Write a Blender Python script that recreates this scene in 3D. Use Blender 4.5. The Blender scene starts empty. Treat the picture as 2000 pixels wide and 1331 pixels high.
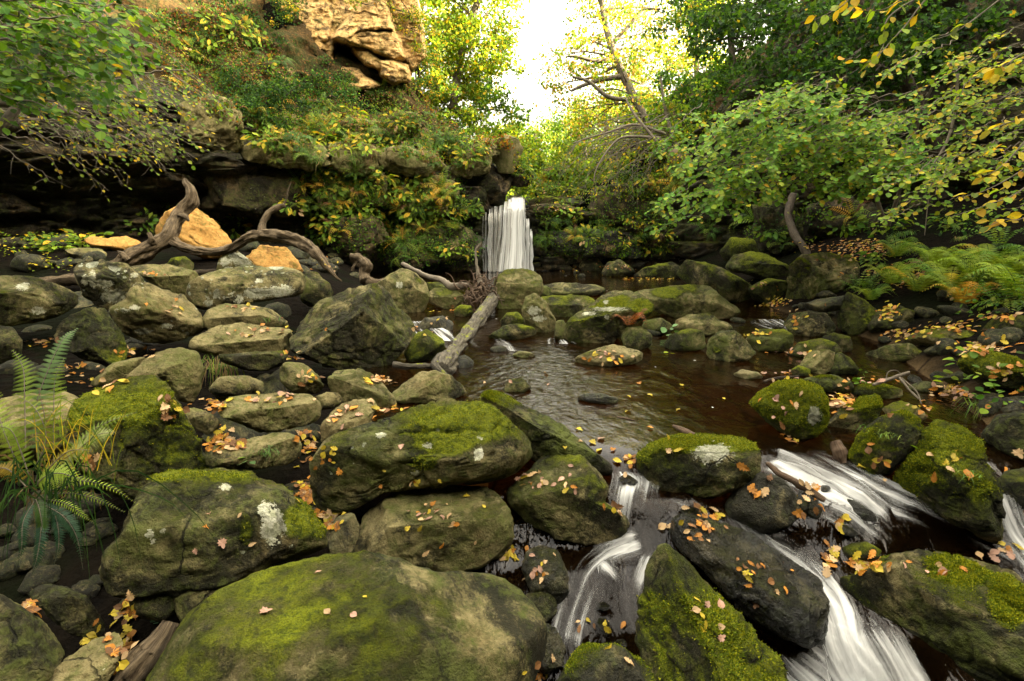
import bpy, math, random
import numpy as np
from mathutils import Vector, Matrix
RNG = np.random.default_rng(11)
random.seed(11)
S = bpy.context.scene
COL = S.collection
pi = math.pi

# ------------------------------------------------------------------ camera mapping
PITCH = math.radians(12.3)
CAM = np.array([0.0, 0.0, 1.6])
FWD = np.array([0, math.cos(PITCH), -math.sin(PITCH)])
UPV = np.array([0, math.sin(PITCH), math.cos(PITCH)])
RGT = np.array([1.0, 0, 0])
def ray(px, py):
    return FWD + RGT * ((px - 1000) / 1000.0) + UPV * ((665.5 - py) / 1000.0)
def at(px, py, d):
    return CAM + ray(px, py) * d
def sst(a, b, x):
    t = np.clip((x - a) / (b - a), 0, 1)
    return t * t * (3 - 2 * t)
def nrm(v):
    v = np.asarray(v, float)
    return v / (np.linalg.norm(v, axis=-1, keepdims=True) + 1e-12)

# ------------------------------------------------------------------ noise
_perm = np.random.default_rng(5).permutation(256)
_perm = np.concatenate([_perm, _perm, _perm])
_grad = nrm(np.random.default_rng(6).normal(size=(256, 3)))
def perlin(P):
    P = np.asarray(P, float)
    i = np.floor(P).astype(int); f = P - i
    i = i & 255
    u = f * f * f * (f * (f * 6 - 15) + 10)
    def g(dx, dy, dz):
        h = _perm[_perm[_perm[i[:, 0] + dx] + i[:, 1] + dy] + i[:, 2] + dz]
        return (_grad[h] * (f - np.array([dx, dy, dz]))).sum(1)
    def lp(a, b, t): return a + (b - a) * t
    x0 = lp(g(0,0,0), g(1,0,0), u[:,0]); x1 = lp(g(0,1,0), g(1,1,0), u[:,0])
    x2 = lp(g(0,0,1), g(1,0,1), u[:,0]); x3 = lp(g(0,1,1), g(1,1,1), u[:,0])
    return lp(lp(x0, x1, u[:,1]), lp(x2, x3, u[:,1]), u[:,2]) * 1.6
def fbm(P, o=4, g=0.5):
    P = np.asarray(P, float); r = 0; a = 1
    for k in range(o):
        r = r + a * perlin(P + 17.3 * k); P = P * 2.03; a *= g
    return r
def cell(P):
    """nearest feature point noise: returns (random value per cell, edge distance)"""
    P = np.asarray(P, float); i = np.floor(P).astype(int)
    d1 = np.full(len(P), 9.0); d2 = np.full(len(P), 9.0); val = np.zeros(len(P))
    for dx in (-1, 0, 1):
        for dy in (-1, 0, 1):
            for dz in (-1, 0, 1):
                j = i + np.array([dx, dy, dz]); jj = j & 255
                h = _perm[_perm[_perm[jj[:, 0]] + jj[:, 1]] + jj[:, 2]]
                q = j + 0.5 + 0.42 * _grad[h]
                d = np.linalg.norm(P - q, axis=1)
                m = d < d1
                d2 = np.where(m, d1, np.minimum(d2, d)); val = np.where(m, h / 255.0, val); d1 = np.where(m, d, d1)
    return val, d2 - d1

# ------------------------------------------------------------------ scene helpers
def tag(o, label=None, cat=None, group=None, kind=None):
    if label: o['label'] = label
    if cat: o['category'] = cat
    if group: o['group'] = group
    if kind: o['kind'] = kind
    return o
def mesh_data(name, V, faces, mat=None, smooth=True, col=None, uv=None):
    """faces: list of int arrays (n,k)"""
    me = bpy.data.meshes.new(name)
    V = np.asarray(V, np.float32)
    faces = [np.asarray(f, np.int32) for f in faces if len(f)]
    me.vertices.add(len(V)); me.vertices.foreach_set('co', V.ravel())
    nl = sum(f.size for f in faces); nf = sum(len(f) for f in faces)
    me.loops.add(nl); me.polygons.add(nf)
    li = np.concatenate([f.ravel() for f in faces]); me.loops.foreach_set('vertex_index', li)
    tot = np.concatenate([np.full(len(f), f.shape[1], np.int32) for f in faces])
    st = np.concatenate([[0], np.cumsum(tot)[:-1]]).astype(np.int32)
    me.polygons.foreach_set('loop_start', st); me.polygons.foreach_set('loop_total', tot)
    me.polygons.foreach_set('use_smooth', np.full(nf, smooth))
    if col is not None:
        a = me.color_attributes.new('Col', 'FLOAT_COLOR', 'POINT')
        c = np.ones((len(V), 4), np.float32); c[:, :3] = col
        a.data.foreach_set('color', c.ravel())
    if uv is not None:
        l = me.uv_layers.new(name='UV')
        l.data.foreach_set('uv', np.asarray(uv, np.float32)[li].ravel())
    me.update(calc_edges=True)
    if mat: me.materials.append(mat)
    return me
def obj(name, me, parent=None, loc=None):
    o = bpy.data.objects.new(name, me); COL.objects.link(o)
    if loc is not None: o.location = loc
    if parent: o.parent = parent
    return o
def mesh(name, V, faces, mat=None, parent=None, loc=None, **k):
    if loc is not None: V = np.asarray(V) - np.asarray(loc)
    return obj(name, mesh_data(name, V, faces, mat, **k), parent, loc)
def empty(name, loc=(0, 0, 0)):
    o = bpy.data.objects.new(name, None); COL.objects.link(o); o.location = loc; o.empty_display_size = 0.1
    return o

# ------------------------------------------------------------------ node helpers
def newmat(name):
    m = bpy.data.materials.new(name); m.use_nodes = True
    nt = m.node_tree; nt.nodes.clear()
    return m, nt
class N:
    def __init__(s, nt): s.nt = nt
    def n(s, t, **k):
        x = s.nt.nodes.new(t)
        for a, b in k.items():
            if a.startswith('i_'): x.inputs[a[2:].replace('_', ' ')].default_value = b
            else: setattr(x, a, b)
        return x
    def l(s, a, b): s.nt.links.new(a, b)
    def noise(s, vec, scale, detail=4, rough=0.55, dist=0):
        x = s.n('ShaderNodeTexNoise'); s.l(vec, x.inputs['Vector'])
        x.inputs['Scale'].default_value = scale; x.inputs['Detail'].default_value = detail
        x.inputs['Roughness'].default_value = rough; x.inputs['Distortion'].default_value = dist
        return x.outputs['Fac']
    def ramp(s, f, a, b, c0=0.0, c1=1.0):
        x = s.n('ShaderNodeMapRange'); x.interpolation_type = 'SMOOTHSTEP'
        s.set(x.inputs['Value'], f); s.set(x.inputs['From Min'], a); s.set(x.inputs['From Max'], b)
        x.inputs['To Min'].default_value = c0; x.inputs['To Max'].default_value = c1
        return x.outputs['Result']
    def set(s, sock, v):
        if hasattr(v, 'is_linked') or hasattr(v, 'links'): s.l(v, sock)
        else: sock.default_value = v
    def math(s, op, a, b=0.0, clamp=False):
        x = s.n('ShaderNodeMath', operation=op, use_clamp=clamp); s.set(x.inputs[0], a); s.set(x.inputs[1], b)
        return x.outputs[0]
    def mix(s, f, a, b):
        x = s.n('ShaderNodeMix', data_type='RGBA'); s.set(x.inputs[0], f)
        for sock, v in ((x.inputs[6], a), (x.inputs[7], b)):
            if isinstance(v, tuple): sock.default_value = (*v, 1)
            else: s.l(v, sock)
        return x.outputs[2]
    def bump(s, h, strength, dist, nrm=None):
        x = s.n('ShaderNodeBump'); s.l(h, x.inputs['Height']); s.set(x.inputs['Strength'], strength); x.inputs['Distance'].default_value = dist
        if nrm: s.l(nrm, x.inputs['Normal'])
        return x.outputs['Normal']
    def out(s, sh):
        o = s.n('ShaderNodeOutputMaterial'); s.l(sh, o.inputs['Surface']); return o

def rock_material(name, base_a, base_b, dark=(0.011, 0.012, 0.007), algae=(0.064, 0.076, 0.018),
                  moss_a=(0.060, 0.085, 0.006), moss_b=(0.215, 0.245, 0.008), cliff=False, bumps=1.0):
    m, nt = newmat(name); q = N(nt)
    oi = q.n('ShaderNodeObjectInfo')
    if cliff:
        tc = q.n('ShaderNodeNewGeometry').outputs['Position']
    else:
        tcn = q.n('ShaderNodeTexCoord').outputs['Object']
        ad = q.n('ShaderNodeVectorMath', operation='ADD'); q.l(tcn, ad.inputs[0])
        mu = q.math('MULTIPLY', oi.outputs['Random'], 91.0)
        cb = q.n('ShaderNodeCombineXYZ'); q.l(mu, cb.inputs[0]); q.l(mu, cb.inputs[1]); q.l(mu, cb.inputs[2])
        q.l(cb.outputs[0], ad.inputs[1]); tc = ad.outputs[0]
    sep = q.n('ShaderNodeSeparateColor'); q.l(oi.outputs['Color'], sep.inputs[0])
    moss, lich, wet, tone = sep.outputs[0], sep.outputs[1], sep.outputs[2], oi.outputs['Alpha']
    geo = q.n('ShaderNodeNewGeometry'); sx = q.n('ShaderNodeSeparateXYZ'); q.l(geo.outputs['Normal'], sx.inputs[0])
    nz = sx.outputs[2]
    n1 = q.noise(tc, 1.6, 6, 0.62, 0.4); n2 = q.noise(tc, 4.5, 6, 0.65, 0.3)
    n3 = q.noise(tc, 17, 6, 0.7); n4 = q.noise(tc, 70, 4, 0.7); n5 = q.noise(tc, 0.9, 3, 0.5, 0.5)
    # layered sandstone colour
    c = q.mix(q.ramp(n2, 0.3, 0.7), base_a, base_b)
    c = q.mix(q.math('MULTIPLY', q.ramp(n3, 0.45, 0.75), 0.5), c, tuple(x * 0.45 for x in base_a))
    c = q.mix(q.math('MULTIPLY', q.ramp(n4, 0.5, 0.72), 0.45), c, tuple(min(1, x * 1.5) for x in base_b))
    # iron brown staining
    c = q.mix(q.math('MULTIPLY', q.ramp(q.noise(tc, 2.3, 5, 0.6, 0.8), 0.55, 0.75), 0.5), c, (0.105, 0.060, 0.026))
    # algae film (patchy, all faces)
    af = q.math('ADD', n1, q.math('MULTIPLY', q.math('SUBTRACT', n3, 0.5), 0.5))
    c = q.mix(q.math('MULTIPLY', q.ramp(af, 0.36, 0.60), q.math('MINIMUM', q.math('MAXIMUM', q.math('ADD', 0.30, q.math('MULTIPLY', moss, 1.15)), 0.25), 0.9)), c, algae)
    # black crusts in noise patches, fewer as tone rises
    df = q.math('ADD', q.noise(tc, 2.7, 7, 0.68, 0.6), q.math('MULTIPLY', q.math('SUBTRACT', n4, 0.5), 0.3))
    thr = q.math('ADD', q.math('MULTIPLY', tone, 0.27), 0.31)
    thr2 = q.math('ADD', thr, 0.16)
    c = q.mix(q.math('MULTIPLY', q.ramp(df, thr, thr2), 0.85), c, dark)
    gm = q.n('ShaderNodeGamma'); q.l(c, gm.inputs['Color']); gm.inputs['Gamma'].default_value = 1.3
    gx_ = q.n('ShaderNodeVectorMath', operation='SCALE'); q.l(gm.outputs[0], gx_.inputs[0]); gx_.inputs['Scale'].default_value = 1.62; c = gx_.outputs[0]
    # moss: noise + upward faces
    if cliff: mf = q.math('ADD', q.math('MULTIPLY', nz, 0.30), q.math('ADD', q.math('MULTIPLY', n5, 0.75), q.math('MULTIPLY', n2, 0.55)))
    else:
        ca = q.n('ShaderNodeAttribute', attribute_name='Col'); cs = q.n('ShaderNodeSeparateColor'); q.l(ca.outputs['Color'], cs.inputs[0])
        mf = q.math('ADD', q.math('MULTIPLY', nz, 0.30), q.math('ADD', q.math('MULTIPLY', cs.outputs[0], 1.05), q.math('MULTIPLY', n2, 0.25)))
        mf = q.math('ADD', mf, q.math('MULTIPLY', cs.outputs[2], 0.9))
    fine = q.noise(tc, 130, 3, 0.7); mid = q.noise(tc, 26, 4, 0.65)
    mf = q.math('ADD', mf, q.math('ADD', q.math('MULTIPLY', n3, 0.30), q.math('MULTIPLY', q.math('ADD', fine, mid), 0.16)))
    mt = q.math('SUBTRACT', 1.46, q.math('MULTIPLY', moss, 0.78)); mt2 = q.math('ADD', mt, 0.34)
    mm = q.ramp(mf, mt, mt2)
    mc = q.mix(q.ramp(q.math('ADD', mid, q.math('MULTIPLY', nz, 0.16)), 0.42, 0.72), moss_a, moss_b)
    mc = q.mix(q.math('MULTIPLY', q.ramp(fine, 0.45, 0.7), 0.65), mc, (0.018, 0.028, 0.004))
    mc = q.mix(q.math('MULTIPLY', q.ramp(n1, 0.55, 0.7), 0.5), mc, (0.10, 0.07, 0.014))
    c = q.mix(mm, c, mc)
    # thin green dusting
    dust = q.math('MULTIPLY', q.ramp(q.math('ADD', n3, q.math('MULTIPLY', n1, 0.6)), 0.78, 1.0), 0.55)
    c = q.mix(dust, c, (0.095, 0.115, 0.018))
    # lichen discs
    vv = q.n('ShaderNodeVectorMath', operation='ADD'); q.l(tc, vv.inputs[0])
    nn = q.n('ShaderNodeTexNoise'); q.l(tc, nn.inputs['Vector']); nn.inputs['Scale'].default_value = 22; nn.inputs['Detail'].default_value = 3
    ns = q.n('ShaderNodeVectorMath', operation='SCALE'); q.l(nn.outputs['Color'], ns.inputs[0]); ns.inputs['Scale'].default_value = 0.045
    q.l(ns.outputs[0], vv.inputs[1])
    def discs(scale, lo):
        vo = q.n('ShaderNodeTexVoronoi'); q.l(vv.outputs[0], vo.inputs['Vector']); vo.inputs['Scale'].default_value = scale
        sc = q.n('ShaderNodeSeparateColor'); q.l(vo.outputs['Color'], sc.inputs[0])
        r = q.math('MULTIPLY', q.math('SUBTRACT', sc.outputs[0], q.math('SUBTRACT', lo, q.math('MULTIPLY', lich, 0.55))), 0.9)
        return q.math('GREATER_THAN', q.math('SUBTRACT', r, vo.outputs['Distance']), 0.0)
    ld = q.math('MAXIMUM', discs(3.6, 1.02), discs(14.0, 1.0))
    lpat = q.ramp(q.noise(tc, 45, 4, 0.7), 0.36, 0.5)
    lz = q.ramp(q.noise(tc, 1.3, 2, 0.5), 0.42, 0.52)
    ld = q.math('MULTIPLY', q.math('MULTIPLY', ld, lpat), q.math('MULTIPLY', lz, 0.85))
    lc = q.mix(q.noise(tc, 8, 2), (0.26, 0.30, 0.20), (0.46, 0.46, 0.36))
    c = q.mix(ld, c, lc)
    if not cliff:   # mapped lichen crusts, ragged at the rim
        lp = q.ramp(q.math('ADD', cs.outputs[1], q.math('MULTIPLY', q.math('ADD', q.math('SUBTRACT', q.math('ADD', mid, n4), 1.0), q.math('SUBTRACT', n3, 0.5)), 1.25)), 0.50, 0.60)
        c = q.mix(q.math('MULTIPLY', lp, 0.9), c, q.mix(q.ramp(mid, .35, .65), (0.34, 0.35, 0.22), (0.58, 0.57, 0.44)))
    # joints and hairline cracks
    vc = q.n('ShaderNodeTexVoronoi', feature='DISTANCE_TO_EDGE'); q.l(vv.outputs[0], vc.inputs['Vector']); vc.inputs['Scale'].default_value = 2.1
    ck_ = q.math('MULTIPLY', q.ramp(vc.outputs['Distance'], 0.012, 0.002), q.ramp(q.noise(tc, 1.7, 3), 0.55, 0.66))
    c = q.mix(q.math('MULTIPLY', ck_, q.math('SUBTRACT', 0.8, q.math('MULTIPLY', mm, 0.6))), c, (0.008, 0.007, 0.005))
    # wet rocks: deeper colour, glossy
    wc = q.n('ShaderNodeMix', data_type='RGBA', blend_type='MULTIPLY'); q.l(wet, wc.inputs[0]); q.l(c, wc.inputs[6]); wc.inputs[7].default_value = (0.33, 0.33, 0.35, 1)
    c = wc.outputs[2]
    p = q.n('ShaderNodeBsdfPrincipled'); q.l(c, p.inputs['Base Color'])
    rg = q.math('SUBTRACT', 0.85, q.math('MULTIPLY', wet, q.math('ADD', 0.35, q.math('MULTIPLY', n3, 0.45))), True)
    q.l(q.math('ADD', rg, q.math('MULTIPLY', mm, 0.15), True), p.inputs['Roughness'])
    q.l(q.math('ADD', 0.22, q.math('MULTIPLY', wet, 0.3)), p.inputs['Specular IOR Level'])
    h = q.math('ADD', q.math('MULTIPLY', q.math('SUBTRACT', n2, ck_), 0.9), q.math('ADD', q.math('MULTIPLY', n3, 0.6), q.math('MULTIPLY', n4, 0.22)))
    b = q.bump(h, 0.9 * bumps, 0.08)
    hm = q.math('MULTIPLY', mm, q.math('ADD', q.math('MULTIPLY', fine, 0.6), mid))
    b = q.bump(hm, 1.0, 0.06, b)
    q.l(b, p.inputs['Normal']); q.out(p.outputs[0])
    return m

def leaf_material(name, trans=0.35, rough=0.6, spec=0.12):
    m, nt = newmat(name); q = N(nt)
    a = q.n('ShaderNodeAttribute', attribute_name='Col')
    p = q.n('ShaderNodeBsdfPrincipled'); q.l(a.outputs['Color'], p.inputs['Base Color'])
    p.inputs['Roughness'].default_value = rough; p.inputs['Specular IOR Level'].default_value = spec
    t = q.n('ShaderNodeBsdfTranslucent')
    mu = q.n('ShaderNodeMix', data_type='RGBA', blend_type='MULTIPLY'); mu.inputs[0].default_value = 1
    q.l(a.outputs['Color'], mu.inputs[6]); mu.inputs[7].default_value = (1.9, 1.75, 0.6, 1); q.l(mu.outputs[2], t.inputs['Color'])
    mx = q.n('ShaderNodeMixShader'); mx.inputs[0].default_value = trans
    q.l(p.outputs[0], mx.inputs[1]); q.l(t.outputs[0], mx.inputs[2]); q.out(mx.outputs[0])
    return m

def bark_material(name, a, b, moss=0.0, scale=1.0, bump=0.6):
    m, nt = newmat(name); q = N(nt)
    uv = q.n('ShaderNodeUVMap').outputs[0]; tc = q.n('ShaderNodeTexCoord').outputs['Object']
    mp = q.n('ShaderNodeMapping'); q.l(uv, mp.inputs[0]); mp.inputs['Scale'].default_value = (2.2 * scale, 10 * scale, 1)
    g1 = q.noise(mp.outputs[0], 3.0, 6, 0.65, 0.5); g2 = q.noise(tc, 14, 5, 0.65); g3 = q.noise(tc, 3.5, 5, 0.6)
    c = q.mix(q.ramp(g1, 0.35, 0.65), a, b)
    c = q.mix(q.math('MULTIPLY', q.ramp(g2, 0.5, 0.7), 0.6), c, tuple(x * 0.4 for x in a))
    geo = q.n('ShaderNodeNewGeometry'); sx = q.n('ShaderNodeSeparateXYZ'); q.l(geo.outputs['Normal'], sx.inputs[0])
    mk = q.ramp(q.math('ADD', g3, q.math('ADD', q.math('MULTIPLY', sx.outputs[2], 0.12), q.math('MULTIPLY', g2, 0.25))), 0.98 - moss * 0.5, 1.06 - moss * 0.5)
    c = q.mix(mk, c, q.mix(g2, (0.05, 0.075, 0.005), (0.26, 0.27, 0.01)))
    p = q.n('ShaderNodeBsdfPrincipled'); q.l(c, p.inputs['Base Color']); p.inputs['Roughness'].default_value = 0.8; p.inputs['Specular IOR Level'].default_value = 0.25
    h = q.math('ADD', q.math('MULTIPLY', g1, 1.0), q.math('MULTIPLY', g2, 0.35))
    q.l(q.bump(h, bump, 0.03), p.inputs['Normal']); q.out(p.outputs[0])
    return m

M_ROCK = rock_material('sandstone boulder', (0.128, 0.112, 0.054), (0.262, 0.226, 0.124))
M_CLIFF = rock_material('sandstone cliff', (0.120, 0.095, 0.058), (0.200, 0.150, 0.085), cliff=True, dark=(0.022, 0.021, 0.017), algae=(0.045, 0.055, 0.02), bumps=1.3)
M_GOLD = rock_material('fresh golden sandstone', (0.31, 0.185, 0.062), (0.40, 0.26, 0.10), dark=(0.12, 0.07, 0.025), algae=(0.25, 0.15, 0.05), bumps=0.8)
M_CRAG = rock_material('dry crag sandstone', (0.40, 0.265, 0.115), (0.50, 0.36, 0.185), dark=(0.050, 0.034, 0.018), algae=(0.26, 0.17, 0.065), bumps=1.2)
M_LEAF = leaf_material('tree leaf', 0.4)
M_LEAFSUN = leaf_material('thin tree leaf', 0.55)
M_FERN = leaf_material('fern frond', 0.3, 0.5, 0.25)
M_DEAD = leaf_material('fallen leaf', 0.12, 0.6, 0.25)
M_BARK = bark_material('grey bark', (0.085, 0.070, 0.050), (0.150, 0.125, 0.090), 0.35)
M_TWIG = bark_material('pale twig bark', (0.13, 0.105, 0.075), (0.21, 0.175, 0.13), 0.1)
M_DARKTWIG = bark_material('dark branch bark', (0.030, 0.022, 0.014), (0.07, 0.052, 0.035), 0.2)
M_DRIFT = bark_material('weathered driftwood', (0.055, 0.038, 0.021), (0.170, 0.125, 0.072), 0.12, 1.0, 1.0)
M_LOG = bark_material('bleached log', (0.040, 0.034, 0.024), (0.130, 0.112, 0.080), 0.36, 0.8, 1.0)
M_WOODDARK = bark_material('wet brown wood', (0.055, 0.035, 0.022), (0.14, 0.090, 0.055), 0.1)
# ------------------------------------------------------------------ terrain
FALL_Y = 18.0; FAR_Z = 0.15
def pool_z(x, y):
    return FAR_Z * sst(10.0, 12.0, y)
def G(x, y):
    x = np.asarray(x, float); y = np.asarray(y, float)
    z = np.zeros(np.broadcast(x, y).shape)
    f = np.clip((3.55 - y) / 1.8, 0, 1.3)
    z = z - f * (0.50 + 0.42 * sst(-0.3, 0.5, x))
    # pool bed
    z = z - 0.20
    le = 0.2 - 0.27 * y                                  # left shoreline
    ld = np.clip(le - x, 0, 40)
    lift = 0.20 * sst(0, 0.5, ld) + 0.07 * ld + 0.095 * np.clip(y - 6, 0, 9) * sst(0, 2.5, ld)
    z = z + lift
    re = np.where(y < 7, 5.1 - np.clip(7 - y, 0, 9) * 0.42, 5.2)
    rd = np.clip(x - re, 0, 40)
    z = z + 0.22 * sst(-0.2, 0.4, x - re) + 0.45 * np.clip(rd, 0, 6) + 0.10 * np.clip(rd - 6, 0, 40)
    z = z + pool_z(x, y)
    # valley above the falls
    v = sst(18.5, 19.3, y)
    yy = np.clip(y - 18, 0, 200)
    xc = 0.2 + 0.03 * yy
    vz = 2.30 + 0.05 * yy + np.where(x < xc, 1.0, 0.6) * np.clip(np.abs(x - xc) - 1.5 - 0.02 * yy, 0, 18)
    z = z * (1 - v) + v * vz
    far = sst(45, 130, y) + sst(30, 100, np.abs(x)) + sst(10, 60, -y)
    z = z + far * 5.0
    if np.ndim(x) == 2:   # the sheet itself dips under the boulder heaps and climbs behind the camera
        z = z - 0.28 * sst(1.5, -1.0, x) * sst(11, 9, y) - 0.25 * sst(0.5, 1.2, x) * sst(4.0, 3.2, y)
        z = z + 14 * sst(-1.2, -7.5, y)  # unseen hill added behind the camera to cut front light
    return z + 0.035 * fbm(np.stack([x.ravel() * 1.3, y.ravel() * 1.3, 0 * x.ravel()], 1), 3).reshape(z.shape) if z.ndim else float(z)
def hit(px, py, fn=None, t0=1.2):
    fn = fn or G
    r = ray(px, py); ts = np.arange(t0, 60, 0.02)
    P = CAM + r * ts[:, None]
    b = np.nonzero(P[:, 2] < fn(P[:, 0], P[:, 1]))[0]
    return ts[b[0]] if len(b) else 60.0

def grid_faces(nu, nv):
    i = np.arange(nu - 1)[:, None] * nv + np.arange(nv - 1)[None]
    i = i.ravel()
    return np.stack([i, i + nv, i + nv + 1, i + 1], 1)
def warp(a, b, n, c, p=2.2):
    t = np.linspace(-1, 1, n); s = np.sign(t) * np.abs(t) ** p
    return np.where(s < 0, c + s * (c - a), c + s * (b - c))
gx = warp(-160, 160, 340, 0.5, 3.2); gy = warp(-60, 220, 380, 7.0, 3.2)
XX, YY = np.meshgrid(gx, gy, indexing='ij')
ZZ = G(XX, YY)
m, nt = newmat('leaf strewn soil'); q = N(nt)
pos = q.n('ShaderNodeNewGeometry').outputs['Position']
c = q.mix(q.ramp(q.noise(pos, 2.0, 5), 0.4, 0.6), (0.0012, 0.001, 0.0008), (0.0035, 0.0028, 0.0018))  # soil kept near black, putting the shade of rock gaps into its colour
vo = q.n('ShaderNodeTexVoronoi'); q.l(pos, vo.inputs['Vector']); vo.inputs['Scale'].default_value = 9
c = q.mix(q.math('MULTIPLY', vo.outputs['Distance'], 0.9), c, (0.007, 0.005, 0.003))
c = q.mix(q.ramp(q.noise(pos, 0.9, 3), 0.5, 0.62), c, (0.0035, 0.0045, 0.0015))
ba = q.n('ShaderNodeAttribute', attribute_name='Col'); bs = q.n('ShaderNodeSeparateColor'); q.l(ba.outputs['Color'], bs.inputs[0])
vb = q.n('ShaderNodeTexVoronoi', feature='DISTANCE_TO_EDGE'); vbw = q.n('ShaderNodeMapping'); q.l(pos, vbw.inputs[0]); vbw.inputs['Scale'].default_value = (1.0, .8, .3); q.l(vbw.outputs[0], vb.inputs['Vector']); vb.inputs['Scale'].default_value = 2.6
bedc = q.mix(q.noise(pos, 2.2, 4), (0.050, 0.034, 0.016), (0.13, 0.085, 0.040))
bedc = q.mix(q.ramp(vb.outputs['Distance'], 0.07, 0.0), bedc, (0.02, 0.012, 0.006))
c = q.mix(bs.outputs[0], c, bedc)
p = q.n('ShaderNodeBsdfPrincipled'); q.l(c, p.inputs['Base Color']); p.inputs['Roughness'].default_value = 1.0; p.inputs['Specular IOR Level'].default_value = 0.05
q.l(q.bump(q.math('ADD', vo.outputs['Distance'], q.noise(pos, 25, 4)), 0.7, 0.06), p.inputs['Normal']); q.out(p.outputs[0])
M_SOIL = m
_bed = (sst(0.15, -0.05, ZZ - np.where(YY < 3.4, -9, 0.0)) * sst(3.2, 3.6, YY) * sst(18.6, 18, YY) * (np.abs(XX) < 8) * sst(-.1, .25, XX - (0.2 - 0.27 * YY)) * sst(5.6, 5.0, XX)).ravel()
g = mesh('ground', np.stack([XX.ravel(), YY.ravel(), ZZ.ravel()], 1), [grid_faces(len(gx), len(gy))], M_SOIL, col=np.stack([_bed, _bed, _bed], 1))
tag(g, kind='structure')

# ------------------------------------------------------------------ water
def water_material():
    m, nt = newmat('peaty water'); q = N(nt)
    pos = q.n('ShaderNodeNewGeometry').outputs['Position']
    mp = q.n('ShaderNodeMapping'); q.l(pos, mp.inputs[0]); mp.inputs['Scale'].default_value = (1, 0.75, 1)
    rb_ = q.n('ShaderNodeAttribute', attribute_name='Col'); rs_ = q.n('ShaderNodeSeparateColor'); q.l(rb_.outputs['Color'], rs_.inputs[0]); rip = rs_.outputs[1]
    w1 = q.noise(mp.outputs[0], 3.2, 3, 0.5, 0.6); w2 = q.noise(mp.outputs[0], 8.5, 4, 0.6, 0.9)
    flow = q.ramp(q.noise(mp.outputs[0], 0.5, 2), 0.35, 0.65, 0.06, 0.8)
    h = q.math('ADD', w1, q.math('MULTIPLY', w2, q.math('ADD', q.math('MULTIPLY', flow, 0.36), q.math('MULTIPLY', rip, 0.9))))
    tb_ = q.n('ShaderNodeAttribute', attribute_name='Col'); ts_ = q.n('ShaderNodeSeparateColor'); q.l(tb_.outputs['Color'], ts_.inputs[0]); turb = ts_.outputs[0]
    mp3 = q.n('ShaderNodeMapping'); q.l(pos, mp3.inputs[0]); mp3.inputs['Scale'].default_value = (6, 2.0, 2.0); mp3.inputs['Rotation'].default_value = (0, 0, -.3)
    w3 = q.noise(mp3.outputs[0], 1.3, 4, .6, .5)
    h = q.math('ADD', h, q.math('MULTIPLY', q.math('MULTIPLY', w3, turb), 1.6))
    nb = q.bump(h, 0.55, 0.035)
    turb0 = rs_.outputs[0]
    gl = q.n('ShaderNodeBsdfGlossy'); gl.inputs['Roughness'].default_value = 0.06; q.l(q.mix(turb0, (0.95, 0.95, 0.95), (0.42, 0.42, 0.44)), gl.inputs['Color']); q.l(nb, gl.inputs['Normal'])
    tr = q.n('ShaderNodeBsdfTransparent'); tr.inputs['Color'].default_value = (0.40, 0.23, 0.085, 1)
    df = q.n('ShaderNodeBsdfDiffuse'); df.inputs['Color'].default_value = (0.013, 0.0068, 0.0020, 1)
    m0 = q.n('ShaderNodeMixShader'); m0.inputs[0].default_value = 0.3; q.l(tr.outputs[0], m0.inputs[1]); q.l(df.outputs[0], m0.inputs[2])
    fr = q.n('ShaderNodeFresnel'); fr.inputs['IOR'].default_value = 1.45; q.l(nb, fr.inputs['Normal'])
    mx = q.n('ShaderNodeMixShader'); q.l(fr.outputs[0], mx.inputs[0]); q.l(m0.outputs[0], mx.inputs[1]); q.l(gl.outputs[0], mx.inputs[2])
    # drifting specks of foam
    vo = q.n('ShaderNodeTexVoronoi'); q.l(pos, vo.inputs['Vector']); vo.inputs['Scale'].default_value = 7
    sc = q.n('ShaderNodeSeparateColor'); q.l(vo.outputs['Color'], sc.inputs[0])
    r = q.math('MULTIPLY', q.math('SUBTRACT', sc.outputs[0], 0.86), 0.9)
    f = q.math('MULTIPLY', q.math('GREATER_THAN', r, vo.outputs['Distance']), q.ramp(q.noise(pos, 0.7, 2), 0.48, 0.58))
    wd = q.n('ShaderNodeBsdfDiffuse'); wd.inputs['Color'].default_value = (0.6, 0.57, 0.5, 1)
    my = q.n('ShaderNodeMixShader'); f2 = q.math('MULTIPLY', q.ramp(q.math('ADD', w3, q.math('MULTIPLY', q.noise(pos, 2.3, 3), .5)), .88, 1.12), q.math('MULTIPLY', turb, .25)); f = q.math('MAXIMUM', f, f2)
    q.l(f, my.inputs[0]); q.l(mx.outputs[0], my.inputs[1]); q.l(wd.outputs[0], my.inputs[2])
    q.out(my.outputs[0])
    return m
M_WATER = water_material()
def W(x, y):
    """height of the falling stream below the outlet (soft shoulder, then little steps)"""
    x = np.asarray(x, float); y = np.asarray(y, float)
    y0 = 3.52 + 0.10 * np.sin(x * 2.3 + 1) + 0.06 * np.sin(x * 5.1)
    a = (y0 - y) / 1.75
    f = np.clip(0.5 * (a + np.sqrt(a * a + 0.006)), 0, 1.5)
    st = f + (0.030 * np.sin(f * 19.0) + 0.02 * np.sin(f * 31 + x * 5)) * sst(0, .2, f)
    return -0.95 * st - 0.004
wx = np.concatenate([np.linspace(-6, -.2, 50, endpoint=False), np.linspace(-.2, 4.3, 130), np.linspace(4.35, 9.5, 40)])
wy = np.concatenate([np.linspace(.7, 3.8, 130, endpoint=False), np.linspace(3.8, 18.9, 130)])
WX, WY = np.meshgrid(wx, wy, indexing='ij')
turb = sst(3.75, 3.2, WY)
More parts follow.
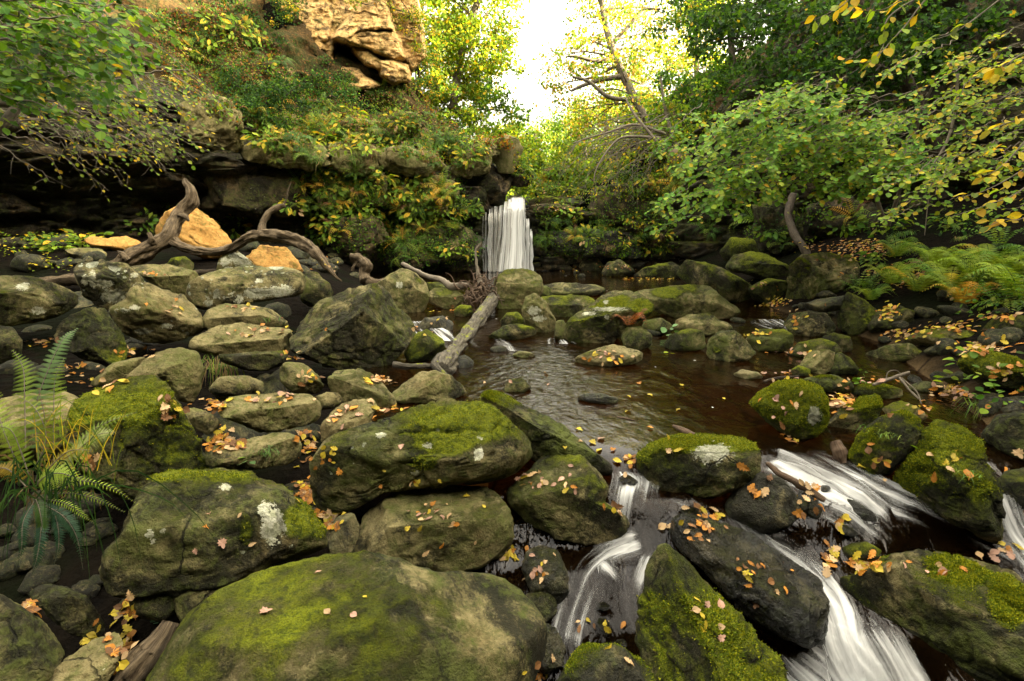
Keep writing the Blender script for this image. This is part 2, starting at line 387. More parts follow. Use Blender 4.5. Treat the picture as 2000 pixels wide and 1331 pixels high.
WZ = np.where(WY < 8, W(WX, WY), pool_z(WX, WY)) + turb * .02 * fbm(np.stack([WX.ravel() * 5, WY.ravel() * 3, 0 * WX.ravel()], 1), 3).reshape(WX.shape)
Fw = grid_faces(len(wx), len(wy))
cxm, cym = WX.ravel()[Fw].mean(1), WY.ravel()[Fw].mean(1)
keep = (cxm > 0.2 - 0.27 * cym - 0.35) & ((cym > 3.3) | (cxm > -.15)) & ((cym > 3.0) | (cxm < 4.4))
o = mesh('stream_water', np.stack([WX.ravel(), WY.ravel(), WZ.ravel()], 1), [Fw[keep]], M_WATER, col=np.stack([turb.ravel(), (np.exp(-((WX - .25 - .02 * WY) / .9) ** 2) * sst(3.6, 4.2, WY) * sst(8.8, 7.5, WY)).ravel(), 0 * turb.ravel()], 1))
tag(o, kind='structure')
# ------------------------------------------------------------------ rocks
_ico = {}
def ico(n):
    if n not in _ico:
        import bmesh
        bm = bmesh.new(); bmesh.ops.create_icosphere(bm, subdivisions=n, radius=1)
        V = np.array([v.co[:] for v in bm.verts]); F = np.array([[v.index for v in f.verts] for f in bm.faces]); bm.free()
        _ico[n] = (V, F)
    return _ico[n]
def poly(s):
    return np.array([[float(a) for a in p.split(',')] for p in s.split()])
def GS(x, y):
    return np.maximum(G(x, y), np.where(y < 8, W(x, y), pool_z(x, y)) - .02)
ROCKS = []; FUZZ = []
def rock(name, label, s, d=None, th=0.85, sub=4, n=2.7, cuts=None, k=4, amp=1.0, m=0.3, l=0.1, w=0.0, t=0.5, dz=0.0, mat=None,
         cat='boulder', group=None, seed=None, kind=None, bed=0.0, blk=0.0, pat=(), fuzz=0):
    if cuts and not kind and blk == 0 and not any(w_ in (label or '') for w_ in ('smooth', 'round', 'bulky', 'cushion', 'saddle', 'capsule', 'whale', 'flat topped tan')): blk = .06
    P = poly(s)
    ymax, ymin = P[:, 1].max(), P[:, 1].min()
    seed = seed if seed is not None else int(P.sum() * 10) % 99991
    R = np.random.default_rng(seed)
    lowx = P[P[:, 1] > ymax - 0.2 * (ymax - ymin)][:, 0].mean()
    if d is None:
        d = hit(lowx, ymax - 0.06 * (ymax - ymin), GS)
    x, y = P[:, 0], P[:, 1]; x2, y2 = np.roll(x, -1), np.roll(y, -1)
    cr = x * y2 - x2 * y; A = cr.sum() / 2
    cx = ((x + x2) * cr).sum() / (6 * A); cy = ((y + y2) * cr).sum() / (6 * A)
    rad = math.sqrt(abs(A) / pi) / 1000 * d
    dc = d + 0.30 * rad * th
    C = at(cx, cy, dc)
    wv = -nrm(ray(cx, cy)); u = nrm(np.cross(np.array([0, 0, 1.0]), wv)); v = np.cross(wv, u)
    # outline in the local plane
    L = []
    for px, py in P:
        r = ray(px, py); tt = ((C - CAM) @ wv) / (r @ wv); Q = CAM + r * tt - C
        L.append((Q @ u, Q @ v))
    L = np.array(L)
    NT = 180
    th_ = np.linspace(-pi, pi, NT, endpoint=False)
    Rs = np.zeros(NT)
    D = np.stack([np.cos(th_), np.sin(th_)], 1)
    for i in range(len(L)):
        a, b = L[i], L[(i + 1) % len(L)]; e = b - a
        den = D[:, 0] * e[1] - D[:, 1] * e[0]
        den = np.where(np.abs(den) < 1e-9, 1e-9, den)
        tt = (a[0] * e[1] - a[1] * e[0]) / den
        ss = (a[0] * D[:, 1] - a[1] * D[:, 0]) / den
        ok = (ss >= -1e-6) & (ss <= 1 + 1e-6) & (tt > 0)
        Rs = np.where(ok, np.maximum(Rs, tt), Rs)
    bad = Rs <= 0
    if bad.any(): Rs[bad] = np.interp(th_[bad], th_[~bad], Rs[~bad], period=2 * pi)
    ker = np.array([1, 2, 3, 2, 1.0]); ker /= ker.sum()
    Rs = sum(kk * np.roll(Rs, j - 2) for j, kk in enumerate(ker)) * (1.065 if not kind else 1.0)
    V, F = ico(sub)
    rho = np.hypot(V[:, 0], V[:, 1]); ang = np.arctan2(V[:, 1], V[:, 0])
    Rv = np.interp(ang, th_, Rs, period=2 * pi)
    e = 2.0 / n
    sr = rho ** e; sc = np.sign(V[:, 2]) * np.abs(V[:, 2]) ** e
    T = th * rad
    B = np.stack([Rv * sr * np.cos(ang), Rv * sr * np.sin(ang), T * sc], 1)
    off = R.uniform(0, 200, 3)
    # angular faces
    cl = list(cuts or [])
    for _ in range(k):
        nn = nrm(R.normal(size=3)); nn[2] = abs(nn[2]) + 0.35; cl.append((*nn, R.uniform(0.72, 0.92)))
    for _ in range(2):
        nn = nrm(R.normal(size=3)); nn[2] = -abs(nn[2]) - 0.3; cl.append((*nn, 0.85))
    for a, b, c_, fr in cl:
        nn = nrm(np.array([a, b, c_])); pr = B @ nn; mx = pr.max() * fr
        wob = mx * (1 + 0.035 * perlin(B / rad * 1.7 + off))
        B = B - np.clip(pr - wob, 0, None)[:, None] * nn * 0.97
    # rebuild exact silhouette
    a2 = np.arctan2(B[:, 1], B[:, 0]); r2 = np.hypot(B[:, 0], B[:, 1])
    bins = 40; ib = ((a2 + pi) / (2 * pi) * bins).astype(int) % bins
    mr = np.zeros(bins); np.maximum.at(mr, ib, r2)
    cen = (np.arange(bins) + 0.5) / bins * 2 * pi - pi
    tgt = np.interp(cen, th_, Rs, period=2 * pi)
    fac = np.clip(tgt / np.maximum(mr, 1e-6), 0.7, 1.6)
    fac = (np.roll(fac, 1) + 2 * fac + np.roll(fac, -1)) / 4
    ff = np.interp(a2, cen, fac, period=2 * pi)
    B[:, :2] *= ff[:, None]
    nd = nrm(B / np.array([1, 1, max(th, .3)]))
    q_ = B / rad
    disp = 0.055 * fbm(q_ * 1.5 + off, 3) + 0.036 * fbm(q_ * 5 + off, 4)
    if sub >= 5: disp += 0.007 * fbm(q_ * 22 + off, 2)
    Wd = B[:, :1] * u + B[:, 1:2] * v + B[:, 2:] * wv
    if bed:
        zz = Wd[:, 2] / rad + 0.25 * perlin(q_ * 1.2 + off)
        disp += bed * (np.abs(((zz * 3.1) % 1) - 0.5) - 0.25) * (0.5 + perlin(q_ * 2 + off + 9))
    if blk:
        cv, ce = cell(q_ * 2.1 + off); disp += blk * (cv - .55) - min(.10, .7 * blk) * (1 - sst(0, .10, ce))
    Wd = Wd + nd[:, :1] * u * (disp * rad * amp)[:, None] + nd[:, 1:2] * v * (disp * rad * amp)[:, None] + nd[:, 2:] * wv * (disp * rad * amp)[:, None]
    Wd = Wd + C
    Wd[:, 2] += dz
    base = np.array([C[0], C[1], Wd[:, 2].min()])
    # moss field, lichen and moss patches carried on the vertices
    cc = np.zeros((len(Wd), 3))
    cc[:, 0] = np.clip(.5 + .42 * fbm(Wd * 1.0 + off, 2) + .22 * fbm(Wd * 4.2 + off, 3), 0, 1)
    rel = Wd - CAM; dep_ = rel @ FWD
    SX_ = 1000 + 1000 * (rel @ RGT) / dep_; SY_ = 665.5 - 1000 * (rel @ UPV) / dep_
    for (kd_, ax, ay, rx, ry) in pat:
        g_ = np.clip(1.35 - np.hypot((SX_ - ax) / rx, (SY_ - ay) / ry) * .85, 0, 1) * (B[:, 2] > -.1 * T)
        ch = 1 if kd_ == 'l' else 2; cc[:, ch] = np.maximum(cc[:, ch], g_)
    o = mesh(name, Wd, [F], mat or M_ROCK, loc=base, col=cc)
    if fuzz:
        o['_'] = 0; del o['_']
        FUZZ.append((o, m, fuzz))
    o.color = (m, l, w, t)
    if kind: tag(o, kind=kind)
    else: tag(o, label, cat, group)
    ROCKS.append(o)
    return o

top = lambda f=0.72, a=0.0: (a, 0.82, 0.55, f)
front = lambda f=0.72, a=0.0: (a, -0.30, 0.95, f)
B = 'boulder'
# --- left heap
rock(B, 'dark dome-topped boulder cut by the left edge of the photo, pale lichen spot on top', '-70,560 0,538 40,541 80,548 120,562 147,580 146,597 120,615 60,630 0,645 -70,645', sub=5, m=-0.02, l=.35, t=.35, cuts=[top(.7), front(.7)], pat=[('l',45,560,14,8),('l',75,606,14,8)])
rock(B, 'small shadowed boulder tucked under the dome-topped boulder at the left edge', '-30,645 0,638 25,642 40,665 38,692 0,712 -30,705', m=0.08, t=.2)
rock(B, 'lichen-spattered upright boulder with slanting top right of the grey half-hidden log', '147,527 160,513 200,510 240,518 268,533 287,560 272,577 235,591 212,604 190,599 165,575 150,548', sub=5, m=-0.02, l=.85, t=.3, cuts=[(-.2, .8, .5, .7), (-.1, -.35, .9, .62)], k=2, pat=[('l',180,545,8,18),('l',222,580,26,13),('l',268,560,9,7),('l',205,555,16,8),('l',262,538,8,5),('l',165,548,6,12)])
rock(B, 'long leaning boulder with pitted flat top sliding down from the lichen-spattered boulder', '213,603 245,585 268,556 297,556 350,578 385,608 402,640 372,658 320,667 275,667 245,647 225,627', sub=5, m=-0.02, l=.6, t=.75, cuts=[(.45, .7, .5, .62), (-.2, -.5, .8, .66)], k=1, bed=.05, pat=[('l',265,600,11,5),('l',280,648,15,6),('l',325,637,14,5),('l',243,606,8,5)])
rock(B, 'flat topped tan boulder behind the lichen-spattered boulder at the foot of the forked driftwood', '245,522 290,516 340,519 378,530 394,546 386,562 370,577 340,579 310,562 280,542', sub=5, m=-0.07, l=.35, t=.8, cuts=[top(.55), front(.7)], k=1)
rock(B, 'long capsule-shaped boulder with white lichen patches on its dark front', '372,570 378,550 400,535 440,526 500,521 560,523 588,535 593,560 585,578 540,585 480,591 440,603 400,605 380,596', sub=5, m=-0.10, l=1.0, t=.55, cuts=[top(.66), front(.72)], k=2, pat=[('l',500,573,25,12),('l',545,570,30,12),('l',467,585,9,9),('l',425,578,9,6),('l',408,592,9,10),('l',442,580,4,4),('l',505,549,8,5),('l',455,575,4,4)])
rock(B, 'greenish wedge of rock behind the right end of the lichened capsule-shaped boulder', '585,545 600,534 617,533 640,553 650,573 642,588 605,600 588,585', m=0.40, t=.5, cuts=[top(.6, .3), front(.65)])
rock('rock_slab', 'small weathered slab between the long capsule-shaped boulder and the overhanging slab below', '398,642 400,622 412,604 440,593 475,596 520,603 552,620 565,640 562,650 480,652 420,652', sub=5, m=0.08, l=.2, t=.7, cuts=[top(.58), front(.66)], cat='rock slab')
rock('rock_slab', 'tan overhanging slab with leaves on its flat top above the hanging grass', '372,682 375,662 400,647 430,633 470,632 500,636 555,640 568,656 565,688 552,702 500,706 460,704 430,697 400,692', sub=5, m=-0.10, l=.1, t=.9, cuts=[(0, .85, .5, .42), (0, -.25, .95, .72)], k=1, bed=.06, cat='rock slab')
rock(B, 'dark rounded underside boulder propping the tan overhanging slab', '420,692 470,690 560,685 552,712 520,725 480,722 440,712', m=0.18, t=.2)
rock(B, 'dark green wedge boulder in shade behind the tall pale fern', '108,655 125,626 165,607 205,605 230,640 250,685 240,712 220,722 180,707 150,692 120,682', sub=5, m=0.55, t=.25, cuts=[(.6, .2, .7, .6), (-.6, .3, .7, .6)], k=1)
rock(B, 'big angular pyramid-like boulder with pale green sloping top, largest block of the left heap', '568,672 577,640 600,610 640,585 690,563 722,556 748,568 780,600 812,640 818,656 792,672 770,700 748,722 720,733 690,726 640,712 600,697 577,687', sub=6, m=0.12, l=.05, t=.28, th=1.0, n=2.8, cuts=[(-.50, .72, .48, .50), (.10, -.28, .95, .55), (.75, .35, .55, .66)], k=1)
rock(B, 'smooth hook-shaped tan boulder left of the hanging grass', '232,742 262,725 288,702 310,688 350,684 385,690 394,720 390,760 375,785 345,783 335,765 318,742 280,745', sub=5, m=-0.07, t=.85, cuts=[(-.2, .75, .6, .7)], k=2)
rock('stone', 'dull grey low stone between the tall fern and the hook-shaped tan boulder', '172,755 190,735 220,711 255,701 285,699 275,716 250,737 215,750', m=-0.17, t=.8, cat='stone')
rock(B, 'broad moss-covered boulder beside the tall fern at the left, its flank dark green', '140,800 155,780 175,763 240,745 300,733 322,742 335,770 362,822 385,862 400,912 395,937 330,962 260,972 200,957 160,905 145,855', sub=6, m=0.8, t=.35, th=1.0, cuts=[(-.15, .8, .55, .62), (.35, -.25, .9, .62)], k=1, amp=1.2, fuzz=4500)
rock(B, 'pale grey flat boulder half hidden behind the yellowing fern at the left edge', '-60,800 0,785 60,768 130,770 165,790 165,880 60,905 0,905 -60,900', sub=5, d=3.6, m=-0.12, t=.95, cuts=[top(.5), front(.7)])
rock('stone', 'small brown stone beside the mossy flank with orange leaves behind it', '353,800 380,797 410,807 428,822 426,836 405,850 385,840 365,822', m=-0.07, t=.75, cuts=[top(.6)], cat='stone')
rock('rock_slab', 'wide flat tan slab scattered with small leaves in the middle of the left heap', '427,797 440,780 480,770 560,768 600,771 623,784 623,815 600,831 560,839 510,841 470,829 435,813', sub=5, m=-0.02, t=.88, cuts=[(0, .85, .5, .48), front(.7)], k=1, cat='rock slab')
rock('stone', 'small green-tinged stone at the right end of the wide flat tan slab', '610,777 640,767 665,768 669,786 650,798 625,801 612,791', m=0.18, t=.6, cat='stone')
rock('rock_slab', 'low slab with an upturned edge beside yellow leaves below the wide flat tan slab', '400,878 440,866 490,856 540,845 570,845 584,870 583,892 560,907 500,917 440,917 405,907', sub=5, m=0.08, t=.5, cuts=[(-.1, .8, .6, .5), (.2, -.3, .9, .65)], k=1, cat='rock slab')
rock('stone', 'grey stone beneath the hanging tuft of grass', '408,762 430,737 480,735 510,745 517,765 480,780 430,782', m=-0.12, t=.6, cat='stone')
rock(B, 'speckled sloping boulder right of the small pale grass tuft', '545,722 560,709 590,711 620,731 634,755 617,769 575,767 550,747', m=0.03, l=.2, t=.6, cuts=[(.4, .7, .6, .66)])
rock(B, 'blocky boulder with flat sunken top and mossy corner below the pyramid-like boulder', '642,738 660,723 700,720 732,736 770,775 773,795 752,806 700,802 660,778 645,762', sub=5, m=0.13, t=.8, cuts=[(.25, .78, .55, .5), (-.35, -.3, .85, .6)], k=1)
rock(B, 'grey ridge-backed boulder at the foot of the fallen log', '769,767 790,750 825,726 850,727 880,735 907,756 914,766 890,779 840,789 790,791 772,786', sub=5, m=0.08, t=.7, cuts=[(-.4, .7, .6, .6), (.5, .1, .85, .62)], k=1)
rock('rock_slab', 'thin tan slab with leaves on it leaning on the large speckled mossy boulder', '630,832 650,800 690,783 727,780 737,793 718,832 705,852 660,862 630,862', sub=5, m=-0.12, t=.9, cuts=[(-.1, .75, .65, .5)], k=1, cat='rock slab')
rock(B, 'large oblong boulder speckled with moss and pale lichen, in the middle of the near rocks', '618,985 622,930 628,882 652,850 720,830 800,810 850,785 880,776 930,785 980,815 1015,855 1027,887 1012,917 975,937 930,947 880,947 800,957 740,967 690,1002 650,1002', sub=6, m=0.36, l=.45, t=.6, th=.9, cuts=[(-.1, .78, .55, .68), (-.1, -.4, .9, .7)], k=2, pat=[('l',935,888,9,17),('l',938,855,5,6),('m',880,850,70,40),('m',940,830,40,30),('l',835,870,10,6),('l',815,925,12,5),('l',745,850,10,6),('m',830,905,30,14)], fuzz=2400)
rock(B, 'long diagonal mossy boulder running down the near shore of the pool', '932,785 950,763 978,760 1020,790 1080,820 1130,855 1180,893 1207,915 1192,932 1130,918 1080,912 1040,897 1010,865 980,820 940,795', sub=6, m=0.55, t=.4, th=1.1, cuts=[(.35, .8, .5, .6), (-.4, -.4, .8, .65)], k=1, fuzz=5000)
rock(B, 'saddle-shaped boulder with leaves, beside the first white cascade', '998,962 1018,937 1055,901 1080,890 1130,895 1165,925 1184,955 1182,980 1222,1005 1224,1027 1190,1057 1140,1062 1090,1047 1030,1022 1000,990', sub=6, m=0.3, l=.12, t=0.45, cuts=[(-.3, .75, .6, .66), (0, -.5, .85, .68)], k=1)
rock(B, 'flat round-topped boulder strewn with pale and orange fallen leaves', '693,1090 700,1042 720,1002 760,968 830,952 900,949 947,955 978,985 994,1020 996,1057 970,1087 930,1107 880,1120 800,1112 740,1114 700,1102', sub=6, m=0.2, t=0.55, n=2.8, th=.9, cuts=[(0, .80, .6, .58), (0, -.45, .9, .66)], k=1)
rock(B, 'bulky boulder with a large white lichen patch and mossy right shoulder', '213,1112 222,1072 248,1042 262,1000 278,968 312,930 350,916 400,920 460,921 520,940 570,970 602,1000 637,1042 642,1062 600,1082 530,1102 490,1122 430,1142 340,1157 270,1164 225,1152', sub=6, m=0.3, l=.5, t=0.5, th=.9, cuts=[(.1, .75, .6, .72), (-.2, -.2, .95, .70)], k=2, amp=1.2, pat=[('l',532,1030,23,40),('l',515,995,12,16),('l',292,1045,8,10),('l',318,1037,6,6),('l',301,1058,5,6),('l',440,952,12,7),('m',590,1020,40,30),('m',480,1040,16,30),('m',320,930,26,8)], fuzz=2200)
rock(B, 'huge smooth olive boulder in two lobes, closest to the camera at the bottom', '270,1400 315,1331 340,1272 380,1212 430,1162 500,1126 560,1108 640,1097 700,1097 760,1105 830,1120 900,1120 960,1127 1002,1150 1042,1195 1050,1242 1035,1300 1010,1360 960,1440 800,1500 500,1500 330,1460', d=2.15, sub=6, m=0.46, l=.0, t=0.5, th=.75, n=2.3, cuts=[(0, .7, .7, .80)], k=1, amp=.7, pat=[])
rock(B, 'dark rounded boulder filling the bottom left corner', '-80,1180 0,1165 40,1185 80,1210 105,1240 117,1280 100,1331 60,1420 -80,1420', d=2.0, sub=5, m=0.13, t=.25)
rock(B, 'black mossy-edged boulder below the drooping dark ferns', '55,1155 80,1141 130,1148 165,1165 196,1200 207,1227 180,1247 140,1242 105,1212 72,1182', sub=5, m=0.18, t=.1, cuts=[top(.7), front(.6)])
rock('rock_slab', 'grey tilted slab left of the broken log at the bottom', '85,1345 130,1290 180,1250 225,1234 240,1250 227,1302 190,1370 120,1390', d=2.1, sub=5, m=-0.17, t=.8, cuts=[(.1, .6, .8, .5)], k=1, cat='rock slab')
rock('stone', 'round shaded stone wedged between the bulky boulder and the huge olive boulder', '340,1160 365,1152 400,1148 432,1142 425,1172 385,1203 358,1217 343,1192', m=-0.12, t=.45, cat='stone')
rock('stone', 'dark stone under the left end of the bulky lichen boulder', '248,1160 300,1160 345,1158 350,1200 310,1215 262,1200', m=-0.12, t=.2, cat='stone')
rock('rock_slab', 'upright wet grey slab between the bulky boulder and the leaf-strewn boulder', '638,1045 658,1012 690,1005 702,1030 692,1070 670,1102 645,1097', m=-0.12, w=.4, t=.5, cat='rock slab')
# --- middle
rock(B, 'rounded triangular boulder with one white lichen disc on the pool side of the pyramid-like boulder', '733,562 760,540 785,525 810,534 830,553 838,580 826,606 800,619 775,606 745,577', sub=5, m=.2, l=.3, t=.7, cuts=[(-.1, .6, .75, .75), (.2, -.4, .9, .72)], pat=[('l',780,557,7,7)])
rock('stone', 'flat-topped grey stone under the pale stick near the tangle of roots', '836,576 848,563 880,563 902,575 910,590 890,607 860,602 840,592', m=.15, t=.75, cuts=[top(.52), front(.66)], cat='stone')
rock('stone', 'small bright mossy stone left of the fallen log', '886,606 900,596 920,598 924,612 906,622 890,617', m=.85, cat='stone')
rock(B, 'block-shaped tan boulder standing at the upper end of the fallen log', '968,548 985,529 1020,525 1045,530 1057,548 1057,572 1042,591 1025,606 990,609 972,601 967,575', sub=5, m=.3, t=.8, n=3.4, th=.95, cuts=[(.05, .72, .65, .58), (.0, -.15, 1, .66)], k=0)
rock(B, 'egg-shaped upright boulder with orange stain beside the block-shaped boulder', '1018,607 1028,582 1045,575 1065,590 1081,620 1089,642 1076,657 1045,657 1030,642', sub=5, m=.2, l=.5, t=.85, cuts=[(.3, -.2, .9, .7)], pat=[('l',1043,607,12,9),('l',1052,622,14,6)])
rock('stone', 'round mossy stone in front of the block-shaped boulder', '978,626 990,613 1010,610 1024,625 1020,640 995,642 981,639', m=.7, cat='stone')
rock('stone', 'low wave-shaped stone lying at the head of the rippled pool', '950,659 985,637 1010,633 1040,640 1047,653 1025,662 985,667', m=.5, t=.4, cat='stone')
rock('rock_slab', 'flat long slab along the dark plunge pool, rearmost of the two behind the moss-ridged boulder', '1055,558 1090,553 1165,555 1184,565 1182,576 1150,580 1100,580 1060,576', m=.35, t=.5, cuts=[top(.5)], cat='rock slab')
rock(B, 'green flat-topped boulder touching the egg-shaped boulder on its right', '1048,580 1100,577 1150,578 1163,590 1152,612 1110,624 1085,622 1068,602', m=.5, t=.5, cuts=[top(.5), front(.7)], k=1)
rock('stone', 'small olive stone behind the block-shaped boulder, toward the waterfall', '1040,562 1065,558 1082,570 1080,580 1050,580', m=.4, cat='stone')
rock(B, 'tilted boulder with a bright mossy ridge and white edge, at the top of the pool', '1104,642 1115,621 1150,596 1180,576 1207,565 1240,572 1266,590 1278,606 1262,621 1230,637 1206,660 1196,679 1150,680 1115,670 1105,657', sub=6, m=.5, l=.5, t=.5, th=.95, cuts=[(-.22, .80, .5, .50), (.05, -.35, .92, .62)], k=1, pat=[('m',1190,590,35,12),('m',1255,600,18,12),('l',1190,604,34,4),('l',1183,590,6,4),('l',1185,620,5,5),('l',1150,613,14,4)], fuzz=4000)
rock(B, 'long grey whale-backed boulder with a yellow moss patch, beside the plunge pool', '1222,577 1260,565 1310,558 1380,557 1402,575 1432,595 1449,611 1430,624 1380,627 1320,622 1275,607 1240,585', sub=6, m=.32, t=.6, cuts=[(0, .8, .55, .6), (0, -.4, .9, .68)], k=2, pat=[('m',1300,571,22,9)])
rock('stone', 'small mossy stone behind the red-brown dead fern', '1213,657 1225,641 1250,638 1272,655 1272,673 1247,687 1222,682', m=.6, cat='stone')
rock('stone', 'low greenish stone above the seedling with round pale leaves', '1255,640 1260,626 1290,622 1312,635 1307,652 1280,657 1263,652', m=.45, cat='stone')
rock('rock_slab', 'leaf-dotted flat rock rising from the pool below the moss-ridged boulder', '1118,703 1140,690 1180,676 1215,675 1247,685 1260,698 1237,712 1190,719 1140,716', sub=5, m=.25, t=.65, cuts=[top(.6)], th=.8, cat='rock slab')
rock(B, 'humped grey boulder between the whale-backed boulder and the yellow-spotted cone boulder', '1322,625 1345,615 1380,614 1420,630 1432,645 1400,657 1350,660 1320,645', sub=5, m=.3, t=.6, cuts=[top(.6)])
rock('stone', 'undercut mossy stone beside the seedling with round pale leaves', '1298,672 1310,655 1345,643 1372,648 1378,680 1335,690 1305,684', m=.55, t=.35, cat='stone')
rock(B, 'cone-shaped boulder with a bright yellow moss spot standing in the pool', '1382,690 1386,664 1410,648 1432,645 1457,665 1477,690 1462,702 1420,712 1390,705', sub=5, m=.55, t=.45, cuts=[(.5, .3, .8, .66), (-.3, -.1, .9, .68)], k=1, pat=[('m',1400,684,9,7)])
rock(B, 'rounded leaf-topped boulder right of the cone-shaped boulder', '1458,662 1480,645 1530,643 1550,655 1547,677 1520,692 1485,690 1465,677', sub=5, m=.5, t=.5, cuts=[top(.66)])
rock(B, 'two-faced mossy boulder below the white ripple under the right bank', '1531,633 1545,615 1580,609 1612,613 1634,640 1627,652 1600,653 1580,662 1550,657', sub=5, m=.55, t=.35, cuts=[(-.4, .4, .8, .62), (.6, .2, .7, .6)], k=0)
rock(B, 'large square mossy block below the bent trunk on the right bank', '1530,599 1540,560 1545,520 1570,500 1620,498 1660,500 1674,525 1672,556 1640,577 1600,585 1550,600', sub=6, m=.72, l=.25, t=.5, th=1.0, n=3.0, cuts=[(.15, .7, .7, .62), (-.6, -.1, .75, .6)], k=1, fuzz=4000)
rock(B, 'broad dark mossy boulder at the right end of the plunge pool', '1323,537 1340,508 1380,514 1420,530 1450,545 1472,562 1467,582 1430,594 1400,577 1380,560 1340,557', sub=5, m=.65, t=.3)
rock(B, 'dark overhanging mossy boulder left of the large square block', '1418,522 1435,500 1465,491 1500,499 1542,520 1542,547 1500,548 1460,537 1430,532', sub=5, m=.6, t=.25, cuts=[top(.6)])
rock(B, 'shadowed mossy boulder sharply peaked against the dark right cliff', '1406,492 1430,464 1470,469 1495,490 1490,505 1450,503 1420,512', m=.65, t=.25)
rock(B, 'dark low boulder with fallen leaves between the square block and the plunge-pool boulders', '1460,562 1500,545 1537,550 1537,577 1500,594 1470,584', m=.5, t=.25)
rock('stone', 'dark wet stone in the shaded channel under the square mossy block', '1560,596 1600,585 1650,578 1645,605 1600,612', d=8.2, m=.2, w=.4, t=.15, cat='stone')
rock(B, 'upright shark-fin boulder right of the square mossy block', '1635,637 1645,590 1655,571 1690,587 1712,605 1707,627 1690,654 1660,654', sub=5, m=.5, t=.35, cuts=[(.5, .4, .75, .6), (-.3, -.1, .9, .62)], k=1)
rock(B, 'slanting dark boulder behind a heap of orange leaves, below the bank ferns', '1695,637 1715,610 1750,596 1787,610 1782,637 1740,657 1705,654', sub=5, m=.5, t=.3, cuts=[(-.3, .7, .6, .6)])
rock('rock_slab', 'long low dark slab along the far side of the right channel', '1765,662 1800,645 1850,639 1900,647 1918,660 1882,675 1820,678 1775,672', sub=5, m=.55, t=.25, cuts=[top(.55)], cat='rock slab')
rock('rock_slab', 'wedge of mossy rock with pale waterline in the dark right channel', '1686,692 1730,675 1775,671 1808,690 1797,702 1750,709 1710,704', sub=5, m=.5, t=.4, th=.8, cat='rock slab')
rock('stone', 'low rounded stone with one pale leaf behind the pale angular boulder', '1538,692 1560,670 1600,662 1632,670 1642,687 1620,697 1560,704', m=.5, t=.4, cat='stone')
rock(B, 'pale angular boulder standing out grey among mossy rocks right of the pool', '1555,722 1580,690 1610,682 1630,690 1624,722 1605,735 1575,731', sub=5, m=.12, t=.85, cuts=[(-.4, .5, .75, .6), (.6, -.1, .8, .66)], k=1)
rock(B, 'dark boulder with a yellow mossy edge leaning on the pale angular boulder', '1620,702 1640,688 1660,700 1677,720 1670,734 1630,738 1618,727', m=.5, t=.25)
rock('stone', 'tiny mossy stone at the left foot of the pale angular boulder', '1543,724 1560,714 1582,722 1582,734 1555,739', m=.8, cat='stone')
rock('stone', 'dark mossy stone under a small leaf pile, next to the two-faced boulder', '1605,660 1630,650 1660,659 1665,682 1647,692 1630,676 1610,668', m=.6, t=.25, cat='stone')
rock('stone', 'flat grey stone with leaves, just breaking the surface in the middle of the pool', '1433,731 1450,722 1480,728 1492,738 1470,744 1440,740', m=.0, w=.3, t=.8, cat='stone')
rock(B, 'low shaggy mossy boulder behind the bright green dome boulder', '1556,747 1580,736 1625,732 1662,745 1667,760 1640,771 1605,764 1570,758', sub=5, m=.7, t=.3, fuzz=3000)
rock(B, 'bright green mossy dome boulder with lime lichen at the right edge of the pool', '1466,787 1490,765 1520,750 1560,745 1597,755 1613,785 1613,822 1602,842 1570,861 1540,853 1510,832 1485,808', sub=6, m=.95, l=.15, t=.5, th=1.0, k=1, pat=[('l',1592,812,13,16),('m',1540,780,60,30)], fuzz=9000)
rock(B, 'smooth olive boulder right of the bright green dome boulder', '1608,832 1640,800 1680,775 1710,772 1724,795 1707,827 1680,843 1640,848 1612,843', sub=5, m=.55, t=.5, cuts=[(-.3, .7, .6, .6), (.2, -.4, .85, .66)], k=1, fuzz=4000)
rock('stone', 'low mossy stone under the broken twigs', '1655,772 1680,752 1720,750 1760,760 1762,777 1722,781 1690,779', m=.7, t=.4, cat='stone', fuzz=1500)
rock('stone', 'low dark flat stone right of the broken twigs', '1768,757 1800,745 1842,750 1842,764 1800,771', m=.4, w=.2, t=.3, cat='stone')
rock('rock_slab', 'brown flat slab with three leaves above the shaggy moss boulder', '1722,797 1760,783 1792,795 1810,815 1792,828 1750,818 1733,813', m=.25, t=.6, cuts=[top(.55)], cat='rock slab')
rock(B, 'shaggy moss boulder beside the upper right rapids', '1653,897 1680,850 1720,815 1760,805 1792,820 1803,845 1792,872 1762,902 1740,922 1700,937 1668,932 1653,912', sub=6, m=.85, t=.3, k=1, fuzz=7000)
rock(B, 'big steep moss-quilted boulder between the rapids and the far right runnel', '1752,940 1780,890 1800,850 1830,824 1880,838 1918,868 1928,910 1943,950 1957,1000 1957,1053 1920,1053 1870,1023 1810,992 1765,967', sub=6, m=.95, t=.3, th=1.0, k=1, cuts=[(.1, .6, .75, .72), (-.5, -.4, .75, .66)], fuzz=9000)
rock(B, 'dark boulder under the leafy bush at the right edge', '1918,852 1950,810 2000,808 2070,830 2070,882 2000,904 1940,894', sub=5, m=.4, t=.2)
rock(B, 'shaggy hummock of moss-covered rock at the right edge below the leaf litter', '1872,707 1910,683 1950,689 2000,708 2070,728 2050,765 1980,760 1920,750 1885,730', sub=5, m=.85, t=.3, fuzz=3000)
rock('stone', 'small dark stone in the still water near the right edge', '1838,742 1870,727 1897,730 1908,747 1870,755', m=.35, t=.2, cat='stone')
rock(B, 'dark boulder with leaves on top below the bank ferns, at the right edge', '1923,642 1942,622 1990,617 2060,630 2060,654 1980,664 1935,658', m=.5, t=.25)
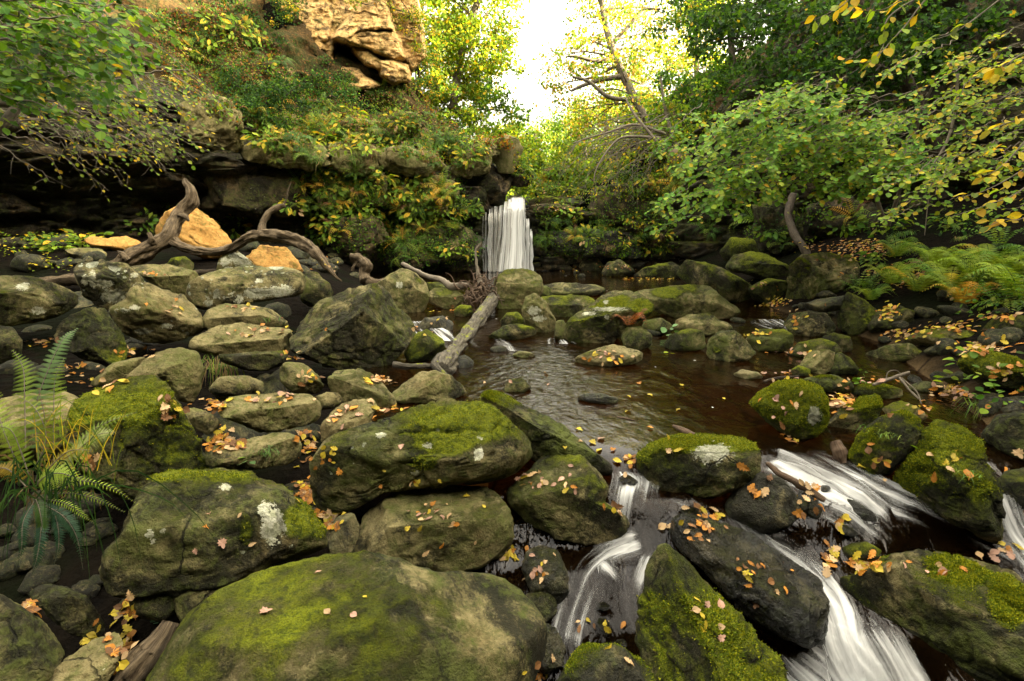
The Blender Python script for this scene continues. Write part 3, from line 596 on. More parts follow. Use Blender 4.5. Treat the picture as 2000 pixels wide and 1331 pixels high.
rock(B, 'large dark flat boulder with lime moss on its back, bottom right corner', '1638,1137 1700,1115 1750,1090 1830,1084 1900,1095 1962,1115 2024,1150 2120,1250 2120,1420 2000,1420 1940,1340 1860,1285 1760,1225 1680,1185', d=2.05, sub=6, m=.6, t=.25, th=.85, cuts=[(.1, .8, .55, .60), (-.5, -.35, .75, .7)], k=1, pat=[('m',1880,1110,50,22),('m',1850,1100,30,12),('m',1975,1160,30,50)], fuzz=9000)
rock(B, 'rounded cushion boulder with yellow-green moss top at the pool outlet', '1246,892 1270,868 1310,855 1390,847 1442,851 1467,868 1481,900 1473,932 1430,957 1380,972 1330,974 1280,957 1253,927', sub=6, m=.66, l=.2, t=.45, n=2.7, cuts=[(0, .85, .5, .66), (0, -.5, .85, .72)], k=1, pat=[('l',1392,885,36,20),('m',1380,865,90,14)], fuzz=6000)
rock(B, 'black round boulder below the yellow-green cushion boulder', '1418,987 1440,950 1480,927 1522,934 1553,965 1563,1002 1542,1027 1490,1042 1450,1027 1424,1008', sub=5, m=.25, w=.35, t=.1)
rock(B, 'sharp-ridged mossy boulder between the two cascades in front', '1246,1182 1262,1110 1298,1074 1340,1089 1392,1150 1432,1200 1482,1250 1524,1292 1540,1360 1480,1440 1380,1440 1310,1400 1275,1325 1252,1252', d=2.0, sub=6, m=0.62, t=.3, th=1.0, cuts=[(.55, .6, .6, .56), (-.55, .0, .8, .60)], k=1, fuzz=7000)
rock(B, 'black wet boulder washed by the main cascade, dotted with leaves', '1296,1062 1335,1005 1400,1015 1472,1050 1542,1090 1594,1132 1614,1182 1605,1242 1572,1262 1520,1242 1450,1192 1400,1142 1340,1085', sub=6, m=.12, w=1.0, t=.2, th=1.0, cuts=[(.3, .75, .6, .62)], k=1)
rock(B, 'moss-rimmed round boulder at the bottom edge below the left cascade', '1080,1360 1095,1325 1120,1288 1150,1261 1200,1264 1252,1290 1290,1335 1290,1400 1160,1420', d=1.95, sub=5, m=.5, w=.3, t=.25, fuzz=4000)
rock('stone', 'dark wet stone with pale leaves beside the left cascade', '1020,1112 1030,1080 1060,1067 1090,1079 1107,1120 1107,1162 1085,1188 1045,1167', sub=5, m=.1, w=.75, t=.3, cat='stone')
rock('stone', 'small round stone with one red leaf above the shiny wet stone', '1020,1190 1030,1162 1055,1152 1082,1162 1088,1195 1065,1217 1035,1214', m=.25, w=.3, t=.5, cat='stone')
rock('stone', 'shiny wet pear-shaped stone at the foot of the left cascade', '1030,1280 1035,1240 1060,1218 1085,1228 1102,1265 1098,1300 1065,1314 1040,1305', sub=5, m=.0, w=1.0, t=.6, cat='stone')
rock('stone', 'small mossy stone behind the heap of orange leaves near the main cascade', '1628,1087 1650,1064 1690,1059 1720,1075 1717,1093 1650,1098', m=.8, t=.3, cat='stone')
rock('stone', 'dark oblong stone parting the upper right rapids', '1612,972 1630,962 1665,975 1705,1000 1712,1020 1680,1018 1640,1000', m=.1, w=.9, t=.15, cat='stone')
rock('stone', 'small dark stone carrying orange leaves under the rapids plank', '1550,985 1565,955 1592,962 1605,1000 1598,1013 1560,1010', m=.1, w=.7, t=.2, cat='stone')
rock(B, 'dark boulder beyond the far right runnel', '1943,948 1970,920 2020,915 2080,960 2080,1010 2000,1005 1955,985', sub=5, m=.3, w=.2, t=.15)
rock('stone', 'small flat grey stone awash near the head of the rippled pool', '998,694 1015,686 1035,688 1048,696 1020,702', m=.1, w=.2, t=.7, cat='stone')
rock('stone', 'small mossy stone with leaves in the glittering water', '980,764 995,742 1020,741 1038,757 1022,770 995,770', m=.5, t=.35, cat='stone')
rock('stone', 'flat dark stone awash in the brown middle of the pool', '1122,778 1145,768 1180,770 1210,780 1200,792 1150,788', m=.1, w=.7, t=.3, cat='stone')
rock(B, 'dark mossy boulder in shadow under the right corner of the pyramid-like boulder', '790,690 812,655 835,645 865,665 868,690 840,705 800,712', m=.6, t=.25)
rock('stone', 'dark stone under the log where a thin rill of water falls', '815,640 830,622 865,618 885,630 880,648 840,650', m=.15, w=.6, t=.2, cat='stone')
rock('stone', 'low green stone left of the flat-topped grey stone, by the plunge pool', '828,566 835,552 860,552 872,562 860,572', m=.5, cat='stone')
rock('stone', 'grey small stone at the left side of the tilted moss-ridged boulder', '1082,668 1085,630 1100,625 1110,640 1108,670', m=.3, t=.5, cat='stone')
# --- golden slabs and rocks at the back left
rock('rock_slab', 'tall golden freshly broken slab leaning behind the forked driftwood', '306,448 320,420 345,407 380,405 422,435 458,482 452,505 400,505 350,485 310,463', d=11.0, sub=5, m=-.8, l=-.5, t=1.0, mat=M_GOLD, th=.5, cuts=[(.25, .35, .9, .45), (-.8, .1, .6, .7)], k=0, cat='rock slab')
rock('rock_slab', 'low golden slab with a rounded tongue, left of the forked driftwood', '166,468 180,461 210,466 245,461 270,470 281,482 255,494 215,487 175,482', d=11.6, sub=5, m=-.8, l=-.5, t=1.0, mat=M_GOLD, th=.7, cuts=[(0, .7, .7, .5)], k=0, cat='rock slab')
rock('rock_slab', 'golden triangular slab below the arched driftwood limb', '480,505 510,478 557,485 582,510 593,532 540,538 488,528', d=10.6, sub=5, m=-.5, l=-.5, t=.95, mat=M_GOLD, th=.6, cuts=[(.1, .4, .9, .5)], k=0, cat='rock slab')
rock('stone', 'knobbly stone crusted with bluish-white lichen in front of the golden slabs', '422,530 428,508 445,492 462,490 482,505 500,522 480,532', d=9.8, m=.2, l=1.2, t=.8, cat='stone', pat=[('l',465,505,18,12),('l',440,512,10,9),('l',480,515,10,8),('l',448,526,8,5)])
rock('rock_slab', 'brown flat slab below the low golden slab with the tongue', '122,490 150,485 200,487 215,510 200,520 160,512', d=11.0, m=.1, t=.6, cuts=[top(.5)], cat='rock slab')
rock(B, 'dark low boulder under pale bushy weeds at the left edge, beneath the cliff', '-40,540 0,512 40,508 75,515 90,535 60,548 0,552', d=11.0, m=.2, t=.2)
rock('stone', 'mossy stone just behind the base of the forked driftwood', '318,530 335,505 360,502 378,515 375,532 340,534', d=10.6, m=.4, l=.3, t=.5, cat='stone')
# --- far side of the plunge pool
rock(B, 'leaf-flecked low mossy boulder right of the plunge pool, below the little wall', '1176,536 1185,515 1210,508 1235,524 1240,540 1190,543', m=.4, t=.35)
rock(B, 'leaf-flecked dark boulder touching the plunge pool, nearest the waterfall of its row', '1130,520 1140,508 1165,506 1180,518 1170,532 1140,530', m=.2, t=.25)
rock(B, 'low dark boulder edged with a line of floating yellow leaves', '1235,541 1260,522 1310,512 1335,525 1330,543 1270,546', m=.4, t=.25)
# ------------------------------------------------------------------ cliffs
PA  = [(-1.5,-.6),(-1.4,.7),(-1.7,1.5),(-1.5,2.3),(-.5,3.0),(.15,3.3),(.1,4.1),(-.7,4.9),(-2.6,7.0),(-5.0,10),(-9,14),(-15,18)]
PA2 = [(-1.2,-.6),(-1.1,.7),(-1.3,1.6),(-1.0,2.4),(-.2,2.95),(.15,3.2),(.05,4.0),(-.7,4.7),(-2.4,6.8),(-4.6,10),(-8,13.5),(-14,17)]
PB  = [(-.5,-.5),(-.2,.6),(-.4,1.2),(-.05,1.9),(-.15,2.5),(.0,2.9),(.0,3.9),(-.6,4.6),(-2.0,5.9),(-4.2,8.0),(-8,11.5),(-14,15)]
PC  = [(0,-.5),(.1,.6),(-.25,.9),(.0,1.6),(-.2,2.1),(.0,2.8),(.05,3.7),(-.2,4.2),(-.8,4.55),(-1.6,4.9),(-2.6,5.4),(-3.6,5.6)]
PF  = [(-.1,-.5),(-.15,.4),(-.2,.9),(-.15,1.5),(-.1,2.0),(-.05,2.30),(-.2,2.33),(-.4,2.34),(-.7,2.35),(-1.1,2.35),(-1.6,2.30),(-2.2,2.1)]
PD  = [(-.3,-.5),(-.35,.3),(.05,.8),(.05,1.4),(-.2,1.5),(-.2,2.1),(-.5,2.3),(-.9,2.6),(-1.6,2.9),(-2.6,3.4),(-4,3.9),(-6,4.2)]
PE1 = [(-.2,-.5),(-.2,.6),(.1,1.3),(.0,2.2),(-.1,2.8),(.0,3.4),(-.2,3.9),(-.8,4.4),(-2,5.2),(-5,7.0),(-9,9),(-15,11)]
PE  = [(-.6,-.5),(-.5,1.0),(-.9,2.0),(-.2,2.8),(.2,3.5),(.0,4.8),(.3,6.0),(.0,7.8),(-1.0,11.5),(-2.8,16),(-6,20.5),(-12,24)]
PEB = [(-.6,-.5),(-.5,1.0),(-.9,2.0),(-.2,2.8),(.2,3.5),(.0,4.8),(.2,6.0),(-.2,7.0),(-1.4,8.4),(-3.6,9.8),(-7,11.4),(-13,12.4)]
BASE = [((-15.5,-6),PA),((-15,3),PA),((-13.5,7.5),PA),((-11,11.5),PA),((-7.3,15),PA2),((-4.2,17.3),PB),((-2.2,18.0),PC),((-1.0,18.05),PC),((-.75,18.6),PF),((.55,18.5),PF),((1.2,18.35),PD),((3.2,18.6),PD),((5.5,17.9),PE1),((7.6,15.8),PEB),((9.6,12.6),PE),((11.2,9),PE),((12.5,5),PE),((13.5,0),PE),((13,-8),PE)]
bp = np.array([b[0] for b in BASE], float); prof = np.array([b[1] for b in BASE], float)
sl = np.concatenate([[0], np.cumsum(np.linalg.norm(np.diff(bp, axis=0), axis=1))])
ns = 560
ss = np.linspace(0, sl[-1], ns)
bx = np.interp(ss, sl, bp[:, 0]); by = np.interp(ss, sl, bp[:, 1])
for _ in range(6):
    bx[1:-1] = (bx[:-2] + 2 * bx[1:-1] + bx[2:]) / 4; by[1:-1] = (by[:-2] + 2 * by[1:-1] + by[2:]) / 4
dx, dy = np.gradient(bx), np.gradient(by)
for _ in range(30):
    dx[1:-1] = (dx[:-2] + dx[1:-1] + dx[2:]) / 3; dy[1:-1] = (dy[:-2] + dy[1:-1] + dy[2:]) / 3
ln = np.hypot(dx, dy); nx_, ny_ = dy / ln, -dx / ln
npf = 12
tt = np.concatenate([np.linspace(0, 7, 105, endpoint=False), np.linspace(7, 11, 60)])
off = np.zeros((ns, len(tt))); zz = np.zeros((ns, len(tt)))
pk = np.stack([[np.interp(ss, sl, prof[:, j, c]) for c in (0, 1)] for j in range(npf)])   # npf,2,ns
for i in range(ns):
    off[i] = np.interp(tt, np.arange(npf), pk[:, 0, i]); zz[i] = np.interp(tt, np.arange(npf), pk[:, 1, i])
CX = bx[:, None] + nx_[:, None] * off; CY = by[:, None] + ny_[:, None] * off
CP = np.stack([CX.ravel(), CY.ravel(), zz.ravel()], 1)
v1, e1 = cell(CP * np.array([.75, .75, 1.7]) + 3); v2, e2 = cell(CP * np.array([1.7, 1.7, 4.2]) + 8)
rk = (1 - sst(6.6, 8.5, np.tile(tt, ns)))
dd = rk * ((v1 - .5) * .62 + (v2 - .5) * .22 - .22 * (1 - sst(0, .16, e1)) - .10 * (1 - sst(0, .14, e2)) + .16 * fbm(CP * .9, 4) + .05 * fbm(CP * 5, 3)) + (1 - rk) * (.75 * fbm(CP * .55, 5, .6) + .25 * (v1 - .5))
isf = np.exp(-((np.repeat(bx, len(tt)) + .2) / 1.0) ** 2) * (np.repeat(by, len(tt)) > 17)
dd = dd * (1 - .95 * isf)
CP[:, 0] += np.repeat(nx_, len(tt)) * dd; CP[:, 1] += np.repeat(ny_, len(tt)) * dd
CP[:, 2] += rk * (.10 * (v1 - .5)) + (1 - rk) * .3 * fbm(CP * .5 + 40, 3)
# hillside soil with bracken litter and grass
m, nt = newmat('vegetated slope'); q = N(nt)
pos = q.n('ShaderNodeNewGeometry').outputs['Position']
c = q.mix(q.ramp(q.noise(pos, 1.1, 5, .6), .4, .6), (0.050, 0.032, 0.012), (0.034, 0.042, 0.010))
c = q.mix(q.ramp(q.noise(pos, 7, 5, .7), .45, .65), c, (0.105, 0.060, 0.020))
c = q.mix(q.math('MULTIPLY', q.ramp(q.noise(pos, 20, 4, .7), .5, .62), .7), c, (0.016, 0.014, 0.007))
p = q.n('ShaderNodeBsdfPrincipled'); q.l(c, p.inputs['Base Color']); p.inputs['Roughness'].default_value = .9; p.inputs['Specular IOR Level'].default_value = .1
q.l(q.bump(q.noise(pos, 12, 6, .7), .9, .15), p.inputs['Normal']); q.out(p.outputs[0]); M_SLOPE = m
F = grid_faces(ns, len(tt))
o = mesh('cliff', CP, [F], M_CLIFF); o.color = (.42, .05, .15, .25); tag(o, kind='structure')
o.data.materials.append(M_SLOPE)
tj = tt[(F[:, 0] % len(tt))]
mi = ((tj + .35 * fbm(CP[F[:, 0]] * .8, 3)) > 7.3).astype(np.int32)
o.data.polygons.foreach_set('material_index', mi)
CLIFF = o
def piece(s, d, mat=M_CLIFF, **k):
    k.setdefault('sub', 5); k.setdefault('bed', .05); k.setdefault('n', 4.5); k.setdefault('k', 6); k.setdefault('blk', .16)
    o = rock('cliff_block', None, s, d=d, kind='structure', mat=mat, **k); return o
piece('345,262 358,205 400,186 455,195 472,230 475,285 462,304 420,294 370,275', 13.3, m=-.5, t=1.0, mat=M_ROCK, th=1.0, cuts=[(.2, -.5, .8, .6), (0, .3, 1, .6)], k=1)
piece('250,290 275,260 320,252 345,268 340,312 300,328 262,316', 12.6, m=.2, t=.3, th=1.1)
piece('462,302 480,275 530,264 590,270 640,282 650,322 612,336 560,330 510,322 480,316', 14.2, m=-.2, t=.9, mat=M_ROCK, th=1.0, cuts=[(0, -.1, 1, .6)])
piece('640,282 690,274 735,285 742,330 700,346 650,332', 15.0, m=-.1, t=.85, mat=M_ROCK, th=1.0)
piece('735,290 790,285 850,300 880,330 830,345 770,342 740,325', 15.8, m=.0, t=.8, mat=M_ROCK, th=1.0)
piece('392,408 405,345 440,322 500,316 560,338 600,380 575,425 470,428 405,420', 14.6, m=.1, l=.4, t=.35, th=.9, cuts=[(0, 0, 1, .6)])
piece('878,340 892,305 918,284 950,288 967,310 952,338 915,350', 16.8, m=-.2, t=.9, mat=M_ROCK, th=1.0, cuts=[(0, -.3, .9, .6)])
piece('957,292 966,273 990,264 1013,271 1023,292 1014,320 1002,340 974,338 963,312', 17.5, m=-.5, l=.3, t=1.0, mat=M_ROCK, th=.9, blk=0, bed=.02, amp=.6, cuts=[(.7, -.1, .7, .55), (-.5, -.1, .8, .6)], k=0)
piece('895,350 925,322 965,322 992,330 1002,348 990,388 980,400 935,402 900,395', 18.0, m=.3, t=.25, th=.9)
piece('975,338 1005,328 1035,332 1048,350 1030,366 990,362', 18.5, m=.2, t=.4, th=1.0)
piece('905,290 935,268 968,274 978,300 958,322 920,316', 17.2, m=-.3, t=.9, mat=M_ROCK, th=.9)
piece('600,332 680,326 758,336 768,398 700,418 622,408', 15.5, m=.15, t=.65, mat=M_ROCK, th=.5)
piece('765,348 850,342 902,362 890,418 800,428 768,408', 16.3, m=.15, t=.7, mat=M_ROCK, th=.5)
piece('640,425 738,418 760,470 700,500 640,480', 15.5, m=.3, t=.5, th=.5)
piece('770,436 870,430 932,445 930,500 840,512 770,498', 16.7, m=.45, t=.45, mat=M_ROCK, th=.5)
piece('845,424 890,404 940,398 952,410 930,424 880,432', 17.2, m=.2, t=.4, th=1.1)
piece('860,470 905,455 940,460 945,520 900,528 862,520', 17.5, m=.3, w=.5, t=.2, th=.7)
piece('745,470 800,455 860,470 865,515 800,525 750,515', 16.6, m=.55, t=.2, th=.9)
piece('1028,404 1060,396 1110,400 1150,412 1135,424 1060,424 1032,418', 18.0, m=.1, t=.6, th=1.2)
piece('1030,390 1065,383 1110,388 1112,402 1060,406 1032,402', 18.5, m=.7, t=.6, th=1.2)
piece('1040,372 1090,366 1150,370 1150,386 1095,392 1045,388', 19.3, m=.9, t=.6, th=1.4)
piece('1150,364 1200,356 1290,352 1335,365 1328,445 1262,460 1172,445 1145,402', 17.9, m=.35, t=.35, th=.8, cuts=[(0, 0, 1, .6), (0, 1, .2, .8)])
piece('1040,455 1100,445 1180,450 1250,455 1260,510 1180,505 1100,495 1042,490', 17.8, m=.3, w=.6, t=.15, th=.5)
piece('1305,300 1325,285 1345,300 1345,360 1320,370 1300,340', 15.5, m=.1, t=.8, th=.9)
piece('1960,345 1985,315 2040,320 2060,370 2000,385 1970,375', 11.5, m=.2, l=.5, t=.75, th=.9)
piece('1465,395 1520,385 1560,410 1575,480 1530,500 1480,490', 13.0, m=.5, t=.25, th=.8)
piece('1575,400 1650,385 1720,400 1720,455 1650,468 1580,460', 12.6, m=.3, t=.2, th=.7)
piece('1750,380 1830,365 1920,385 1930,450 1840,465 1760,450', 12.0, m=.3, t=.2, th=.7)
piece('505,250 530,225 575,222 590,245 570,265 520,268', 14.8, m=-.1, t=.8, mat=M_ROCK, th=.9)
piece('650,262 668,235 715,232 735,255 715,275 670,276', 15.7, m=-.1, t=.8, mat=M_ROCK, th=.9)
piece('745,240 775,215 815,222 825,250 790,262 755,258', 16.6, m=-.1, t=.8, mat=M_ROCK, th=.9)
piece('835,285 850,262 885,262 900,285 880,300 845,300', 17.0, m=.2, t=.5, th=.9)
piece('590,215 605,195 640,195 650,215 625,228 600,226', 16.4, m=.3, t=.4, th=.9)
# sunlit crag high on the left
ck = dict(mat=M_CRAG, bed=.10, n=5.0, l=-.3, blk=.22)
def sdist(P_, X, Y):
    """signed distance (positive inside) to a polygon"""
    ins = np.zeros(X.shape, bool); dm = np.full(X.shape, 1e9)
    for a in range(len(P_)):
        x1, y1 = P_[a]; x2, y2 = P_[a - 1]
        c_ = (y1 > Y) != (y2 > Y)
        ins ^= c_ & (X < (x2 - x1) * (Y - y1) / ((y2 - y1) if y2 != y1 else 1e-9) + x1)
        t = np.clip(((X - x1) * (x2 - x1) + (Y - y1) * (y2 - y1)) / ((x2 - x1) ** 2 + (y2 - y1) ** 2), 0, 1)
        dm = np.minimum(dm, np.hypot(X - x1 - t * (x2 - x1), Y - y1 - t * (y2 - y1)))
    return np.where(ins, dm, -dm)
SLABS = [('538,48 570,-110 700,-110 765,-70 752,30 700,18 655,72 648,128 622,120 590,96 560,70', 18.1, .0035, -.0015),
         ('575,20 610,-10 640,0 652,40 640,80 612,84 585,62', 17.85, .003, -.004), ('598,66 628,62 634,98 614,108', 17.7, .006, 0),
         ('650,74 690,22 742,-10 760,28 772,62 740,56 700,62 672,84', 17.6, .004, -.006), ('664,82 702,60 772,64 790,112 768,120 724,96 690,90', 17.75, .005, .002),
         ('690,96 722,98 752,122 744,138 712,126', 18.0, .004, -.004), ('742,122 770,118 792,132 798,156 772,162 746,146', 17.9, .006, 0),
         ('766,40 772,-80 806,-60 818,20 826,60 828,112 804,138 786,112', 19.2, .004, 0), ('596,112 640,120 700,138 742,168 700,176 620,156 580,130', 17.9, .003, -.010), ('742,-110 800,-110 800,-10 760,30', 19.0, .004, 0)]
gxp = np.linspace(528, 842, 240); gyp = np.linspace(-112, 186, 230); PXg, PYg = np.meshgrid(gxp, gyp, indexing='ij')
wob = np.stack([PXg.ravel() / 34, PYg.ravel() / 34, 0 * PXg.ravel()], 1)
w1_ = fbm(wob, 4).reshape(PXg.shape); w2_ = fbm(wob + 50, 4).reshape(PXg.shape); w3_ = fbm(wob * np.array([1.2, 4.5, 1]) + np.array([0, 0, 9]), 4).reshape(PXg.shape)
D_ = np.full(PXg.shape, 20.6)
cv_, ce_ = cell(np.stack([(PXg.ravel() + PYg.ravel() * .4) / 34, (PYg.ravel() - PXg.ravel() * .35) / 17, 0 * PXg.ravel() + .5], 1)); cv_, ce_ = cv_.reshape(PXg.shape), ce_.reshape(PXg.shape)
for sp, d0_, ax_, ay_ in SLABS:
    pp = poly(sp); sd_ = sdist(pp, PXg + 4 * w1_, PYg + 3.5 * w2_); cc_ = pp.mean(0)
    D_ = np.minimum(D_, d0_ + ax_ * (PXg - cc_[0]) + ay_ * (PYg - cc_[1]) + np.where(sd_ > 0, .10 * (1 - sst(0, 5, sd_)), .10 - sd_ * .22))
D_ = D_ + .10 * w1_ + .04 * w3_ + .09 * (cv_ - .5) + .02 * (1 - sst(0, .10, ce_))
Vc = np.stack([at(a, b, c_) for a, b, c_ in zip(PXg.ravel(), PYg.ravel(), D_.ravel())])
Fc = grid_faces(240, 230); kp = D_.ravel()[Fc].max(1) < 20.3
o = mesh('crag', Vc, [Fc[kp][:, ::-1]], M_CRAG); o.color = (-.1, -.2, 0, .62); tag(o, kind='structure')  # low tone: dark patches in the colour stand in for shaded rock
#piece('870,200 892,190 915,198 918,216 890,222', 21.5, m=-.3, t=.8, th=.9, **ck)

# ------------------------------------------------------------------ falling water
def foam_material(name, su, sv, lo, hi, warm=(0.90, 0.90, 0.87), edge=.18):
    m, nt = newmat(name); q = N(nt)
    uv = q.n('ShaderNodeUVMap').outputs[0]; sx = q.n('ShaderNodeSeparateXYZ'); q.l(uv, sx.inputs[0])
    mp = q.n('ShaderNodeMapping'); q.l(uv, mp.inputs[0]); mp.inputs['Scale'].default_value = (su, sv, 1)
    a = q.noise(mp.outputs[0], 1.0, 4, .55, .25)
    a = q.math('ADD', q.math('MULTIPLY', a, .8 if edge is None else .55), .1 if edge is None else .225)
    mp2 = q.n('ShaderNodeMapping'); q.l(uv, mp2.inputs[0]); mp2.inputs['Scale'].default_value = (su * .25, sv * .6, 1)
    b = q.noise(mp2.outputs[0], 1.0, 3, .5)
    f = q.math('ADD', a, q.math('MULTIPLY', q.math('SUBTRACT', b, .5), .8))
    # the sheet thins towards its edges
    ue = q.math('ADD', sx.outputs[0], q.math('MULTIPLY', q.math('SUBTRACT', b, .5), .35))
    e = q.math('MULTIPLY', q.ramp(sx.outputs[0], 0, .12), q.ramp(sx.outputs[0], 1, .88))
    if edge is not None: e = q.math('MULTIPLY', e, q.math('MULTIPLY', q.ramp(ue, 0, edge), q.ramp(ue, 1, 1 - edge)))
    at_ = q.n('ShaderNodeAttribute', attribute_name='Col'); sc = q.n('ShaderNodeSeparateColor'); q.l(at_.outputs['Color'], sc.inputs[0])
    if edge is not None: f = q.math('ADD', f, q.math('MULTIPLY', q.math('SUBTRACT', e, 1), .5))
    f = q.math('ADD', f, q.math('MULTIPLY', q.math('SUBTRACT', sc.outputs[0], .5), .8))
    if edge is None: e = q.ramp(sc.outputs[0], 0.0, .30)
    al = q.math('MULTIPLY', q.ramp(f, lo, hi), .93)
    if edge is None: al = q.math('MULTIPLY', al, e)
    d = q.n('ShaderNodeBsdfDiffuse'); d.inputs['Color'].default_value = (*warm, 1)
    t = q.n('ShaderNodeBsdfTranslucent'); t.inputs['Color'].default_value = (*warm, 1)
    dm = q.n('ShaderNodeMixShader'); dm.inputs[0].default_value = .3; q.l(d.outputs[0], dm.inputs[1]); q.l(t.outputs[0], dm.inputs[2])
    g = q.n('ShaderNodeBsdfGlossy'); g.inputs['Roughness'].default_value = .15; g.inputs['Color'].default_value = (.25, .25, .25, 1)
    tr = q.n('ShaderNodeBsdfTransparent'); tr.inputs['Color'].default_value = (.93, .90, .84, 1)
    fr = q.n('ShaderNodeFresnel'); fr.inputs['IOR'].default_value = 1.33
    clear = q.n('ShaderNodeMixShader'); q.l(fr.outputs[0], clear.inputs[0]); q.l(tr.outputs[0], clear.inputs[1]); q.l(g.outputs[0], clear.inputs[2])
    nb = q.bump(a, .5, .02); q.l(nb, g.inputs['Normal'])
    tr2 = q.n('ShaderNodeBsdfTransparent'); soft = q.n('ShaderNodeMixShader'); q.l(q.math('MULTIPLY', e, .55), soft.inputs[0]); q.l(tr2.outputs[0], soft.inputs[1]); q.l(clear.outputs[0], soft.inputs[2])
    mx = q.n('ShaderNodeMixShader'); q.l(al, mx.inputs[0]); q.l(soft.outputs[0], mx.inputs[1]); q.l(dm.outputs[0], mx.inputs[2])
    q.out(mx.outputs[0]); return m
M_FALL = foam_material('falling water', 18, .8, .30, .74, edge=.36)
M_STRAND = foam_material('thin falling strands', 20, .8, .40, .68, edge=.25)
M_RAPID = foam_material('rushing white water', 8, .8, .45, .95, edge=None)
def sheet(name, rows, mat, parent, nu=24, nv=40, bulge=.06, wgt=.5, endfade=0):
    """rows: (py, pxl, pxr, depth)"""
    R = np.array(rows, float); v = np.linspace(0, 1, nv)
    t = np.linspace(0, len(R) - 1, nv); rr = np.stack([np.interp(t, np.arange(len(R)), R[:, k]) for k in range(4)], 1)
    u = np.linspace(0, 1, nu); V = []; UV = []; Cc = []
    for j in range(nv):
        py, a, b, d = rr[j]
        for i in range(nu):
            P = at(a + (b - a) * u[i], py, d - bulge * math.sin(pi * u[i]) + .03 * math.sin(u[i] * 23 + 3 * v[j]))
            V.append(P); UV.append((u[i], v[j])); Cc.append(wgt)
    return mesh(name, V, [grid_faces(nv, nu)], mat, parent, uv=np.array(UV), col=np.repeat(np.array(Cc)[:, None], 3, 1))
wf = tag(empty('waterfall', at(1000, 532, 17.9)), 'white waterfall dropping over the dark ledge into the plunge pool', 'waterfall')
def under(o, par):
    o.parent = par; o.matrix_parent_inverse = Matrix.Translation(-par.location); return o
rf = np.random.default_rng(8)
def veil(name, x0, x1, y0, xb0, xb1, mat, wgt, n=8, dd=0):
    """one curtain of falling water: rolls over the lip at y0, spreads to the pool"""
    rows = []; top_ = y0 - 9
    for k in range(n):
        v = k / (n - 1); py = top_ + (538 - top_) * v; s_ = v ** 1.3
        a = x0 + (xb0 - x0) * s_ + rf.normal(0, 1.0) * (v > .08); b = x1 + (xb1 - x1) * s_ + rf.normal(0, 1.0) * (v > .08)
        d = 17.62 - dd + .09 * v + (.55 if k == 0 else 0); rows.append((py, a, max(b, a + 2), d))
    return under(sheet(name, rows, mat, None, nu=16, nv=46, bulge=.03, wgt=wgt), wf)
under(sheet('lip_water', [(385, 994, 1029, 18.9), (391, 988, 1029, 18.3), (397, 983, 1029, 17.85), (408, 979, 1030, 17.66)], M_FALL, None, wgt=.68), wf)
for (a, b, y0, c, d, w_) in [(978, 1006, 403, 958, 1004, .55), (990, 1030, 396, 978, 1038, .64), (984, 1020, 399, 968, 1024, .60), (1004, 1031, 398, 998, 1042, .55), (970, 994, 410, 950, 990, .45), (996, 1024, 400, 986, 1028, .62), (944, 984, 414, 942, 982, .36), (958, 986, 412, 952, 984, .42)]:
    veil('curtain', a, b, y0, c, d, M_FALL, w_, dd=rf.uniform(0, .1))
for k in range(10):
    x = rf.uniform(943, 980); w_ = rf.uniform(1.5, 5); veil('strand', x - w_, x + w_, 412 + rf.uniform(0, 10) + .12 * (982 - x), x - w_ - rf.uniform(0, 2), x + w_ + rf.uniform(-1, 3), M_STRAND, rf.uniform(.40, .64), dd=rf.uniform(-.05, .08))
for k in range(7):
    x = rf.uniform(1028, 1040); w_ = rf.uniform(1, 3); veil('strand', x - w_, x + w_, 430 + rf.uniform(0, 40), x - w_, x + w_ + 2, M_STRAND, rf.uniform(.5, .8), dd=rf.uniform(-.05, .05))
# churned foam where the fall lands
fv, fu, fc = [], [], []
for i in range(40):
    for j in range(14):
        a, b = i / 39, j / 13
        x = -1.6 + 3.0 * a; y = 18.25 - 1.5 * b
        fv.append((x, y, FAR_Z + .015 + .05 * math.sin(i * 1.7) * math.sin(j * 2.3) * (1 - b))); fu.append((b, a)); fc.append(.75 - .75 * b - .5 * abs(a - .5))
under(mesh('landing_foam', fv, [grid_faces(40, 14)], M_RAPID, None, uv=np.array(fu), col=np.repeat(np.array(fc)[:, None], 3, 1)), wf)

bpy.context.view_layer.update(); DG0 = bpy.context.evaluated_depsgraph_get()
def catmull(P, n):
    P = np.asarray(P, float); Q = np.vstack([2 * P[0] - P[1], P, 2 * P[-1] - P[-2]])
    out = []
    for t in np.linspace(0, len(P) - 1 - 1e-9, n):
        i = int(t); f = t - i; a, b, c, d = Q[i:i + 4]
        out.append(.5 * (2 * b + (c - a) * f + (2 * a - 5 * b + 4 * c - d) * f * f + (3 * b - a - 3 * c + d) * f ** 3))
    return np.array(out)
CGX, CGY = np.linspace(-.15, 4.25, 400), np.linspace(.75, 3.80, 300)
CX_, CY_ = np.meshgrid(CGX, CGY, indexing='ij'); CZ_ = W(CX_, CY_)
_rel = np.stack([CX_.ravel(), CY_.ravel(), CZ_.ravel()], 1) - CAM; _dp = _rel @ FWD
CPX = 1000 + 1000 * (_rel @ RGT) / _dp; CPY = 665.5 - 1000 * (_rel @ UPV) / _dp
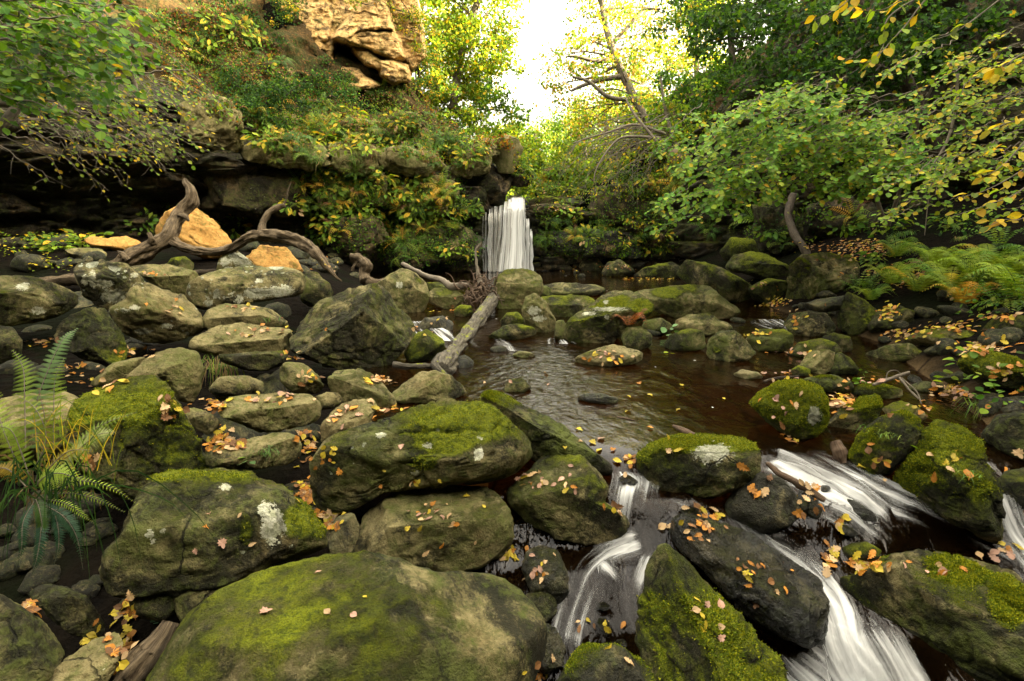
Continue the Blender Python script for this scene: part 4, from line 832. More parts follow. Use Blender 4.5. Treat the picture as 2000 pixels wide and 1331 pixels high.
def cascade(label, ref, strokes):
    strokes = [[(p_[0], p_[1], p_[2] * 1.15, p_[3] * .87) for p_ in st] for st in strokes]
    wt = np.zeros(len(CPX)); al_ = np.zeros(len(CPX)); ac_ = np.zeros(len(CPX))
    for si, st in enumerate(strokes):
        Q = catmull(np.array(st, float), 12 * len(st)); Lq = np.concatenate([[0], np.cumsum(np.hypot(*np.diff(Q[:, :2], axis=0).T))])
        best = np.full(len(CPX), 9.); bl_ = np.zeros(len(CPX)); bc_ = np.zeros(len(CPX)); bw_ = np.zeros(len(CPX))
        for k in range(len(Q) - 1):
            a, b = Q[k], Q[k + 1]; e = b[:2] - a[:2]; l2 = e @ e + 1e-9
            t_ = np.clip(((CPX - a[0]) * e[0] + (CPY - a[1]) * e[1]) / l2, 0, 1)
            dx_, dy_ = CPX - a[0] - t_ * e[0], CPY - a[1] - t_ * e[1]; hw = a[2] + (b[2] - a[2]) * t_
            dn = np.hypot(dx_, dy_) / hw; m_ = dn < best
            best = np.where(m_, dn, best); bl_ = np.where(m_, Lq[k] + t_ * math.sqrt(l2), bl_); bc_ = np.where(m_, (dx_ * e[1] - dy_ * e[0]) / math.sqrt(l2), bc_)
            fd = np.clip(np.minimum((Lq[k] + t_ * math.sqrt(l2)) / 40, (Lq[-1] - Lq[k] - t_ * math.sqrt(l2)) / 60 if CPY.max() < 1 or Q[-1, 1] < 1330 else 1), 0, 1)
            bw_ = np.where(m_, (a[3] + (b[3] - a[3]) * t_) * fd, bw_)
        w_ = np.clip(1 - best ** 2, 0, 1) ** .8 * bw_; m_ = w_ > wt
        al_ = np.where(m_, bl_ + si * 211, al_); ac_ = np.where(m_, bc_, ac_); wt = np.maximum(wt, w_)
    nz_ = fbm(np.stack([al_ / 60, ac_ / 9, 0 * al_ + 3], 1), 3)
    Z = CZ_.ravel() + .007 + wt * (.030 + .022 * nz_)
    V = np.stack([CX_.ravel(), CY_.ravel(), Z], 1); F = grid_faces(400, 300); F = F[wt[F].max(1) > .012]
    u_, inv = np.unique(F, return_inverse=True); F = inv.reshape(F.shape)
    loc = at(ref[0], ref[1], ref[2])
    o = mesh('cascade', V[u_], [F], M_RAPID, loc=loc, uv=np.stack([ac_[u_] / 90, al_[u_] / 220], 1), col=np.repeat(wt[u_][:, None], 3, 1))
    return tag(o, label, 'cascade')
cascade('narrow cascade sliding in silky steps beside the saddle-shaped boulder', (1240, 1000, 2.8), [
    [(1208, 898, 16, .3), (1232, 922, 30, .6), (1246, 946, 54, 1.0), (1240, 985, 62, .7), (1234, 1040, 60, .62), (1236, 1085, 52, .75)],
    [(1275, 1050, 30, .7), (1235, 1068, 34, .95), (1185, 1090, 36, .85), (1150, 1122, 38, .65), (1130, 1170, 42, .6), (1112, 1230, 46, .7), (1098, 1310, 52, .85)],
    [(1150, 1086, 22, .9), (1178, 1112, 22, .95), (1205, 1142, 20, .7), (1228, 1185, 18, .5)], [(1280, 1060, 20, .5), (1262, 1105, 22, .75), (1246, 1150, 18, .7), (1238, 1200, 14, .4)],
    [(1192, 1105, 66, .42), (1184, 1160, 78, .42), (1184, 1220, 80, .5), (1190, 1290, 76, .62)]])
cascade('main cascade spouting white past the black wet boulder in front', (1560, 1120, 2.4), [
    [(1280, 955, 20, .4), (1340, 985, 26, .6), (1400, 1010, 28, .62), (1455, 1040, 32, .7), (1515, 1080, 36, .8), (1572, 1122, 42, .8), (1612, 1165, 44, .95), (1636, 1215, 50, 1.1), (1652, 1275, 66, 1.15), (1690, 1345, 125, 1.2), (1720, 1400, 150, 1.2)],
    [(1545, 1250, 34, .5), (1595, 1290, 70, .85), (1650, 1345, 150, 1.0), (1680, 1400, 150, 1.)], [(1680, 1225, 40, .5), (1735, 1285, 50, .6), (1800, 1345, 70, .5), (1850, 1400, 60, .5)]])
cascade('broad white rapids fanning out beyond the black round boulder', (1640, 960, 3.1), [
    [(1482, 888, 18, .5), (1515, 902, 34, .9), (1568, 926, 46, .95), (1622, 952, 50, .95), (1680, 985, 52, .95), (1722, 1020, 48, .85), (1750, 1060, 44, .5)],
    [(1545, 872, 18, .35), (1600, 902, 34, .6), (1670, 938, 40, .75), (1740, 975, 40, .82), (1800, 1000, 36, .7), (1865, 1032, 28, .55), (1945, 1072, 26, .6), (2030, 1110, 34, .6)],
    [(1590, 975, 28, .6), (1650, 1008, 36, .85), (1702, 1045, 34, .7), (1760, 1082, 26, .5)], [(1490, 862, 10, .5), (1500, 882, 16, .75), (1510, 908, 20, .7)], [(1700, 1000, 60, .35), (1780, 1050, 70, .3), (1860, 1085, 50, .25)]])
cascade('far right runnel of white water behind the moss-quilted boulder', (1975, 980, 3.3), [[(1936, 900, 16, .5), (1952, 945, 22, .75), (1972, 990, 30, .85), (1995, 1040, 42, .85), (2030, 1085, 50, .85), (2080, 1140, 60, .8)]])
c5 = tag(empty('cascade', at(810, 640, 8.0)), 'small rill falling between the pyramid-like boulder and the fallen log', 'cascade')
def flat_foam(name, pts, par, z, wgt=.5):
    V, U, Cc = [], [], []
    for (px, py, hw) in pts:
        d = hit(px, py, lambda x, y: pool_z(x, y) + z)
        for i in range(9):
            u = i / 8; pp = at(px + (u - .5) * 2 * hw, py, d); V.append(pp); U.append((u, pp[1])); Cc.append(wgt)
    return under(mesh(name, V, [grid_faces(len(pts), 9)], M_RAPID, None, uv=np.array(U), col=np.repeat(np.array(Cc)[:, None], 3, 1)), par)
flat_foam('white_water', [(815, 628, 18), (826, 636, 30), (838, 646, 40), (850, 655, 34), (868, 666, 26)], c5, .05, .62)
flat_foam('white_water', [(960, 662, 40), (965, 668, 55), (975, 676, 60), (985, 686, 50)], c5, .012, .38)
flat_foam('white_water', [(1090, 660, 18), (1092, 665, 24), (1096, 672, 30)], c5, .012, .5)
c6 = tag(empty('cascade', at(1520, 636, 8.6)), 'pale ripple of water entering the pool under the square mossy block', 'cascade')
flat_foam('white_water', [(1495, 624, 30), (1505, 631, 40), (1520, 637, 36), (1530, 643, 24)], c6, .02, .55)
# ------------------------------------------------------------------ wood
def frames(P):
    T = nrm(np.gradient(P, axis=0)); U = np.zeros_like(T)
    u = np.cross(T[0], [0, 0, 1.0]);
    if np.linalg.norm(u) < 1e-3: u = np.array([1.0, 0, 0])
    u = nrm(u)
    for i in range(len(T)):
        u = nrm(u - T[i] * (u @ T[i])); U[i] = u
    return T, U, np.cross(T, U)
class Tubes:
    def __init__(s): s.V, s.F, s.UV, s.T3, s.n = [], [], [], [], 0
    def add(s, P, r, k=5, rough=0.0, seed=0, cap=False, grain=0.0):
        P = np.asarray(P, float); n = len(P); r = np.broadcast_to(np.asarray(r, float), (n,))
        T, U, Vv = frames(P); a = np.linspace(0, 2 * pi, k, endpoint=False)
        ring = P[:, None] + r[:, None, None] * (np.cos(a)[None, :, None] * U[:, None] + np.sin(a)[None, :, None] * Vv[:, None])
        ring = ring.reshape(-1, 3)
        if rough:
            c = np.repeat(P, k, 0); dv = ring - c; sc = np.repeat(r, k)[:, None]
            sc = float(r.mean()) + 1e-6
            ring = c + dv * (1 + rough * fbm(ring / (sc * 2.4) + seed, 4)[:, None])
            if grain:
                an = np.tile(a, n); l_ = np.repeat(np.concatenate([[0], np.cumsum(np.linalg.norm(np.diff(P, axis=0), axis=1))]), k)
                gv = fbm(np.stack([np.cos(an) * 2.6 + seed, np.sin(an) * 2.6, l_ / sc * .16], 1), 3)
                ring = ring + dv * (grain * gv - grain * .8 * (gv < -.25))[:, None]
        ln = np.concatenate([[0], np.cumsum(np.linalg.norm(np.diff(P, axis=0), axis=1))])
        uv = np.stack([np.repeat(ln, k), np.tile(np.arange(k) / k, n)], 1)
        i = np.arange(n - 1)[:, None] * k; j = np.arange(k)[None]; j2 = (j + 1) % k
        f = np.stack([i + j, i + j2, i + k + j2, i + k + j], -1).reshape(-1, 4) + s.n
        s.V.append(ring); s.F.append(f); s.UV.append(uv); s.n += len(ring)
        if cap:
            for e, base in ((0, s.n - n * k), (n - 1, s.n - k)):
                s.V.append(P[e:e + 1]); s.UV.append(np.array([[0, 0.]])); s.n += 1
                tri = np.stack([base + np.arange(k), base + (np.arange(k) + 1) % k, np.full(k, s.n - 1)], 1)
                if e == 0: tri = tri[:, ::-1]
                s.T3.append(tri)
    def build(s, name, mat, parent=None, loc=None):
        fs = [np.concatenate(s.F)] + ([np.concatenate(s.T3)] if s.T3 else [])
        V = np.concatenate(s.V)
        if loc is not None: V = V - np.asarray(loc)
        return obj(name, mesh_data(name, V, fs, mat, uv=np.concatenate(s.UV)), parent, None if parent else loc)
def pxpath(pts, n=None):
    """(px, py, depth, radius px) -> smooth 3-D path and radii in metres"""
    Q = catmull(np.array(pts, float), n or 10 * len(pts))
    return np.array([at(a, b, d) for a, b, d, r in Q]), np.maximum(Q[:, 3], .3) / 1000 * Q[:, 2]
def limb(name, pts, mat, k=14, rough=.16, parent=None, loc=None, extra=(), n=None, grain=.22):
    t = Tubes()
    for i, p in enumerate([pts, *extra]):
        P, r = pxpath(p, n); t.add(P, r, k if i == 0 else max(6, k - 4), rough, seed=i * 7.7 + len(pts), cap=True, grain=grain)
    return t.build(name, mat, parent, loc)
dl = hit(865, 726, lambda x, y: 0 * x + .12)
du = hit(985, 609)
L = lambda px, py, f, r: (px, py, dl + (du - dl) * f, r)
loc = at(862, 722, dl)
lg = tag(empty('fallen_log', loc), 'pale bare log slanting from the block-shaped boulder down into the pool', 'log')
limb('trunk', [L(976, 562, 1.0, 11), L(952, 600, .78, 12.5), L(918, 648, .5, 14), L(892, 685, .27, 15.5), L(872, 712, .09, 20), L(866, 722, .03, 16)], M_LOG, 36, .14, lg, loc, n=110)
limb('broken_branch', [L(868, 708, .1, 11), L(845, 715, .06, 6), L(820, 715, .03, 5), L(790, 716, .0, 6), L(768, 712, .0, 7)], M_LOG, 10, .25, lg, loc)
limb('root_spur', [L(862, 700, .12, 14), L(852, 716, .04, 10), L(872, 735, -.02, 4)], M_LOG, 10, .25, lg, loc)
loc = at(230, 523, 9.6)
dw = tag(empty('driftwood', loc), 'big forked grey driftwood limb rearing up in front of the golden slabs', 'driftwood')
limb('trunk', [(222, 528, 9.5, 14.8), (262, 502, 9.6, 17.0), (300, 482, 9.7, 17.0), (328, 462, 9.8, 16.2), (342, 432, 9.9, 13.3), (360, 408, 10, 11.8), (374, 390, 10, 11.1), (372, 370, 10, 8.1), (364, 358, 10, 5.9), (361, 349, 10, 2.2)], M_DRIFT, 32, .26, dw, loc, grain=.3)
limb('broken_stub', [(300, 478, 9.6, 7.2), (296, 466, 9.5, 5.4), (290, 455, 9.5, 3.6)], M_DRIFT, 10, .4, dw, loc)
limb('broken_stub', [(250, 508, 9.4, 8.1), (240, 498, 9.35, 5.4), (228, 492, 9.3, 3.6)], M_DRIFT, 10, .4, dw, loc)
limb('broken_stub', [(352, 420, 9.9, 6.3), (362, 424, 9.8, 4.5), (368, 432, 9.8, 2.7)], M_DRIFT, 10, .4, dw, loc)
limb('arched_limb', [(335, 468, 9.8, 9.6), (360, 484, 9.75, 8.1), (400, 492, 9.7, 7.4), (440, 490, 9.65, 7.4), (470, 474, 9.6, 8.1), (490, 462, 9.6, 9.6), (520, 459, 9.6, 11.1), (560, 466, 9.6, 11.1), (595, 478, 9.6, 11.8), (622, 500, 9.55, 9.6), (642, 525, 9.5, 5.9), (655, 540, 9.5, 3.0), (668, 550, 9.5, 1.1)], M_DRIFT, 28, .3, dw, loc, grain=.3)
limb('upright_fork', [(508, 462, 9.6, 8.8), (512, 445, 9.65, 6.7), (516, 430, 9.7, 5.9), (528, 414, 9.75, 5.9), (545, 405, 9.8, 5.1), (557, 402, 9.8, 3.7)], M_DRIFT, 14, .25, dw, loc, extra=[[(552, 404, 9.8, 2.2), (560, 388, 9.8, 1.4), (562, 375, 9.8, 1.4), (568, 358, 9.8, 0.7)]])
def stick(label, pts, mat=M_TWIG, name='stick', cat='stick', k=8, rough=.15, extra=()):
    l = at(pts[0][0], pts[0][1], pts[0][2])
    o = limb(name, pts, mat, k, rough, None, l, extra); return tag(o, label, cat)
stick('gnarled dark driftwood stump with curled top beside the plunge pool', [(685, 503, 11.0, 9), (700, 506, 11, 12), (715, 518, 11, 11), (712, 535, 11, 9), (716, 550, 10.9, 12)], M_DRIFT, 'driftwood_stump', 'stump', 14, .5, extra=[[(700, 510, 11, 6), (692, 520, 11, 4), (688, 530, 11, 2)], [(716, 548, 10.9, 8), (735, 552, 10.9, 6), (752, 548, 11, 4)]])
stick('long pale crooked stick angling down toward the tangle of roots', [(786, 515, 11.5, 4), (805, 525, 11.3, 5), (835, 540, 11, 5), (862, 547, 10.8, 6), (885, 560, 10.6, 8), (915, 556, 10.5, 5)])
stick('thin upright pale branch standing in front of the waterfall', [(940, 562, 10.5, 8), (934, 535, 10.5, 4), (930, 510, 10.5, 2.6), (929, 490, 10.5, 2.4), (936, 480, 10.5, 2), (938, 475, 10.5, 1)])
# matted roots and twigs caught behind the log
t = Tubes(); rr = np.random.default_rng(3)
for i in range(85):
    a = at(rr.normal(935, 17), rr.normal(572, 12), 10.4 + rr.normal(0, .2)); pth = [a]; d = nrm(rr.normal(size=3) * np.array([1, .6, .6]))
    for s in range(7):
        d = nrm(d + rr.normal(size=3) * .5 + np.array([0, 0, -.05])); pth.append(pth[-1] + d * rr.uniform(.05, .10))
    t.add(catmull(pth, 14), np.linspace(rr.uniform(.01, .028), .004, 14), 5, .2, i)
o = t.build('root_tangle', M_WOODDARK, None, at(935, 575, 10.4)); tag(o, 'matted tangle of dark roots and twigs jammed at the upper end of the log', 'roots')
ds = 3.15
stick('weathered plank-like stick lying along the upper right rapids', [(1498, 905, 3.15, 4), (1530, 930, 3.05, 7), (1575, 955, 2.98, 8), (1612, 978, 2.92, 5)], M_WOODDARK)
stick('brown splintered piece of wood floating at the right side of the pool', [(1314, 832, 3.75, 3), (1335, 841, 3.7, 6), (1356, 852, 3.65, 6)], M_WOODDARK)
stick('thin reddish twig floating in the middle of the pool', [(1205, 815, 3.9, 1.5), (1222, 818, 3.88, 2), (1240, 822, 3.86, 1.5)], M_WOODDARK)
d0 = 4.5
stick('broken pale twig fork poking out of the right channel', [(1705, 752, d0, 3), (1740, 740, d0, 4), (1776, 728, d0, 3)], extra=[[(1755, 736, d0, 2.5), (1775, 760, d0 - .1, 2), (1795, 780, d0 - .2, 1.5)], [(1760, 738, d0, 1.5), (1790, 765, d0 - .1, 1.2), (1800, 790, d0 - .2, 1)], [(1730, 742, d0, 1), (1735, 727, d0, .8), (1750, 724, d0, .8), (1762, 732, d0, .6)]])
stick('thin crooked twig on the waterline left of the shaggy moss boulder', [(1492, 745, 5.3, 2), (1520, 738, 5.4, 2.2), (1560, 735, 5.5, 1.6)], M_DARKTWIG)
stick('smooth grey log partly hidden behind the lichen-spattered boulder', [(60, 553, 9.6, 9), (100, 550, 9.5, 10), (150, 547, 9.4, 12), (190, 545, 9.3, 12)], M_DRIFT, 'fallen_log', 'log', 14)
stick('thin dark trunk lying behind the flat topped tan boulder', [(330, 540, 9.7, 4), (380, 533, 9.7, 5), (430, 530, 9.8, 5)], M_DARKTWIG, 'fallen_log', 'log')
db = 2.15
stick('splintered crumbling log with pale wood at the bottom, beside the huge olive boulder', [(240, 1350, db, 34), (270, 1310, db + .03, 36), (300, 1272, db + .06, 28), (322, 1240, db + .09, 20), (334, 1216, db + .12, 15)], M_DRIFT, 'broken_log', 'log', 22, .22)
stick('slender trunk bending over the large square mossy block', [(1580, 502, 11.0, 8), (1566, 480, 11.3, 7), (1550, 455, 11.8, 7), (1540, 420, 12.2, 7), (1550, 380, 12.6, 7)], M_DARKTWIG, 'sapling', 'tree')
stick('dark broken stub of wood standing in the upper right rapids', [(1648, 905, 3.3, 10), (1640, 885, 3.32, 11), (1630, 862, 3.35, 9)], M_WOODDARK, 'wood_stub', 'wood', 10, .4)

# ------------------------------------------------------------------ leaves
def tmpl(kind):
    if kind == 'oval':
        h = [(.0, 0), (.22, .30), (.5, .40), (.78, .27), (1, 0)]
        V = [(x, y, .22 * y) for x, y in h] + [(x, -y, .22 * y) for x, y in h[1:-1]]
        return np.array(V, float), [np.array([[0, 4, 3, 2, 1]]), np.array([[0, 5, 6, 7, 4]])]
    if kind == 'quad':
        return np.array([(0, 0, 0), (.5, .42, .06), (1, 0, 0), (.5, -.42, .06)], float), [np.array([[0, 3, 2, 1]])]
    if kind == 'pinna':
        return np.array([(0, 0, 0), (.3, .5, .0), (1, 0, -.1), (.3, -.5, .0)], float), [np.array([[0, 3, 2, 1]])]
    if kind == 'oak':
        h = [(0, .03), (.12, .05), (.2, .17), (.3, .11), (.38, .27), (.5, .17), (.6, .33), (.72, .2), (.82, .24), (.92, .12), (1, .0)]
    elif kind == 'beech':
        h = [(0, .02), (.14, .04), (.28, .26), (.5, .38), (.72, .3), (.9, .12), (1, 0)]
    elif kind == 'maple':
        h = [(0, .02), (.2, .04), (.12, .3), (.3, .27), (.34, .5), (.5, .34), (.62, .42), (.66, .2), (.86, .16), (1, 0)]
    n = len(h); cur = lambda x, y: .10 * math.sin(3.0 * x) + .35 * y * y + .05 * math.sin(7 * x)
    V = [(x, y, cur(x, y)) for x, y in h] + [(x, -y, cur(x, -y) + .04 * x) for x, y in h[:-1]] + [(.02, 0, 0), (.5, 0, cur(.5, 0))]
    f = []
    a, b = 2 * n - 1, 2 * n
    idx = list(range(n)); rid = list(range(n, 2 * n - 1)) + [n - 1]
    tri = [[a, 0, b], [a, b, n]]
    for k in range(n - 1): tri.append([b, idx[k], idx[k + 1]]); tri.append([b, rid[k + 1], rid[k]])
    return np.array(V, float), [np.array(tri)]
TM = {k: tmpl(k) for k in ('oval', 'quad', 'pinna', 'oak', 'beech', 'maple')}
class Leaves:
    def __init__(s): s.L = []
    def add(s, P, A, Nn, S_, Wd, Cc):
        P = np.atleast_2d(P); n = len(P)
        s.L.append((P, np.broadcast_to(A, (n, 3)), np.broadcast_to(Nn, (n, 3)), np.broadcast_to(S_, (n,)), np.broadcast_to(Wd, (n,)), np.broadcast_to(Cc, (n, 3))))
    def build(s, name, mat, kind, parent=None, loc=None):
        P, A, Nn, S_, Wd, Cc = [np.concatenate([l[i] for l in s.L]) for i in range(6)]
        A = nrm(A); Nn = nrm(Nn - A * (A * Nn).sum(1, keepdims=True)); Bn = np.cross(Nn, A)
        T, fs = TM[kind]; k = len(T)
        V = P[:, None] + T[None, :, 0:1] * (A * S_[:, None])[:, None] + T[None, :, 1:2] * (Bn * (S_ * Wd)[:, None])[:, None] + T[None, :, 2:3] * (Nn * S_[:, None])[:, None]
        V = V.reshape(-1, 3)
        if loc is not None: V = V - np.asarray(loc)
        o_ = (np.arange(len(P)) * k)[:, None, None]
        F = [(f[None] + o_).reshape(-1, f.shape[1]) for f in fs]
        return obj(name, mesh_data(name, V, F, mat, smooth=False, col=np.repeat(Cc, k, 0)), parent, None if parent else loc)
GRN, MID, LIME, YEL, GOLD, ORG, RUST, TAN, PINK, DARK = [np.array(c) for c in ((.045, .105, .014), (.080, .150, .018), (.150, .205, .020), (.40, .30, .025), (.40, .235, .025), (.40, .165, .022), (.150, .070, .024), (.42, .28, .14), (.36, .21, .145), (.020, .052, .012))]
def pal(n, items, rng, jit=.25):
    cs = np.array([c for c, _ in items]); w = np.array([x for _, x in items], float)
    i = rng.choice(len(cs), n, p=w / w.sum())
    return np.clip(cs[i] * (1 + rng.normal(0, jit, (n, 1))).clip(.4, 1.9) * (1 + rng.normal(0, .06, (n, 3))), .004, .8)

def spray(Lv, Tb, p0, p1, sag, r0, ntw, ls, items, rng, twl=.5, start=.3, flat=.35, dens=1.0, bare=.0, face=(0, 0, 1.)):
    """a leafy branch from p0 to p1 with flat side twigs, hazel fashion"""
    p0, p1 = np.asarray(p0, float), np.asarray(p1, float)
    mid = (p0 + p1) / 2 + np.array([0, 0, sag]); n = 16
    P = catmull([p0, mid + rng.normal(0, .06, 3), p1], n)
    P[1:-1] += rng.normal(0, .012, (n - 2, 3)) * np.linalg.norm(p1 - p0)
    Tb.add(P, np.linspace(r0, r0 * .25, n), 5)
    tw = []
    Lt = np.linalg.norm(p1 - p0)
    for k in range(ntw):
        f = start + (1 - start) * (k + rng.uniform(0, 1)) / ntw; i = min(int(f * (n - 1)), n - 2)
        b = P[i] + (P[i + 1] - P[i]) * (f * (n - 1) - i); T = nrm(P[i + 1] - P[i])
        side = nrm(np.cross(T, [0, 0, 1.0])) * (1 if k % 2 else -1)
        d = nrm(T * rng.uniform(.5, 1.1) + side * rng.uniform(.5, 1.0) + np.array([0, 0, rng.normal(-.05, .22)]))
        l = twl * rng.uniform(.5, 1.15) * (1.15 - .6 * f)
        pts = [b]
        for s in range(5):
            d = nrm(d + rng.normal(0, .14, 3) + np.array([0, 0, -.05])); pts.append(pts[-1] + d * l / 5)
        tw.append((np.array(pts), .12))
        Tb.add(pts, np.linspace(r0 * .32, r0 * .1, 6), 4)
    tw.append((P[int(n * .6):], 0.0))
    for pts, st in tw:
        if rng.uniform() < bare: continue
        seg = np.linalg.norm(np.diff(pts, axis=0), axis=1).sum(); m_ = max(2, int(seg / (ls * .62) * dens))
        f = np.linspace(st, 1, m_) * (len(pts) - 1.001); i = f.astype(int)
        pos = pts[i] + (pts[i + 1] - pts[i]) * (f - i)[:, None]; T = nrm(pts[i + 1] - pts[i])
        sd = nrm(np.cross(T, [0, 0, 1.0])) * np.where(np.arange(m_) % 2, 1, -1)[:, None]
        A = nrm(T * .75 + sd * .8 + rng.normal(0, .22, (m_, 3)) + np.array([0, 0, -.22])); A[-1] = nrm(T[-1] + np.array([0, 0, -.2]))
        Nn = np.array(face) + rng.normal(0, flat, (m_, 3))
        Lv.add(pos, A, Nn, ls * rng.uniform(.6, 1.15, m_), rng.uniform(.85, 1.1, m_), pal(m_, items, rng))

def inpoly(poly_, rng):
    lo, hi = poly_.min(0), poly_.max(0)
    while True:
        x, y = rng.uniform(lo, hi); c = False
        for i in range(len(poly_)):
            a, b = poly_[i], poly_[i - 1]
            if (a[1] > y) != (b[1] > y) and x < (b[0] - a[0]) * (y - a[1]) / (b[1] - a[1]) + a[0]: c = not c
        if c: return x, y
def bushy_tree(name, label, cat, trunk, blobs, items, ls, per, rng, bark=M_BARK, leafmat=M_LEAFSUN, kind='quad', group=None, twig=True, squash=.75, extra_limbs=(), spread=.75):
    """trunk: list of (px,py,d,rpx). blobs: (px,py,d,rpx[,items]): leaf clumps at the ends of limbs"""
    loc = at(*trunk[0][:3]); root = tag(empty(name, loc), label, cat, group)
    tb = Tubes(); P, r = pxpath(trunk, 24); tb.add(P, r, 9, .12)
    for e in extra_limbs:
        Pe, re = pxpath(e, 8 * len(e)); tb.add(Pe, re, 6, .12)
    lv = Leaves()
    for bl in blobs:
        px, py, d, rp = bl[:4]; it = bl[4] if len(bl) > 4 else items
        c = at(px, py, d); R = rp / 1000 * d
        j = np.argmin(np.linalg.norm(P - (c + np.array([0, 0, -R * 1.2])), axis=1)); b = P[j]
        pth = catmull([b, (b + c) / 2 + rng.normal(0, .18, 3) * R * 1.5, c], 12)
        tb.add(pth, np.linspace(min(r[j] * .5, .05), .008, 12), 5, .1)
        nc = 10
        for _ in range(nc):
            q_ = c + rng.normal(0, 1, 3) * R * spread * np.array([1, 1, squash])
            if twig:
                f0 = pth[rng.integers(5, 12)]; tb.add(catmull([f0, (f0 + q_) / 2 + rng.normal(0, .15, 3) * R, q_], 6), np.linspace(.009, .003, 6), 3)
            m_ = max(3, int(2.3 * per * R * R * rng.uniform(.4, 1.5)))
            pos = q_ + rng.normal(0, 1, (m_, 3)) * R * .30 * np.array([1, 1, .55])
            A = nrm(rng.normal(0, 1, (m_, 3)) + np.array([0, -.2, -.5])); Nn = np.array([0, -.55, .8]) + rng.normal(0, .7, (m_, 3))
            tint = rng.uniform(.75, 1.25)
            lv.add(pos, A, Nn, ls * rng.uniform(.55, 1.05, m_), rng.uniform(.8, 1.1, m_), pal(m_, it, rng) * tint)
    tb.build('trunk', bark, root, loc); lv.build('crown', leafmat, kind, root, loc)
    return root
# ------------------------------------------------------------------ trees
rng = np.random.default_rng(21)
YG = [(LIME * 1.2, 5), (MID * 1.2, 4), (YEL, 1.1), (GOLD, .4)]
GOLDEN = [(GOLD, .6), (YEL, 1.2), (LIME * 1.3, 5), (MID * 1.3, 2), (TAN * .9, 1.6)]
GREENS = [(GRN, 4), (MID, 4), (LIME, 1.5), (YEL, .25)]
DEEP = [(DARK, 4), (GRN, 3), (MID, .6), (YEL, .08)]
FRESH = [(MID * 1.15, 4), (LIME * 1.2, 5), (GRN, 1.2), (YEL, .5)]
bushy_tree('tree', 'leaning slim tree with yellow-green crown on the skyline right of the golden crag', 'tree',
    [(884, 215, 24, 8), (893, 150, 24, 8), (905, 90, 24, 7), (922, 35, 24, 7), (940, -20, 24, 6), (955, -90, 24, 4)],
    [(862, 35, 23.5, 42), (905, 10, 24.5, 45), (945, 35, 24, 42), (972, 70, 24.2, 24), (865, 105, 23.5, 36), (930, 110, 24.6, 45), (975, 135, 24, 30), (905, 165, 24.5, 34), (845, 150, 23.2, 36), (960, -40, 24, 50), (900, -60, 24, 50), (850, -30, 24, 45), (840, 70, 23.2, 34), (880, 200, 23.8, 30), (822, 20, 25, 40), (838, 110, 25, 38), (850, 160, 25, 34), (865, 215, 24.5, 28), (815, -40, 25, 50), (885, 60, 25.5, 44), (925, 75, 23.4, 40), (950, 130, 23.4, 36), (915, 205, 24.5, 30),
     (945, 190, 23.0, 28, GREENS), (988, 203, 23.0, 22, GREENS), (1012, 222, 23.0, 16, GREENS), (935, 235, 23, 26, YG), (975, 250, 23.5, 24, YG)],
    YG, .17, 52, rng, kind='oval')
bushy_tree('tree', 'spreading golden autumn tree with gnarled trunk, on the right of the bright sky gap', 'tree',
    [(1295, 300, 21, 7), (1262, 235, 21, 7), (1238, 190, 21.2, 8), (1205, 120, 21.5, 7), (1185, 60, 21.8, 6), (1175, 0, 22, 5), (1180, -70, 22, 4)],
    [(1095, 110, 21.5, 28), (1125, 75, 21.5, 34), (1140, 125, 22, 42), (1095, 165, 21.5, 34), (1165, 60, 22, 42), (1215, 90, 22.5, 44), (1150, 190, 22, 38), (1225, 150, 22.5, 42), (1265, 60, 23, 46), (1275, 130, 23, 40), (1075, 165, 21.5, 20), (1110, 222, 21.5, 30), (1145, 35, 22, 32), (1170, -20, 22.4, 50), (1240, -20, 23, 55), (1190, 230, 22, 34), (1290, 190, 23, 36), (1320, 40, 25, 50), (1330, 110, 25, 44), (1140, 250, 23, 30), (1260, 240, 23, 36), (1300, -30, 25, 50), (1205, 115, 20.8, 34), (1240, 195, 20.6, 30)],
    GOLDEN, .15, 26, rng, kind='oval',
    extra_limbs=[[(1215, 150, 21.4, 6), (1180, 155, 21.2, 5), (1145, 165, 21, 4), (1115, 178, 20.9, 2.5)], [(1200, 115, 21.5, 6), (1165, 120, 21.2, 4), (1130, 112, 21, 3), (1108, 110, 21, 2)],
                 [(1240, 195, 21, 5), (1190, 190, 20.6, 4), (1150, 160, 20.5, 3), (1118, 150, 20.5, 2)], [(1195, 85, 21.8, 5), (1230, 50, 22, 4), (1255, 20, 22, 3), (1290, 18, 22, 2)]])
